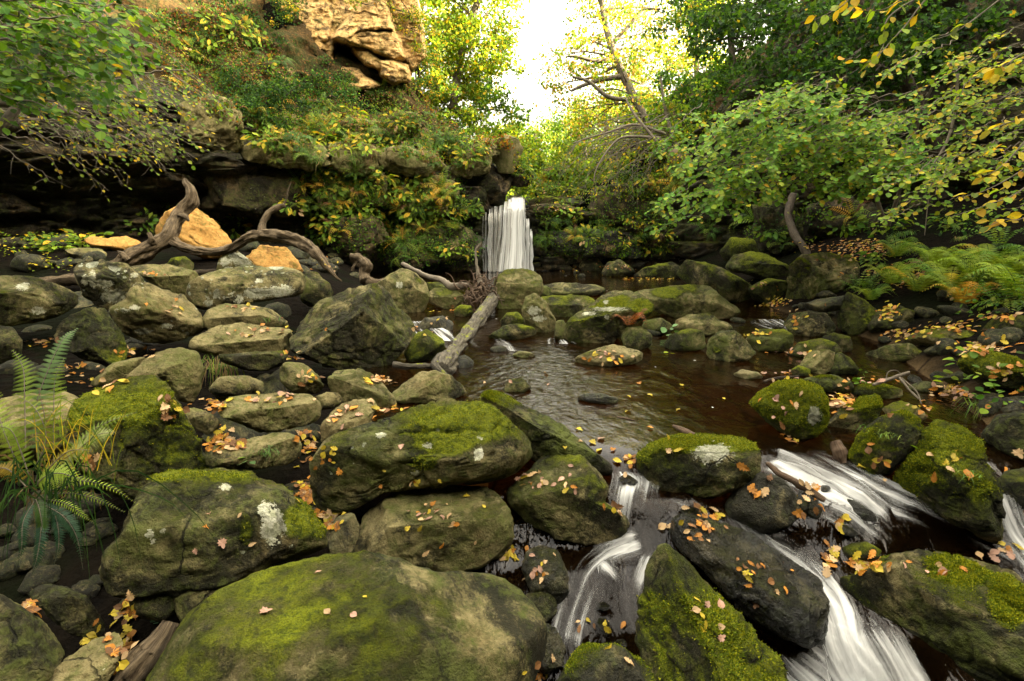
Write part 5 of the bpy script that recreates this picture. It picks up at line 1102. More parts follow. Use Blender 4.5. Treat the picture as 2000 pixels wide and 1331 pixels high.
for i, (lab, tr, bl, it) in enumerate([
    ('straight pine-like trunk with warm bark and sparse green crown behind the golden autumn tree', [(1362, 205, 24, 5), (1360, 120, 24, 5), (1358, 30, 24, 4.5), (1357, -60, 24, 3)], [(1340, 40, 24, 40), (1390, 90, 24, 40), (1330, 130, 25, 40), (1400, 10, 24, 50), (1370, -40, 24, 50)], YG),
    ('dense green tree filling the slope between the pine-like trunk and the dark maple', [(1440, 260, 18, 7), (1435, 180, 18, 7), (1428, 90, 18, 6), (1420, 20, 18, 5)], [(1400, 150, 18.5, 45), (1450, 100, 18, 50), (1385, 210, 18.5, 42), (1440, 190, 18, 46), (1340, 230, 19, 40), (1500, 160, 17.5, 50), (1350, 175, 19, 38), (1480, 30, 18, 60), (1420, 50, 18.5, 50), (1540, 80, 17, 60)], [(DARK * 1.3, 3), (GRN, 4), (MID, 1.5)]),
    ('thin green sapling leaning over the ledge wall right of the waterfall', [(1330, 330, 17.6, 4), (1315, 270, 17.8, 4), (1300, 220, 18, 3), (1290, 150, 18, 2)], [(1305, 215, 18, 36), (1340, 270, 17.5, 38), (1285, 260, 18.2, 34), (1375, 260, 17, 40), (1310, 310, 17.3, 30)], FRESH)]):
    bushy_tree('tree', lab, 'tree', tr, bl, it, .14, 60, rng, kind='oval')
SHR = [('rounded fresh green shrub in the valley gap, nearest under the sky', [(1045, 262, 27, 26), (1075, 285, 26, 34), (1020, 290, 26, 28)], FRESH),
       ('pale lime shrub behind the bare drooping twigs, over the waterfall', [(1110, 320, 22, 34), (1150, 335, 21.5, 34), (1080, 335, 22.5, 28), (1120, 290, 23, 34), (1045, 335, 23, 26)], [(LIME, 4), (MID, 3), (YEL, .5)]),
       ('yellow-green bush on the bank right of the bare drooping twigs', [(1190, 295, 21, 40), (1235, 315, 20, 40), (1260, 280, 20.5, 36), (1205, 340, 19.8, 30), (1270, 335, 19, 28)], [(LIME, 4), (MID, 2), (YEL, 1)]),
       ('dull green bushy thicket far up the valley', [(1140, 255, 32, 38), (1180, 260, 33, 36), (1100, 262, 34, 34), (1215, 240, 33, 44)], GREENS),
       ('low mossy green bush just above the waterfall lip', [(1060, 355, 21, 24), (1100, 360, 20.5, 24), (1020, 350, 21, 20), (1140, 365, 20, 24), (1000, 330, 21.5, 20), (1180, 350, 20, 26)], [(LIME, 4), (MID, 4), (GRN, 1)]),
       ('leafy thicket behind the grey corner block left of the waterfall', [(960, 345, 21.5, 24), (990, 350, 22, 24), (1018, 345, 22, 24), (985, 378, 21.5, 22), (1030, 375, 21.5, 20), (1050, 300, 24, 24), (1040, 325, 23, 24), (905, 235, 23, 22), (880, 225, 23, 22), (985, 300, 22, 26), (1025, 315, 22.5, 26), (1000, 275, 23, 22), (955, 280, 22, 22), (930, 260, 22, 20)], FRESH),
       ('tall scrub on the right valley side behind the golden autumn tree', [(1180, 215, 29, 50), (1240, 225, 28, 50), (1290, 200, 27, 50), (1130, 225, 30, 36), (1220, 170, 30, 44)], YG),
       ('yellowing scrub on the skyline left of the valley gap', [(985, 262, 25, 22), (960, 262, 24, 24), (1000, 245, 26, 18), (1008, 280, 25, 20)], YG)]
for lab, bl, it in SHR:
    b = bl[0]; bushy_tree('shrub', lab, 'shrub', [(b[0], b[1] + 75, b[2] + .3, 3), (b[0] + 3, b[1] + 40, b[2] + .2, 3), (b[0], b[1], b[2], 2)], bl, it, .15, 46, rng, bark=M_TWIG, kind='oval')
for lab, px0, d0 in (('far woodland tree closing the valley, on the left of the gap', 1000, 46), ('far woodland tree closing the valley, in the middle of the gap', 1045, 50), ('far woodland tree closing the valley, on the right of the gap', 1090, 46), ('far woodland tree on the left skyline below the leaning slim tree', 950, 42)):
    bushy_tree('tree', lab, 'tree', [(px0, 385, d0, 4), (px0 + 3, 330, d0, 4), (px0, 270, d0, 2)], [(px0 + dx, yy, d0 + dz, 26) for dx, yy, dz in ((-22, 290, 0), (0, 262, 1), (22, 285, 1), (-10, 320, -1), (15, 325, 0), (-25, 350, 0), (25, 355, 1), (0, 360, -1), (0, 300, 2))], FRESH, .24, 14, rng, kind='oval')
# dark ivy and holly on the left slope
for lab, bl, it in [('dark glossy ivy bush spilling over the cliff above the tan overhang', [(520, 205, 14.8, 36), (548, 235, 14.6, 30), (500, 165, 15.2, 34), (540, 175, 15, 30), (575, 205, 15, 24), (585, 165, 15.4, 22)], [(DARK, 5), (GRN, 2), (MID, .3)]),
                    ('black-green shrub in shadow left of the golden crag', [(480, 40, 17, 42), (520, 85, 16.6, 42), (470, 105, 16.4, 38), (525, 15, 17.4, 42), (430, 20, 16.8, 40)], [(DARK, 5), (GRN, 1)]),
                    ('bushy green scrub hanging on the slope below the golden crag', [(610, 160, 16.8, 26), (660, 190, 17, 28), (640, 135, 17.4, 22)], [(DARK, 3), (GRN, 2), (RUST, .6)]),
                    ('golden-green bush growing on top of the sunlit crag', [(800, 25, 18.9, 20), (822, 55, 18.9, 18), (760, -25, 18.4, 26), (720, -8, 17.6, 14), (815, 90, 18.9, 14), (700, 5, 17.5, 10), (560, 20, 17.6, 20), (555, 60, 17.5, 16)], [(LIME, 4), (YEL, 2), (GOLD, 1), (MID, 2)]),
                    ('ragged holly at the foot of the tall dark crag', [(815, 130, 20, 26), (838, 160, 20.2, 26), (805, 160, 19.8, 18), (850, 115, 20.5, 22)], [(GRN, 3), (LIME, 2), (GOLD, 1)]),
                    ('grey-green creeper bush on the cliff left of the waterfall', [(862, 372, 16.9, 24), (885, 395, 16.8, 20), (848, 395, 16.8, 18)], [((.085, .125, .06), 3), (MID, 2)])]:
    b = bl[0]; bushy_tree('shrub', lab, 'shrub', [(b[0], b[1] + 45, b[2] + .5, 3), (b[0] + 4, b[1] + 20, b[2] + .4, 3), (b[0], b[1], b[2] + .2, 2)], bl, it, .085, 150, rng, bark=M_DARKTWIG, kind='oval', leafmat=M_LEAF)
# bare drooping dead branches right of the falls
t = Tubes()
for k in range(46):
    a = at(rng.uniform(1230, 1330), rng.uniform(220, 300), rng.uniform(16.8, 18.2)); ex = rng.uniform(1085, 1285)
    b = at(ex, rng.uniform(300, 410), rng.uniform(16.5, 17.6)); mdl = (a + b) / 2 + np.array([rng.normal(-.2, .3), 0, rng.uniform(.1, .6)])
    P = catmull([a, mdl, b], 14); P[1:-1] += rng.normal(0, .03, (12, 3)); t.add(P, np.linspace(rng.uniform(.008, .018), .003, 14), 4)
    for _ in range(4):
        i = rng.integers(5, 13); d = nrm(rng.normal(0, .5, 3) + np.array([-.3, -.1, -.7])); t.add([P[i], P[i] + d * .18, P[i] + d * .3 + rng.normal(0, .05, 3)], [.006, .004, .002], 3)
for pts in ([(1300, 262, 17.5, 3), (1240, 244, 17.2, 2.5), (1190, 258, 17, 2), (1150, 270, 16.9, 1.6), (1120, 280, 16.8, 1)], [(1290, 270, 17.3, 3), (1220, 268, 17, 2.4), (1190, 290, 16.9, 2), (1165, 330, 16.8, 1.4), (1160, 355, 16.8, 1)], [(1300, 300, 17.2, 3.5), (1270, 262, 17.2, 3), (1240, 225, 17.3, 2.4), (1220, 190, 17.4, 1.5)]):
    P, r = pxpath(pts, 30); t.add(P, r, 7, .15)
tag(t.build('bare_branch', M_TWIG, None, at(1300, 300, 17.3)), 'pale leafless branches drooping over the ledge beside the waterfall', 'branch')

# ---- dark maple upper right
MAPB = [(1395, 15, 11.5, 46), (1445, -25, 11.2, 50), (1380, 55, 12, 40), (1350, -10, 13, 44), (1480, 35, 10.5, 60), (1560, 55, 10, 62), (1640, 45, 9.6, 60), (1720, 70, 9.4, 60), (1500, 120, 10.4, 56), (1580, 140, 10, 58), (1660, 130, 9.6, 56), (1440, 170, 10.8, 42), (1540, 200, 10.2, 46), (1620, 215, 9.8, 46), (1800, 40, 9.2, 60), (1880, 70, 9, 52), (1760, 140, 9.4, 50), (1400, 80, 11, 44), (1430, 20, 10.8, 50), (1700, 190, 9.6, 46), (1930, 20, 8.8, 50), (1840, 120, 9.2, 40)]
bushy_tree('maple_tree', 'dark green maple overhanging the right cliff at the top of the picture', 'tree',
    [(1830, 300, 11.5, 14), (1790, 200, 11.2, 13), (1740, 110, 10.8, 12), (1690, 30, 10.6, 10), (1660, -50, 10.4, 8)], MAPB, DEEP, .12, 60, rng, bark=M_DARKTWIG, leafmat=M_LEAF, kind='maple', squash=.5)
# ---- hazel sprays right middle
hz = tag(empty('hazel_tree', at(1730, 440, 11)), 'hazel with layered sprays of fresh green leaves hanging before the dark right cliff', 'tree')
lv, tb = Leaves(), Tubes(); loc = np.array(hz.location)
for pts in ([(1730, 440, 11, 4), (1690, 330, 10.4, 4), (1640, 230, 9.6, 3), (1590, 180, 9.2, 2)], [(1735, 440, 11, 4), (1770, 330, 10.2, 3), (1800, 220, 9.6, 3), (1830, 150, 9.2, 2)], [(1600, 220, 8.8, 2.5), (1610, 270, 8.6, 2), (1590, 310, 8.5, 1.6), (1588, 372, 8.5, .8)]):
    P, r = pxpath(pts, 24); tb.add(P, r, 7, .12)
HZ = poly('1285,280 1330,250 1400,228 1500,195 1600,190 1680,215 1740,300 1800,335 1840,360 1740,400 1640,390 1560,380 1500,395 1440,420 1370,425 1310,450 1270,455 1275,400 1295,330')
for k in range(112):
    ex, ey = inpoly(HZ, rng); f = (ex - 1270) / 570
    d1 = rng.uniform(7.4, 9.4); sx0 = ex + rng.uniform(60, 230) * (1 if f < .8 else .3); sy0 = ey - rng.uniform(25, 90)
    items = [(MID * 1.5, 5), (GRN * 1.4, 2.5), (LIME * 1.4, 1.6), (YEL, .30 + .35 * f)] if rng.uniform() < .7 else [(LIME * 1.4, 2.5), (MID * 1.5, 4), (YEL, .4)]
    spray(lv, tb, at(sx0, sy0, d1 + rng.uniform(.2, .9)), at(ex, ey, d1), .10, .010, 7, .094, items, rng, twl=.55, start=.2, dens=1.2, face=(-.25, -.75, .9))
tb.build('trunk', M_TWIG, hz, loc); lv.build('crown', M_LEAF, 'oval', hz, loc)
# ---- hazel right edge, nearer
h2 = tag(empty('hazel_tree', at(2130, 800, 5.9)), 'sparser hazel boughs reaching in from the right edge above the bank ferns', 'tree')
lv, tb = Leaves(), Tubes(); loc = np.array(h2.location)
P, r = pxpath([(2130, 800, 5.9, 19), (2110, 620, 6.1, 16), (2090, 470, 6.2, 14), (2080, 300, 6.1, 12), (2060, 120, 6, 10), (2040, -40, 5.9, 8)], 24); tb.add(P, r, 8, .12)
for (ex, ey, sx0, sy0) in [(1830, 130, 2060, 60), (1850, 160, 2070, 90), (1880, 110, 2050, 40), (1900, 150, 2060, 80), (1930, 175, 2070, 110), (1960, 140, 2070, 80), (1840, 150, 2040, 85), (1890, 200, 2060, 150), (1950, 215, 2070, 160), (1850, 190, 2050, 140), (1880, 215, 2050, 170), (1820, 230, 2040, 180),
                           (1870, 330, 2060, 240), (1910, 300, 2060, 230), (1950, 260, 2070, 210), (1855, 290, 2050, 220), (1970, 310, 2070, 250)] + [(rng.uniform(1700, 1980), rng.uniform(120, 440), 0, 0) for _ in range(44)]:
    if sx0 == 0: sx0, sy0 = ex + rng.uniform(50, 160), ey - rng.uniform(20, 90)
    d1 = rng.uniform(5.2, 6.2); spray(lv, tb, at(sx0, sy0, d1 + .3), at(ex, ey, d1), .06, .007, 5, .062, [(LIME * 1.3, 4), (MID * 1.3, 3), (YEL, 1.2)], rng, twl=.32, start=.25, dens=.9, face=(-.2, -.5, .9))
for pts in ([(1870, 145, 6.3, 3), (1866, 210, 6.3, 3), (1850, 275, 6.2, 2.5), (1815, 335, 6.1, 1.5)], [(1830, 320, 6, 1), (1815, 380, 6, 1), (1806, 460, 6, .8)]):
    P, r = pxpath(pts, 20); tb.add(P, r, 5, .1)
tb.build('trunk', M_TWIG, h2, loc); lv.build('crown', M_LEAF, 'oval', h2, loc)
# ---- near bough with big yellowing leaves, upper right
h3 = tag(empty('beech_bough', at(2080, -60, 2.7)), 'close bough with large yellow and lime leaves hanging into the upper right corner', 'bough')
lv, tb = Leaves(), Tubes(); loc = np.array(h3.location)
for pts in [[(2050, -60), (1850, -30), (1760, 60), (1700, 120), (1650, 115)], [(1980, -40), (1790, -10), (1720, 20), (1640, 15)], [(1860, -40), (1740, 30), (1725, 90), (1690, 135)], [(1990, -30), (1900, 40), (1850, 70), (1790, 85)], [(1900, -40), (1700, -20), (1640, 15), (1590, 40)],
            [(2080, 200), (2010, 230), (1970, 240), (1930, 255)], [(2080, 260), (2000, 330), (1930, 370), (1880, 385)], [(2080, 300), (1990, 375), (1930, 400), (1855, 425)], [(2080, 330), (2010, 420), (1960, 430), (1935, 440)], [(2080, 170), (1990, 290), (1950, 330), (1920, 345)], [(2080, 60), (1990, 110), (1960, 130), (1930, 130)], [(2060, 250), (1990, 300), (1960, 290), (1930, 300)]]:
    d = rng.uniform(2.6, 3.1); P = catmull([at(a, b, d) for a, b in pts], 30); tb.add(P, np.linspace(.006, .0015, 30), 5)
    m_ = 11; i = np.linspace(11, 29, m_).astype(int); T = nrm(np.gradient(P, axis=0))[i]; sd = nrm(np.cross(T, [0, 0, 1.])) * np.where(np.arange(m_) % 2, 1, -1)[:, None]
    A = nrm(T * .7 + sd * .7 + np.array([0, 0, -.45]) + rng.normal(0, .3, (m_, 3)))
    lv.add(P[i] + rng.normal(0, .012, (m_, 3)), A, np.array([0, -.35, 1.]) + rng.normal(0, .45, (m_, 3)), rng.uniform(.045, .082, m_), rng.uniform(.7, .95, m_), pal(m_, [(LIME * 1.3, 4), (YEL, 4), (GOLD, 1)], rng))
tb.build('bough', M_TWIG, h3, loc); lv.build('leaves', M_LEAF, 'beech', h3, loc)
# ---- hazel upper left
h4 = tag(empty('hazel_tree', at(-120, 330, 5.0)), 'hazel filling the upper left corner, green leaves on pale bare twigs', 'tree')
lv, tb = Leaves(), Tubes(); loc = np.array(h4.location)
for pts in ([(-120, 330, 5, 16), (0, 248, 5.2, 10), (45, 190, 5.4, 7), (66, 160, 5.5, 5), (110, 95, 5.7, 3)], [(-120, 330, 5, 14), (-60, 180, 5, 12), (-10, 60, 5, 10), (40, -60, 5, 8)], [(-100, 200, 5, 8), (90, 210, 5.6, 6), (220, 260, 6, 4), (300, 300, 6.4, 2)], [(180, -30, 6, 6), (200, 40, 6, 6), (235, 100, 6.3, 4), (263, 160, 6.5, 4), (265, 185, 6.5, 2)]):
    P, r = pxpath(pts, 26); tb.add(P, r, 7, .12)
LP = poly('-40,-20 180,-20 240,10 330,30 300,90 330,130 280,170 250,230 180,250 120,250 60,230 0,245 -40,240')
for k in range(105):
    ex, ey = inpoly(LP, rng); d1 = rng.uniform(3.6, 5.6); sx0 = ex - rng.uniform(90, 260); sy0 = ey - rng.uniform(10, 110)
    spray(lv, tb, at(sx0, sy0, d1 + rng.uniform(-.3, .3)), at(ex, ey, d1), .08, .008, 6, .074, [(GRN * 1.3, 4), (MID * 1.3, 4), (DARK * 1.3, 1.2), (LIME * 1.2, 1.4), (YEL, .2)], rng, twl=.36, start=.2, dens=1.0, face=(.2, -.55, .9))
for k in range(46):
    ex, ey = inpoly(poly('40,200 250,180 420,170 470,250 440,300 330,330 280,340 180,290 60,260'), rng); d1 = rng.uniform(5.2, 7.2); sx0 = ex - rng.uniform(140, 300); sy0 = ey - rng.uniform(50, 150)
    spray(lv, tb, at(sx0, sy0, d1 + rng.uniform(-.3, .3)), at(ex, ey, d1), .12, .011, 7, .055, [(LIME, 4), (YEL, 1.6), (MID, 3)], rng, twl=.5, start=.3, dens=.55, bare=.3, face=(.2, -.5, .9))
for k in range(16):
    ex, ey = rng.uniform(100, 400), rng.uniform(300, 400); d1 = rng.uniform(5.4, 7); spray(lv, tb, at(ex - rng.uniform(120, 240), ey - rng.uniform(90, 170), d1), at(ex, ey, d1), .1, .009, 6, .05, [(LIME, 3), (YEL, 2)], rng, twl=.4, start=.3, dens=.4, bare=.62)
tb.build('trunk', M_TWIG, h4, loc); lv.build('crown', M_LEAF, 'oval', h4, loc)
# ------------------------------------------------------------------ plants placed on the surfaces
rng = np.random.default_rng(77)
bpy.context.view_layer.update()
_trees = [o for o in S.objects if o.type == 'MESH' and (o.name.split('.')[0] in ('trunk', 'crown', 'leaves', 'bough', 'bare_branch') and (o.parent is None or not o.parent.name.startswith('fallen')))]
_foam = [o for o in S.objects if o.name.split('.')[0] in ('white_water', 'landing_foam', 'curtain', 'strand', 'lip_water')]
for o in _trees + _foam: o.hide_viewport = True
bpy.context.view_layer.update(); DG = bpy.context.evaluated_depsgraph_get()
def surf(px, py):
    r = ray(px, py); ok, loc, nn, idx, ob, mt = S.ray_cast(DG, Vector(CAM), Vector(r).normalized())
    return (np.array(loc), np.array(nn), ob.name.split('.')[0] if ob else '') if ok else None

def frond(lv, P, wmax, np_, items, R, up=np.array([0, 0, 1.]), bip=True, tb=None, r=.003, droop=.25, pw=.20):
    """one fern frond along path P"""
    P = catmull(P, np_ + 4); T = nrm(np.gradient(P, axis=0))
    if tb is not None: tb.add(P, np.linspace(r, r * .3, len(P)), 4)
    c0 = pal(1, items, R, .12)[0]
    for i in range(2, len(P)):
        f = i / (len(P) - 1); w = wmax * (math.sin(pi * min(1, .18 + f * .82)) ** .8) * (1.08 - f * .35)
        if w < .006: w = .006
        sd = nrm(np.cross(T[i], up)); 
        for s in (1, -1):
            d = nrm(sd * s + T[i] * .45 + np.array([0, 0, -droop]) + R.normal(0, .06, 3)); nn = np.cross(d, T[i]) * s
            if nn[2] < 0: nn = -nn
            col = c0 * R.uniform(.8, 1.2)
            if bip:
                k = max(4, int(np_ * .5)); j = (np.arange(k) + .5) / k
                bb = P[i] + d * (w * j)[:, None] + np.array([0, 0, -.12]) * (w * j * j)[:, None]
                pl = w * .21 * (1.05 - j * .85) + .002
                ax = nrm(T[i] - d * .1)
                lv.add(bb, nrm(ax + d * .6), nn, pl, .42, col); lv.add(bb, nrm(-ax + d * .6), nn, pl, .42, col)
                lv.add(P[i], d, nn, w, .10, col)
            else:
                lv.add(P[i], d, nn, w, pw, col)
def fern_mesh(nf, ln, wd, items, R, arch=.6, npn=14, bip=False, hang=False, spread=1.0, pw=.24):
    lv, tb = Leaves(), Tubes()
    for k in range(nf):
        a = 2 * pi * k / nf + R.uniform(-.4, .4); l = ln * R.uniform(.65, 1.1); h = np.array([math.cos(a), math.sin(a), 0])
        if hang: P = [np.zeros(3), h * l * .3 + np.array([0, 0, .14 * l]), h * l * .6 + np.array([0, 0, .0]), h * l * .8 + np.array([0, 0, -.38 * l])]
        else: P = [np.zeros(3), h * l * .25 * spread + np.array([0, 0, .38 * l]), h * l * .62 * spread + np.array([0, 0, .58 * l]), h * l * .98 * spread + np.array([0, 0, (.58 - arch * .42) * l])]
        frond(lv, P, wd * l / ln, npn, items, R, bip=bip, tb=tb, pw=pw)
    o = lv.build('tmp', M_FERN, 'pinna'); me = o.data; bpy.data.objects.remove(o)
    return me
def leafy_mesh(n, ls, items, R, spread=.25, h=.25, kind='oval', droop=-.2, mat=None):
    lv = Leaves(); a = R.uniform(0, 2 * pi, n); r = spread * np.sqrt(R.uniform(0, 1, n))
    pos = np.stack([r * np.cos(a), r * np.sin(a), R.uniform(0, h, n)], 1)
    A = nrm(np.stack([np.cos(a), np.sin(a), np.full(n, droop)], 1) + R.normal(0, .35, (n, 3)))
    lv.add(pos, A, np.array([0, 0, 1.]) + R.normal(0, .4, (n, 3)), ls * R.uniform(.6, 1.2, n), R.uniform(.8, 1.05, n) * (.62 if kind == 'beech' else 1), pal(n, items, R))
    o = lv.build('tmp', mat or M_LEAF, kind); me = o.data; bpy.data.objects.remove(o); return me
def grass_mesh(n, ln, items, R, droop=1.0, wid=.006, spread=.06):
    V, F, Cc = [], [], []
    for k in range(n):
        a = R.uniform(0, 2 * pi); l = ln * R.uniform(.5, 1.1); h = np.array([math.cos(a), math.sin(a), 0]); b = np.array([R.normal(0, spread), R.normal(0, spread), 0])
        side = np.array([-h[1], h[0], 0]) * wid; col = pal(1, items, R)[0]; n0 = len(V); st = R.uniform(.5, 1)
        for j in range(5):
            f = j / 4; p = b + h * l * f * .55 * st + np.array([0, 0, l * (.75 * f - droop * .95 * f * f)])
            w = 1 - f * .92; V += [p + side * w, p - side * w]; Cc += [col, col]
        for j in range(4): F.append([n0 + 2 * j, n0 + 2 * j + 1, n0 + 2 * j + 3, n0 + 2 * j + 2])
    return mesh_data('grass', V, [np.array(F)], M_FERN, col=np.array(Cc))
FG = [(MID * 1.2, 4), (LIME * 1.3, 3), (GRN, 1)]; FY = [(LIME, 3), (YEL, 2), (GOLD, 1.2), (RUST, .4)]; BR = [(RUST, 3), (ORG * .6, 1), (TAN * .6, 2)]
R7 = np.random.default_rng(7)
# tufted moss cushions standing up from the mossiest boulders
M_MOSS = leaf_material('moss fronds', .2, .9, .1)
for o_, mo_, n_ in FUZZ:
    me = o_.data; nv_ = len(me.vertices); co = np.zeros(nv_ * 3, np.float32); me.vertices.foreach_get('co', co); co = co.reshape(-1, 3)
    no = np.zeros(nv_ * 3, np.float32); me.vertices.foreach_get('normal', no); no = no.reshape(-1, 3)
    ca = np.zeros(nv_ * 4, np.float32); me.color_attributes['Col'].data.foreach_get('color', ca); ca = ca.reshape(-1, 4)
    fld = no[:, 2] * .30 + ca[:, 0] * 1.05 + .125 + ca[:, 2] * .9 + .31
    sc_ = fld - (1.46 - mo_ * .78) - .06 - ca[:, 1] * 1.5
    wld = co + np.array(o_.location); fac = ((wld - CAM) * no).sum(1) < .15
    n_ = int(n_ * 1.8); pr = np.clip(sc_ * 4, 0, 1) * fac
    if pr.sum() < 20: continue
    k = R7.choice(nv_, n_, p=pr / pr.sum())
    ed = np.sqrt(4 * pi * (np.linalg.norm(co - co.mean(0), axis=1).mean() ** 2) / nv_)
    tn = R7.normal(0, 1, (n_, 3)); tn -= no[k] * (tn * no[k]).sum(1, keepdims=True)
    pos = co[k] + tn * ed * .7; h_ = R7.uniform(.004, .010, n_) * (.6 + pr[k])
    cl = np.where((R7.uniform(size=(n_, 1)) < .25 + .5 * np.clip(sc_[k], 0, .6)[:, None]), np.array([[.225, .235, .010]]), np.array([[.09, .125, .008]])) * R7.uniform(.65, 1.15, (n_, 1))
    lv = Leaves(); lv.add(pos - no[k] * .003, no[k] + .75 * R7.normal(0, 1, (n_, 3)), R7.normal(0, 1, (n_, 3)), h_, .55, cl)
    lv.build('moss', M_MOSS, 'quad', o_, np.zeros(3))
FERN = [fern_mesh(9, .55, .085, FG, R7), fern_mesh(8, .58, .11, FY, R7), fern_mesh(10, .52, .095, [(GRN, 3), (MID, 2)], R7, hang=True), fern_mesh(7, .52, .10, [(LIME, 4), (MID, 2)], R7, hang=True)]
BROAD = [leafy_mesh(34, .20, [(LIME * 1.3, 5), (YEL, 1.2), (MID * 1.2, 3)], R7, .28, .22, 'beech'), leafy_mesh(32, .18, [(MID, 4), (LIME, 3), (GRN, 2)], R7, .26, .25, 'beech'), leafy_mesh(26, .19, [(GOLD, 1), (TAN, 1), (YEL, 2), (LIME, 5)], R7, .24, .2, 'beech')]
GRASS = [grass_mesh(90, .50, [(MID, 3), (LIME, 2), (TAN * .6, 1)], R7, 1.35), grass_mesh(90, .55, [(TAN * .55, 4), (RUST, 2), (LIME, 1)], R7, 1.5), grass_mesh(70, .42, [(GRN, 3), (MID, 3)], R7, 1.2)]
BUSHY = [leafy_mesh(120, .055, [(DARK, 4), (GRN, 3)], R7, .34, .4), leafy_mesh(110, .05, [(GRN, 3), (MID, 3), (LIME, 1)], R7, .32, .35), leafy_mesh(110, .055, [(ORG * .5, 1), (RUST, 3), (TAN * .5, 1), (LIME, 2)], R7, .34, .3)]
def place(name, me, loc, label, cat, group, sc=1.0, out=None):
    o = obj(name, me); o.location = loc; o.rotation_euler = (R7.normal(0, .25), R7.normal(0, .25), R7.uniform(0, 6.28)); o.scale = (sc,) * 3
    if out is not None:
        ax = Vector((0, 0, 1)).lerp(Vector(out), .55).normalized(); qd = ax.to_track_quat('Z', 'Y'); o.rotation_mode = 'QUATERNION'
        from mathutils import Quaternion
        o.rotation_quaternion = qd @ Quaternion((0, 0, 1), R7.uniform(0, 6.28))
    return tag(o, label, cat, group)
ZONES = [
 ('1620,470 1800,455 2000,480 2000,640 1800,620 1690,600', 'on the leaf-littered right bank', dict(fern=9, broad=3, grass=5, bushy=4)),
 ('470,262 560,258 700,270 800,280 900,290 955,300 950,325 880,325 740,325 640,315 500,312', 'hanging over the lip of the cliff ledge', dict(fern=14, broad=8, grass=26, bushy=3)),  # polygon, what grows there
 ('560,345 650,330 760,345 850,345 930,420 900,450 860,460 760,440 700,430 640,470 560,430', 'on the cliff left of the waterfall', dict(fern=46, broad=60, grass=8, bushy=8)),
 ('470,200 560,250 700,225 830,250 930,270 960,300 880,320 780,290 640,270 520,290', 'on the rough slope above the cliff edge', dict(fern=34, broad=24, grass=64, bushy=16)),
 ('600,170 700,170 800,170 900,240 840,260 720,230 620,230', 'just below the golden crag', dict(fern=10, broad=4, grass=34, bushy=16)),
 ('290,30 470,20 560,130 600,175 520,260 420,190 340,170', 'on the rusty bank left of the golden crag', dict(fern=14, broad=10, grass=30, bushy=34)),
 ('730,450 860,470 930,470 930,520 820,525 740,520', 'low on the wet rock left of the waterfall', dict(fern=7, broad=8, grass=0, bushy=8)),
 ('1045,400 1150,420 1290,400 1320,470 1250,500 1130,480 1040,490', 'on the little wall right of the waterfall', dict(fern=16, broad=12, grass=10, bushy=8)),
 ('1150,340 1300,330 1340,350 1330,380 1200,360', 'along the top of the little wall', dict(fern=4, broad=6, grass=10, bushy=6)),
 ('20,480 130,520 230,470 320,390 480,440 240,480', 'in the dark hollow under the left cliff', dict(fern=3, broad=9, grass=0, bushy=2)),
 ('1330,380 1600,400 1900,400 1950,470 1600,480 1350,500', 'at the shaded foot of the right cliff', dict(fern=8, broad=6, grass=0, bushy=7)),
 ('1340,40 1600,60 1980,60 1980,360 1700,360 1400,300', 'high on the shaded right cliff', dict(fern=4, broad=4, grass=0, bushy=8)),
 ('1000,330 1090,320 1110,370 1040,385', 'on the mossy ledges just above the waterfall', dict(fern=6, broad=5, grass=8, bushy=5))]
LAB = {'fern': ('fern', FERN, 'small arching fern {}', 'fern', 'ferns {}'), 'broad': ('leafy_plant', BROAD, 'broad-leaved yellow-green plant {}', 'plant', 'broad-leaved plants {}'),
       'grass': ('grass_tuft', GRASS, 'drooping tuft of grass {}', 'grass tuft', 'grass tufts {}'), 'bushy': ('undergrowth_plant', BUSHY, 'small-leaved bushy plant {}', 'plant', 'bushy plants {}')}  # broad and bushy kinds are small leafy plants, not woody shrubs
n_pl = 0
for zp, where, cnt in ZONES:
    Pz = poly(zp)
    for kind, n in cnt.items():
        nm, mes, lab, cat, grp = LAB[kind]
        for _ in range(n):
            h = surf(*inpoly(Pz, rng))
            if h is None or h[2] not in ('cliff', 'cliff_block', 'ground'): continue
            w = rng.dirichlet(np.ones(len(mes))); me = mes[min(len(mes) - 1, int(rng.uniform() ** 1.3 * len(mes)))]
            if kind == 'bushy' and 'rusty' not in where and 'slope' not in where and 'crag' not in where: me = mes[rng.integers(2)]
            if 'right cliff' in where and kind in ('broad',): me = mes[1]
            place(nm, me, h[0], lab.format(where), cat, grp.format(where), rng.uniform(.7, 1.35), h[1]); n_pl += 1
print('plants', n_pl)
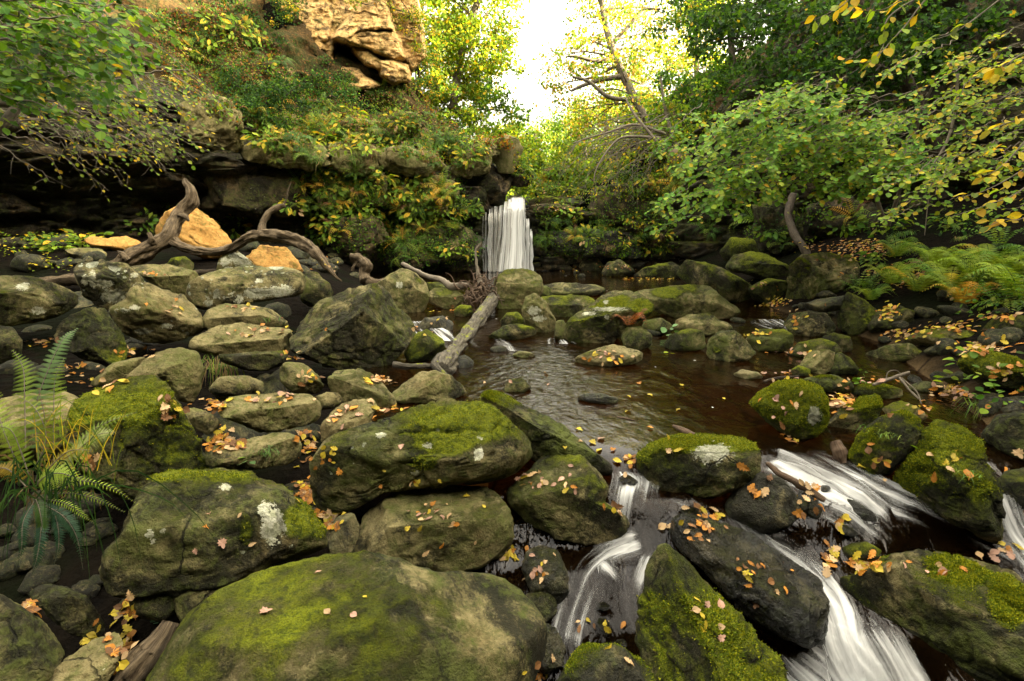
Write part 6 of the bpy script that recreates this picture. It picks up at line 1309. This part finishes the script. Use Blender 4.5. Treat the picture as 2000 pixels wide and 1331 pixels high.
# uncountable ground cover of ivy and moss leaves over the vegetated slope and cliff
lv = Leaves(); P0 = []
for zp, n, it, ls in [('470,180 600,165 830,160 970,280 900,330 700,280 500,290', 2600, [(RUST, 1.6), (LIME, 2), (MID, 3), (TAN * .5, 1.2), (GRN, 2)], .07), ('290,20 480,0 560,130 520,260 330,180', 1500, [(RUST, 2), (GRN, 4), (ORG * .5, .5), (LIME, 1)], .07), ('560,330 920,340 930,520 740,520 640,480', 1300, [(GRN, 3), (MID, 3), (LIME, 1)], .06),
                      ('1040,400 1300,370 1330,500 1060,500', 900, [(GRN, 3), (MID, 3), (LIME, 2)], .055), ('820,170 980,240 1000,290 930,280 840,230', 700, [(ORG * .7, 1.5), (RUST, 2), (GOLD * .8, 1), (LIME, 3)], .08), ('990,300 1340,300 1340,380 1050,390', 1200, [(LIME, 4), (MID, 3), (YEL, 1)], .08), ('1340,20 1980,20 1980,460 1340,460', 600, [(DARK, 5), (GRN, 1)], .07)]:
    Pz = poly(zp)
    for _ in range(n):
        h = surf(*inpoly(Pz, rng))
        if h is None or h[2] not in ('cliff', 'cliff_block', 'ground'): continue
        m_ = 4; pos = h[0] + rng.normal(0, .07, (m_, 3)) + h[1] * .03
        lv.add(pos, rng.normal(0, 1, (m_, 3)) + np.array([0, 0, -.5]), h[1] + rng.normal(0, .5, (m_, 3)), ls * rng.uniform(.6, 1.3, m_), .95, pal(m_, it, rng))
tag(lv.build('ground_cover', M_LEAF, 'oval', None, (0, 15, 0)), kind='stuff')

# ---- hand placed ferns, grasses and seedlings
def own_fern(label, px, py, nf, ln, wd, items, sc=1, name='fern', cat='fern', bip=False, d=None, npn=16, arch=.6, hang=False, hidden=None, pw=.24, spread=1.0):
    h = surf(px, py); l = h[0] if d is None else at(px, py, d)
    me = fern_mesh(nf, ln, wd, items, R7, arch, npn, bip, hang, pw=pw, spread=spread)
    o = obj(name, me); o.location = l; return tag(o, label, cat, hidden)
BF = [(LIME * 1.5, 4), (MID * 1.3, 3), (YEL, .5)]
for i, (px, py, s, lab) in enumerate([(1815, 520, .55, 'mid-green fern highest on the right bank beside the leaf litter'), (1750, 505, .5, 'small fern on the right bank just above the square mossy block'), (1740, 560, .5, 'dark feathery fern right of the square mossy block'), (1790, 575, .5, 'fern drooping over the slanting dark boulder'), (1850, 575, .6, 'bright lime fern in the middle of the right bank clump'), (1905, 560, .65, 'largest lime-green fern of the right bank clump'), (1955, 560, .6, 'lime fern at the right edge of the bank clump'), (1880, 600, .5, 'fern with yellowing lower fronds at the front of the right bank clump'), (1990, 590, .55, 'fern cut by the right edge of the picture'), (1930, 530, .5, 'shaded fern at the back of the right bank clump'), (1990, 545, .5, 'shaded fern at the back right corner of the bank'), (1700, 590, .35, 'little fern at the top of the shark-fin boulder'), (1840, 530, .45, 'fern half hidden behind the bright lime fern')]):
    own_fern(lab, px, py, 10, s * 1.35, s * .30, BF if i not in (7,) else FY, bip=True, npn=17)
own_fern('rust-red dead fern crumpled beside the moss-ridged boulder', 1228, 640, 9, .42, .09, [(np.array([.20, .045, .012]), 3), (RUST, 2)], name='dead_fern', arch=1.1)
own_fern('drooping fern leaflets hanging with the grass under the tan overhanging slab', 418, 722, 5, .38, .06, FG, hang=True)
def own_grass(label, px, py, n, ln, items, droop, wid=.005, spread=.05, name='grass_tuft'):
    h = surf(px, py); o = obj(name, grass_mesh(n, ln, items, R7, droop, wid, spread)); o.location = h[0]; return tag(o, label, 'grass tuft')
own_grass('spiky dark green grass tuft on the small weathered slab', 520, 628, 22, .32, [(GRN, 3), (MID, 2)], .7)
own_grass('small pale yellow grass tuft beside the speckled sloping boulder', 540, 745, 60, .32, [(YEL * .8, 3), (TAN * .7, 2), (LIME, 2)], .9)
own_grass('fine dark grass sprouting on the low slab with the upturned edge', 520, 885, 45, .24, [(GRN, 3), (MID, 3)], .8, .003)
own_grass('short grass tuft among leaves left of the wide flat tan slab', 485, 838, 40, .2, [(GRN, 3), (MID, 3)], .8, .003)
own_grass('wispy grass on the shaggy moss boulder', 1735, 850, 40, .18, [(LIME, 3), (MID, 2)], .9, .003, .06)
own_grass('grass on the flank of the moss-quilted boulder', 1880, 925, 26, .16, [(LIME, 3), (MID, 3)], 1.0, .003)
own_grass('few blades of grass arching between the smooth olive boulder and the shaggy moss boulder', 1690, 835, 12, .3, [(MID, 3)], 1.1, .004)
own_grass('long thin grass under the leafy bush at the right edge', 1925, 800, 70, .45, [(MID, 3), (LIME, 2)], 1.2, .004)
def own_leafy(label, px, py, n, ls, items, spread, h_, kind='oval', name='seedling', cat='plant', up=.0):
    h = surf(px, py); o = obj(name, leafy_mesh(n, ls, items, R7, spread, h_, kind)); o.location = h[0] + np.array([0, 0, up]); return tag(o, label, cat)
own_leafy('seedling with round pale green leaves between two mossy stones', 1305, 655, 9, .11, [((.14, .22, .10), 3), (MID, 1)], .09, .14)
own_leafy('single lime leaf hanging over the water below the round-leaved seedling', 1307, 690, 2, .10, [(LIME * 1.4, 1)], .02, .03)
own_leafy('small upright seedling beside the broken twigs', 1683, 752, 10, .06, [(MID, 3)], .03, .16)
own_leafy('five-leaved pale seedling on the shaggy moss boulder', 1772, 872, 6, .06, [((.16, .24, .08), 3), (MID, 1)], .03, .04)
own_leafy('tiny bluish seedling at the bottom beside the broken log', 293, 1220, 9, .035, [((.06, .12, .06), 3)], .03, .07)
own_leafy('small two-leaved seedling at the foot of the broad moss-covered boulder', 487, 905, 5, .06, [((.12, .2, .07), 3)], .03, .06)
own_leafy('leafy bramble shoots with yellow-green leaves at the right edge', 1900, 760, 40, .085, [(MID, 4), (LIME, 3), (YEL, 1)], .26, .42, name='bramble_bush')
own_leafy('low bush of rounded green leaves in front of the right edge boulder', 1975, 795, 60, .07, [(MID, 4), (LIME, 2), (GRN, 2)], .30, .30, name='bramble_bush')
own_leafy('yellow-tinged weeds sprawling before the dark left hollow', 60, 505, 150, .07, [(YEL, 2), (LIME, 4), (MID, 2)], .7, .55, name='weed_clump')
own_leafy('yellow-green weeds just right of the sprawling weeds in the left hollow', 105, 528, 60, .065, [(YEL, 2), (LIME, 4)], .35, .25, name='weed_clump')
# tall pale fern in the left foreground, each frond a part
def hand_fern(name, label, base, fronds, items_, mat=M_FERN, cat='fern', sr=.003, pw=.2):
    root = tag(empty(name, base), label, cat); 
    for pts, w, npn, bip, it in fronds:
        lv, tb = Leaves(), Tubes(); P = np.array([at(*p) for p in pts])
        frond(lv, P, w, npn, it, R7, up=-FWD * .8 + np.array([0, 0, .6]), bip=bip, tb=tb, r=sr, pw=pw)
        st = obj('frond', None) if False else lv.build('frond', mat, 'pinna', root, base)
        stem = tb.build('stem', M_TWIG, st, base)
    return root
PF_ = [((.15, .22, .07), 3), (LIME, 2)]
b = at(120, 905, 2.35)
hand_fern('tall_fern', 'tall pale green fern with feathery upright fronds at the left', b, [
    ([(75, 900, 2.35), (70, 800, 2.4), (95, 720, 2.45), (122, 665, 2.5), (150, 642, 2.55)], .07, 26, True, PF_),
    ([(50, 880, 2.3), (48, 780, 2.35), (45, 720, 2.4), (25, 685, 2.42)], .065, 18, True, PF_),
    ([(105, 900, 2.4), (105, 800, 2.45), (108, 740, 2.5), (125, 700, 2.55)], .06, 18, True, PF_),
    ([(110, 930, 2.3), (150, 870, 2.35), (200, 830, 2.4), (265, 806, 2.45)], .05, 20, True, [(LIME, 3), (YEL * .6, 1)]),
    ([(90, 920, 2.3), (150, 880, 2.3), (190, 850, 2.3), (225, 845, 2.32)], .07, 18, True, PF_),
    ([(40, 920, 2.25), (10, 850, 2.25), (-10, 790, 2.3), (-30, 740, 2.3)], .07, 18, True, PF_),
    ([(60, 930, 2.2), (90, 860, 2.2), (70, 800, 2.2), (30, 770, 2.25)], .05, 18, True, [(LIME, 3), (YEL * .6, 1)])], PF_)
b = at(60, 920, 2.2)
hand_fern('yellowing_fern', 'withering yellow and rusty fern at the foot of the tall pale fern', b, [
    ([(60, 940, 2.2), (40, 880, 2.2), (20, 840, 2.2), (-20, 830, 2.2)], .045, 16, True, [(YEL * .6, 3), (LIME, 2), (RUST, 1)]),
    ([(70, 940, 2.2), (85, 880, 2.2), (88, 820, 2.2), (75, 760, 2.2)], .035, 14, True, [(TAN * .5, 2), (RUST, 3)]),
    ([(70, 945, 2.15), (110, 900, 2.15), (140, 880, 2.15), (180, 880, 2.15)], .04, 14, True, [(YEL * .5, 2), (LIME, 4)]),
    ([(50, 950, 2.12), (20, 920, 2.1), (-5, 915, 2.1), (-40, 930, 2.1)], .04, 14, True, [(GOLD * .5, 2), (RUST, 2), (YEL * .5, 2)]),
    ([(70, 950, 2.12), (90, 930, 2.1), (120, 925, 2.1), (165, 940, 2.1)], .07, 16, True, [(LIME, 3), (YEL, 2)])], FY)
DKF = [((.016, .046, .022), 3), (GRN * .7, 1)]
b = at(80, 985, 2.1)
hand_fern('hard_fern', 'dark blue-green ladder-like fern fronds drooping in the lower left shadows', b, [
    ([(70, 975, 2.1), (78, 1000, 2.05), (82, 1030, 2.03), (76, 1045, 2.03)], .036, 26, False, DKF),
    ([(66, 980, 2.12), (45, 1020, 2.05), (42, 1070, 2.03), (30, 1115, 2.05)], .032, 30, False, DKF),
    ([(75, 985, 2.12), (80, 1030, 2.03), (72, 1090, 2.0), (58, 1130, 2.02)], .038, 32, False, DKF),
    ([(80, 980, 2.12), (108, 1010, 2.06), (115, 1060, 2.03), (106, 1102, 2.03)], .034, 30, False, DKF),
    ([(85, 985, 2.1), (125, 1010, 2.04), (150, 1050, 2.02), (162, 1112, 2.02)], .036, 32, False, DKF),
    ([(90, 975, 2.1), (130, 985, 2.06), (160, 1005, 2.06), (186, 1024, 2.08)], .02, 20, False, FG),
    ([(95, 965, 2.12), (150, 965, 2.1), (200, 980, 2.1), (242, 1000, 2.12)], .022, 22, False, FG),
    ([(95, 960, 2.12), (160, 940, 2.1), (220, 955, 2.1), (268, 985, 2.12)], .022, 22, False, FG)], DKF, sr=.0014, pw=.3)
def hand_grass(label, blades, items):
    V, F, Cc = [], [], []
    for pts, w in blades:
        P = catmull([at(*p) for p in pts], 9); col = pal(1, items, R7)[0]; T = nrm(np.gradient(P, axis=0)); n0 = len(V)
        for j in range(9):
            sd = nrm(np.cross(T[j], FWD)) * w * (1 - (j / 8) ** 2 * .9); V += [P[j] + sd, P[j] - sd]; Cc += [col, col]
        for j in range(8): F.append([n0 + 2 * j, n0 + 2 * j + 1, n0 + 2 * j + 3, n0 + 2 * j + 2])
    return tag(mesh('grass_tuft', V, [np.array(F)], M_FERN, col=np.array(Cc), loc=V[0]), label, 'grass tuft')
bl = []
for k in range(55):
    x0, y0 = R7.uniform(10, 170), R7.uniform(930, 985); dx_, dy_ = R7.normal(10, 70), R7.uniform(-20, 170); d = R7.uniform(2.05, 2.2)
    bl.append(([(x0, y0, d), (x0 + dx_ * .4, y0 - R7.uniform(5, 60), d), (x0 + dx_ * .8, y0 + dy_ * .3, d - .03), (x0 + dx_, y0 + dy_, d - .03)], .0032))
hand_grass('coarse dark grass arching over the ladder-like fern in the lower left', bl, [(GRN * .7, 2), (DARK, 4), (TAN * .3, .8)])
h = surf(430, 690); dg_ = (h[0] - CAM) @ FWD - .10
bl = []
for k in range(70):
    x0 = R7.uniform(398, 462); y0 = R7.uniform(690, 712); a = R7.normal(0, 14); ln_ = R7.uniform(30, 75)
    bl.append(([(x0, y0, dg_ + .05), (x0 + a * .4, y0 + ln_ * .2, dg_ - .03), (x0 + a * .8, y0 + ln_ * .6, dg_ - .05), (x0 + a, y0 + ln_, dg_ - .04)], .004))
hand_grass('long straw-coloured grass hanging below the tan overhanging slab', bl, [(TAN * .6, 4), (LIME, 2), (MID, 2)])
bl = []
for k in range(40):
    x0, y0 = R7.uniform(60, 240), R7.uniform(850, 950); a = R7.normal(0, 60); d = R7.uniform(2.15, 2.3)
    bl.append(([(x0, y0, d), (x0 + a * .3, y0 - 50, d), (x0 + a * .7, y0 - 80, d), (x0 + a, y0 - R7.uniform(60, 110), d)], .002))
hand_grass('thin yellow-green grass stalks mixed with the tall pale fern', bl, [(LIME, 3), (YEL, 2), (MID, 2)])
# ------------------------------------------------------------------ filler stones in the gaps
rng = np.random.default_rng(99)
STN = []
for i in range(6):
    V, F = ico(3); Rr = np.random.default_rng(300 + i); Vs = V * np.array([1, .8, .55]) * (1 + .18 * fbm(V * 1.3 + i * 9, 3))[:, None]
    for _ in range(5):
        nn = nrm(Rr.normal(size=3)); pr = Vs @ nn; Vs = Vs - np.clip(pr - pr.max() * .8, 0, None)[:, None] * nn
    Vs += .02 * fbm(Vs * 6, 2)[:, None] * V
    STN.append(mesh_data('stone', Vs, [F], M_ROCK))
SZ = [('0,560 560,560 640,740 740,840 640,1000 380,980 180,900 0,720', 110, 'half hidden in a dark gap of the left heap', (.18, .40)),
      ('560,1000 720,950 1010,1000 1030,1300 640,1100', 20, 'in the wet gap around the leaf-strewn boulder', (.04, .10)),
      ('0,930 240,930 250,1130 0,1170', 34, 'in the dark under the lower left ferns', (.05, .13)),
      ('60,1100 340,1160 330,1320 100,1320', 24, 'in the shadowed gully at the lower left', (.03, .09)),
      ('740,560 1100,560 1100,680 800,760', 36, 'at the water line around the fallen log', (.06, .17)),
      ('1200,560 1700,560 1700,690 1260,690', 34, 'along the far edge of the pool', (.07, .18)),
      ('1480,500 2000,560 2000,720 1700,680', 34, 'on the leaf-littered right bank', (.08, .22)),
      ('1620,700 2000,740 2000,900 1640,860', 26, 'in the right-hand side channel', (.06, .14)),
      ('1060,505 1340,510 1330,545 1050,540', 22, 'at the far rim of the plunge pool', (.10, .25)),
      ('20,470 660,470 660,545 20,545', 75, 'under the driftwood below the left cliff', (.14, .40)),
      ('1040,1060 1250,1060 1270,1310 1080,1310', 6, 'poking black and wet through the left cascade', (.03, .085)),
      ('1490,905 1600,900 1790,1060 1640,1050', 4, 'poking black and wet through the upper right rapids', (.03, .08)),
      ('1220,930 1300,960 1420,1040 1260,1060', 3, 'black and wet in the stream below the pool outlet', (.03, .08)),
      ('2000,560 2500,600 2500,1300 2040,1150', 36, 'on the dark bank beyond the right edge', (.12, .42)),
      ('640,500 920,515 900,545 660,545', 20, 'at the left rim of the plunge pool', (.12, .28))]
for zp, n, where, (a, b) in SZ:
    Pz = poly(zp)
    for _ in range(n):
        h = surf(*inpoly(Pz, rng))
        if h is None or h[2] not in ('ground', 'cliff', 'stream_water', 'cascade'): continue
        if h[2] == 'stream_water' and 'black and wet' not in where and rng.uniform() < .8: continue
        o = obj('stone', STN[rng.integers(6)]); s = rng.uniform(a, b); o.location = h[0] + np.array([0, 0, s * (-.12 if 'left heap' in where else .15)]); o.scale = (s, s * rng.uniform(.7, 1), s * rng.uniform(.7, 1.1)); o.rotation_euler = (rng.normal(0, .2), rng.normal(0, .2), rng.uniform(0, 6.3))
        wet = 1.0 if 'black and wet' in where else .6 if 'wet' in where or 'channel' in where or 'water line' in where else .1
        o.color = (rng.uniform(0, .7), rng.uniform(0, .2), .25 + wet * rng.uniform(.4, 1.2), rng.uniform(.0, .45))  # low tone and extra wetness put the shade of the gaps into the colour
        tag(o, 'small stone ' + where, 'stone', 'small stones ' + where)
# ------------------------------------------------------------------ fallen leaves
bpy.context.view_layer.update(); DG = bpy.context.evaluated_depsgraph_get()
MIXO = [('orange', ORG * .9, 3.5), ('yellow', YEL, 2.5), ('brown', RUST, 3), ('pale tan', TAN, 3)]
MIXP = [('pale tan', TAN, 4), ('pinkish', PINK, 4), ('yellow', YEL, 2), ('orange', ORG, 1.5)]
MIXY = [('yellow', YEL, 5), ('orange', ORG, 3), ('pale tan', TAN, 1.5)]
CL = [  # px, py, sx, sy, n, mix, where
 (845, 1020, 52, 40, 34, MIXP, 'on the flat round-topped boulder'), (850, 945, 75, 7, 26, MIXO, 'in the crack above the flat round-topped boulder'),
 (605, 958, 26, 26, 60, MIXO, 'in the gully beside the bulky lichen boulder'), (650, 1010, 32, 22, 40, MIXO, 'in the gully beside the bulky lichen boulder'), (640, 905, 18, 40, 24, MIXY, 'in the gully beside the bulky lichen boulder'),
 (1050, 940, 26, 14, 16, MIXP, 'on the saddle-shaped boulder'), (1185, 1003, 26, 12, 18, MIXO, 'on the saddle-shaped boulder'), (1110, 945, 40, 25, 8, MIXP, 'on the saddle-shaped boulder'),
 (995, 1083, 18, 12, 16, MIXY, 'in the dark gap beside the left cascade'), (1040, 1110, 30, 40, 16, MIXP, 'in the dark gap beside the left cascade'),
 (1355, 1020, 55, 32, 36, MIXO, 'on the black wet boulder'), (1500, 1130, 70, 45, 22, MIXO, 'on the black wet boulder'),
 (1695, 1105, 38, 18, 60, MIXY, 'in the heap between the main cascade and the flat lime-moss boulder'), (1620, 1095, 14, 22, 12, MIXO, 'in the heap between the main cascade and the flat lime-moss boulder'),
 (1830, 1120, 90, 22, 14, MIXP, 'on the flat lime-moss boulder'), (1400, 1210, 50, 60, 14, MIXP, 'on the sharp-ridged mossy boulder'),
 (1575, 975, 18, 24, 14, MIXO, 'on the small dark stone under the rapids plank'), (1180, 1220, 50, 50, 10, MIXO, 'washed in the left cascade'), (1050, 1320, 30, 20, 26, MIXO, 'at the foot of the left cascade'),
 (1530, 790, 40, 22, 16, MIXP, 'on the bright green mossy dome'), (1648, 780, 20, 26, 60, MIXO, 'in the gap right of the bright green mossy dome'), (1540, 845, 40, 20, 24, MIXO, 'in the gap right of the bright green mossy dome'),
 (1190, 697, 42, 9, 26, MIXP, 'on the leaf-dotted flat rock in the pool'), (1480, 655, 22, 7, 18, MIXY, 'on the rounded leaf-topped boulder'),
 (540, 780, 60, 8, 18, MIXP, 'on the wide flat tan slab'), (420, 790, 26, 12, 34, MIXO, 'around the wide flat tan slab'), (450, 870, 40, 14, 34, MIXO, 'around the low slab with the upturned edge'), (430, 850, 18, 14, 20, MIXY, 'around the low slab with the upturned edge'),
 (490, 655, 50, 6, 9, MIXP, 'on the tan overhanging slab'), (480, 603, 50, 6, 10, MIXO, 'on the small weathered slab'), (345, 605, 35, 18, 10, MIXP, 'on the long leaning boulder'), (300, 535, 30, 6, 12, MIXO, 'on the flat topped tan boulder'),
 (670, 815, 30, 22, 12, MIXP, 'on the thin tan slab'), (740, 745, 28, 10, 26, MIXO, 'at the water edge by the blocky boulder'), (745, 800, 40, 12, 20, MIXO, 'at the water edge by the blocky boulder'),
 (700, 905, 120, 40, 10, MIXP, 'on the large oblong boulder'), (640, 1180, 160, 60, 5, MIXP, 'on the huge olive boulder'), (420, 1010, 90, 50, 6, MIXP, 'on the bulky lichen boulder'),
 (60, 1185, 30, 16, 12, MIXO, 'in the shadowed lower left gully'), (180, 1240, 40, 20, 14, MIXY, 'in the shadowed lower left gully'), (245, 1190, 24, 26, 24, MIXO, 'in the shadowed lower left gully'), (235, 1270, 20, 40, 20, MIXO, 'in the shadowed lower left gully'),
 (150, 720, 30, 14, 18, MIXO, 'behind the tall pale fern'), (140, 900, 50, 20, 30, MIXO, 'under the tall pale fern'),
 (1690, 485, 70, 20, 320, MIXO, 'on the right bank'), (1800, 540, 130, 26, 300, MIXO, 'on the right bank'), (1580, 480, 40, 10, 40, MIXO, 'on the right bank'), (1510, 590, 32, 10, 80, MIXY, 'on the ledge left of the square mossy block'), (1500, 560, 40, 12, 40, MIXO, 'on the ledge left of the square mossy block'),
 (1740, 610, 18, 14, 40, MIXY, 'behind the slanting dark boulder'), (1850, 640, 60, 10, 60, MIXO, 'along the right channel'), (1920, 680, 50, 14, 110, MIXO, 'along the right channel'), (1760, 655, 40, 8, 40, MIXO, 'along the right channel'), (1860, 765, 36, 14, 60, MIXP, 'along the right channel'), (1970, 735, 40, 16, 60, MIXO, 'along the right channel'), (1960, 620, 40, 8, 30, MIXO, 'along the right channel'),
 (1550, 690, 40, 6, 24, MIXP, 'around the pale angular boulder'), (1540, 735, 40, 6, 20, MIXP, 'around the pale angular boulder'), (1700, 745, 60, 8, 14, MIXP, 'around the pale angular boulder'),
 (1270, 545, 60, 3, 60, MIXY, 'floating in a line across the plunge pool'), (1210, 525, 60, 12, 60, MIXO, 'at the far rim of the plunge pool'), (1110, 525, 40, 8, 40, MIXO, 'at the far rim of the plunge pool'), (1085, 408, 40, 4, 40, MIXP, 'on the ledge beside the waterfall lip'), (930, 400, 30, 6, 16, MIXO, 'on the ledge beside the waterfall lip'),
 (1300, 780, 150, 60, 10, MIXY, 'floating on the brown pool'), (1050, 740, 60, 30, 5, MIXP, 'floating on the brown pool'), (840, 640, 40, 14, 14, MIXY, 'near the fallen log'), (870, 600, 40, 20, 14, MIXO, 'near the fallen log'),
 (1850, 900, 60, 60, 14, MIXO, 'on the moss-quilted boulder'), (1960, 1075, 40, 20, 8, MIXP, 'beside the far right runnel'), (1720, 900, 40, 40, 12, MIXO, 'on the shaggy moss boulder'), (1790, 800, 40, 16, 14, MIXO, 'on the brown flat slab'), (1560, 620, 40, 20, 12, MIXO, 'near the two-faced mossy boulder'), (1320, 880, 70, 18, 6, MIXY, 'on the yellow-green cushion boulder'), (1150, 880, 60, 30, 8, MIXP, 'on the long diagonal mossy boulder'), (1230, 900, 20, 20, 10, MIXO, 'at the pool outlet'), (1600, 1010, 60, 30, 8, MIXY, 'in the upper right rapids'), (90, 668, 40, 10, 22, MIXO, 'in the dark gaps of the left heap'), (260, 690, 40, 12, 22, MIXO, 'in the dark gaps of the left heap'), (600, 745, 30, 12, 22, MIXO, 'in the dark gaps of the left heap'), (560, 700, 30, 12, 22, MIXO, 'in the dark gaps of the left heap'), (600, 870, 20, 40, 40, MIXO, 'in the gully beside the bulky lichen boulder'), (340, 800, 30, 20, 26, MIXO, 'in the dark gaps of the left heap'), (520, 640, 60, 16, 20, MIXO, 'in the dark gaps of the left heap'), (200, 750, 40, 14, 20, MIXO, 'in the dark gaps of the left heap'), (640, 520, 40, 16, 24, MIXO, 'in the dark gaps of the left heap'), (2150, 800, 160, 160, 260, MIXO, 'on the dark bank beyond the right edge'), (1480, 960, 50, 30, 8, MIXO, 'on the black round boulder')]
cand = []
for (px, py, sx, sy, n, mix, where) in CL:
    w = np.array([x[2] for x in mix], float); w /= w.sum()
    for _ in range(n):
        x, y = px + rng.normal(0, sx * .55), py + rng.normal(0, sy * .55)
        if not (5 < x < 2500 and 5 < y < 1328): continue
        h = surf(x, y)
        if h is None or h[2] in ('fern', 'grass_tuft', 'tall_fern', 'leafy_plant', 'undergrowth_plant', 'bramble_bush', 'seedling', 'frond', 'stem', 'cliff', 'waterfall'): continue
        nn = h[1].copy()
        if nn[2] < .15: continue
        dist = np.linalg.norm(h[0] - CAM); k = rng.choice(len(mix), p=w)
        s = rng.uniform(.028, .060) if dist < 3.6 else rng.uniform(.05, .09)
        cand.append((s / dist if x < 1995 else 0, h[0], nn, s, mix[k][0], mix[k][1], where))
cand.sort(key=lambda c: -c[0])
LS = {}
KN = [('oak', .8), ('beech', .9), ('oak', .9), ('oak', 1.0), ('beech', .7), ('maple', .8)]
stuff = {k: Leaves() for k in ('oak', 'beech', 'maple')}
for i, (sz, P, nn, s, cn, c, where) in enumerate(cand):
    kd, wd = KN[rng.integers(6)]
    if i < 300:
        v = rng.integers(3); key = (kd, wd, cn, int(v))
        if key not in LS:
            l = Leaves(); l.add(np.array([[-.5, 0, 0.]]), np.array([1., 0, 0]), np.array([0, 0, 1.]), 1.0, wd, np.clip(c * (.75 + .28 * v), 0, .8)); t_ = l.build('tmp', M_DEAD, kd); LS[key] = t_.data; bpy.data.objects.remove(t_)
        o = obj('fallen_leaf', LS[key]); o.location = P + nn * .006
        qd = Vector(nn + rng.normal(0, .13, 3)).to_track_quat('Z', 'Y'); from mathutils import Quaternion
        o.rotation_mode = 'QUATERNION'; o.rotation_quaternion = qd @ Quaternion((0, 0, 1), rng.uniform(0, 6.28)); o.scale = (s, s, s)
        tag(o, f'{cn} fallen leaf {where}', 'leaf', f'{cn} leaves {where}')
    else:
        a = rng.normal(0, 1, 3); stuff[kd].add(P + nn * .008, a - nn * (a @ nn), nn + rng.normal(0, .3, 3), s, wd, np.clip(c * rng.uniform(.6, 1.3), 0, .8))
V0 = [stuff[k].build('leaf_litter', M_DEAD, k) for k in stuff if stuff[k].L]
vs, fs, cs, n0 = [], [], [], 0
for o in V0:
    me = o.data; co = np.zeros(len(me.vertices) * 3, np.float32); me.vertices.foreach_get('co', co); vs.append(co.reshape(-1, 3))
    cc = np.zeros(len(me.vertices) * 4, np.float32); me.color_attributes['Col'].data.foreach_get('color', cc); cs.append(cc.reshape(-1, 4)[:, :3])
    li = np.zeros(len(me.loops), np.int32); me.loops.foreach_get('vertex_index', li); fs.append(li.reshape(-1, 3) + n0); n0 += len(me.vertices)
    bpy.data.objects.remove(o); bpy.data.meshes.remove(me)
tag(mesh('leaf_litter', np.concatenate(vs), [np.concatenate(fs)], M_DEAD, smooth=False, col=np.concatenate(cs)), kind='stuff')
print('leaves', len(cand))
for o in _trees + _foam: o.hide_viewport = False

# ------------------------------------------------------------------ light
EL, AZ = math.radians(27), math.radians(96)
sd = Vector((math.cos(EL) * math.sin(AZ), math.cos(EL) * math.cos(AZ), math.sin(EL)))
w = bpy.data.worlds.new('World'); S.world = w; w.use_nodes = True; nt = w.node_tree; nt.nodes.clear(); q = N(nt)
sk = q.n('ShaderNodeTexSky'); sk.sky_type = 'NISHITA'; sk.sun_disc = False; sk.sun_elevation = EL; sk.sun_rotation = AZ; sk.dust_density = 2.5; sk.air_density = 1.0; sk.ozone_density = 1.0
hs = q.n('ShaderNodeHueSaturation'); hs.inputs['Saturation'].default_value = .28; q.l(sk.outputs[0], hs.inputs['Color'])
mm = q.n('ShaderNodeMix', data_type='RGBA', blend_type='MULTIPLY'); mm.inputs[0].default_value = 1; q.l(hs.outputs[0], mm.inputs[6]); mm.inputs[7].default_value = (1.12, 1.0, .76, 1)
bg = q.n('ShaderNodeBackground'); gz = q.n('ShaderNodeTexCoord'); gs = q.n('ShaderNodeSeparateXYZ'); q.l(gz.outputs['Generated'], gs.inputs[0])
zf = q.math('ADD', q.math('MULTIPLY', q.math('POWER', q.math('MAXIMUM', gs.outputs[2], 0.0), 1.5), 2.0), 0.28)   # bright thin cloud overhead, dimmer low down
mz = q.n('ShaderNodeVectorMath', operation='SCALE'); q.l(mm.outputs[2], mz.inputs[0]); q.l(zf, mz.inputs['Scale'])
q.l(mz.outputs[0], bg.inputs['Color']); bg.inputs['Strength'].default_value = .15
ow = q.n('ShaderNodeOutputWorld'); q.l(bg.outputs[0], ow.inputs['Surface'])
ld = bpy.data.lights.new('sun', 'SUN'); ld.energy = 5.0; ld.angle = math.radians(.5); ld.color = (1, .84, .58)
lo = bpy.data.objects.new('sun', ld); COL.objects.link(lo); lo.rotation_euler = sd.to_track_quat('Z', 'Y').to_euler(); lo.location = (20, 0, 30)
cd = bpy.data.cameras.new('camera'); cd.sensor_width = 36; cd.lens = 18; cd.clip_end = 1000; cd.clip_start = .05
co = bpy.data.objects.new('camera', cd); COL.objects.link(co); co.location = CAM; co.rotation_euler = (pi / 2 - PITCH, 0, 0); S.camera = co
S.view_settings.view_transform = 'Standard'; S.view_settings.look = 'None'; S.view_settings.exposure = 3.35; S.view_settings.gamma = 1
S.cycles.max_bounces = 6; S.cycles.diffuse_bounces = 1; S.cycles.glossy_bounces = 3; S.cycles.transparent_max_bounces = 10; S.cycles.transmission_bounces = 4
S.cycles.use_denoising = True
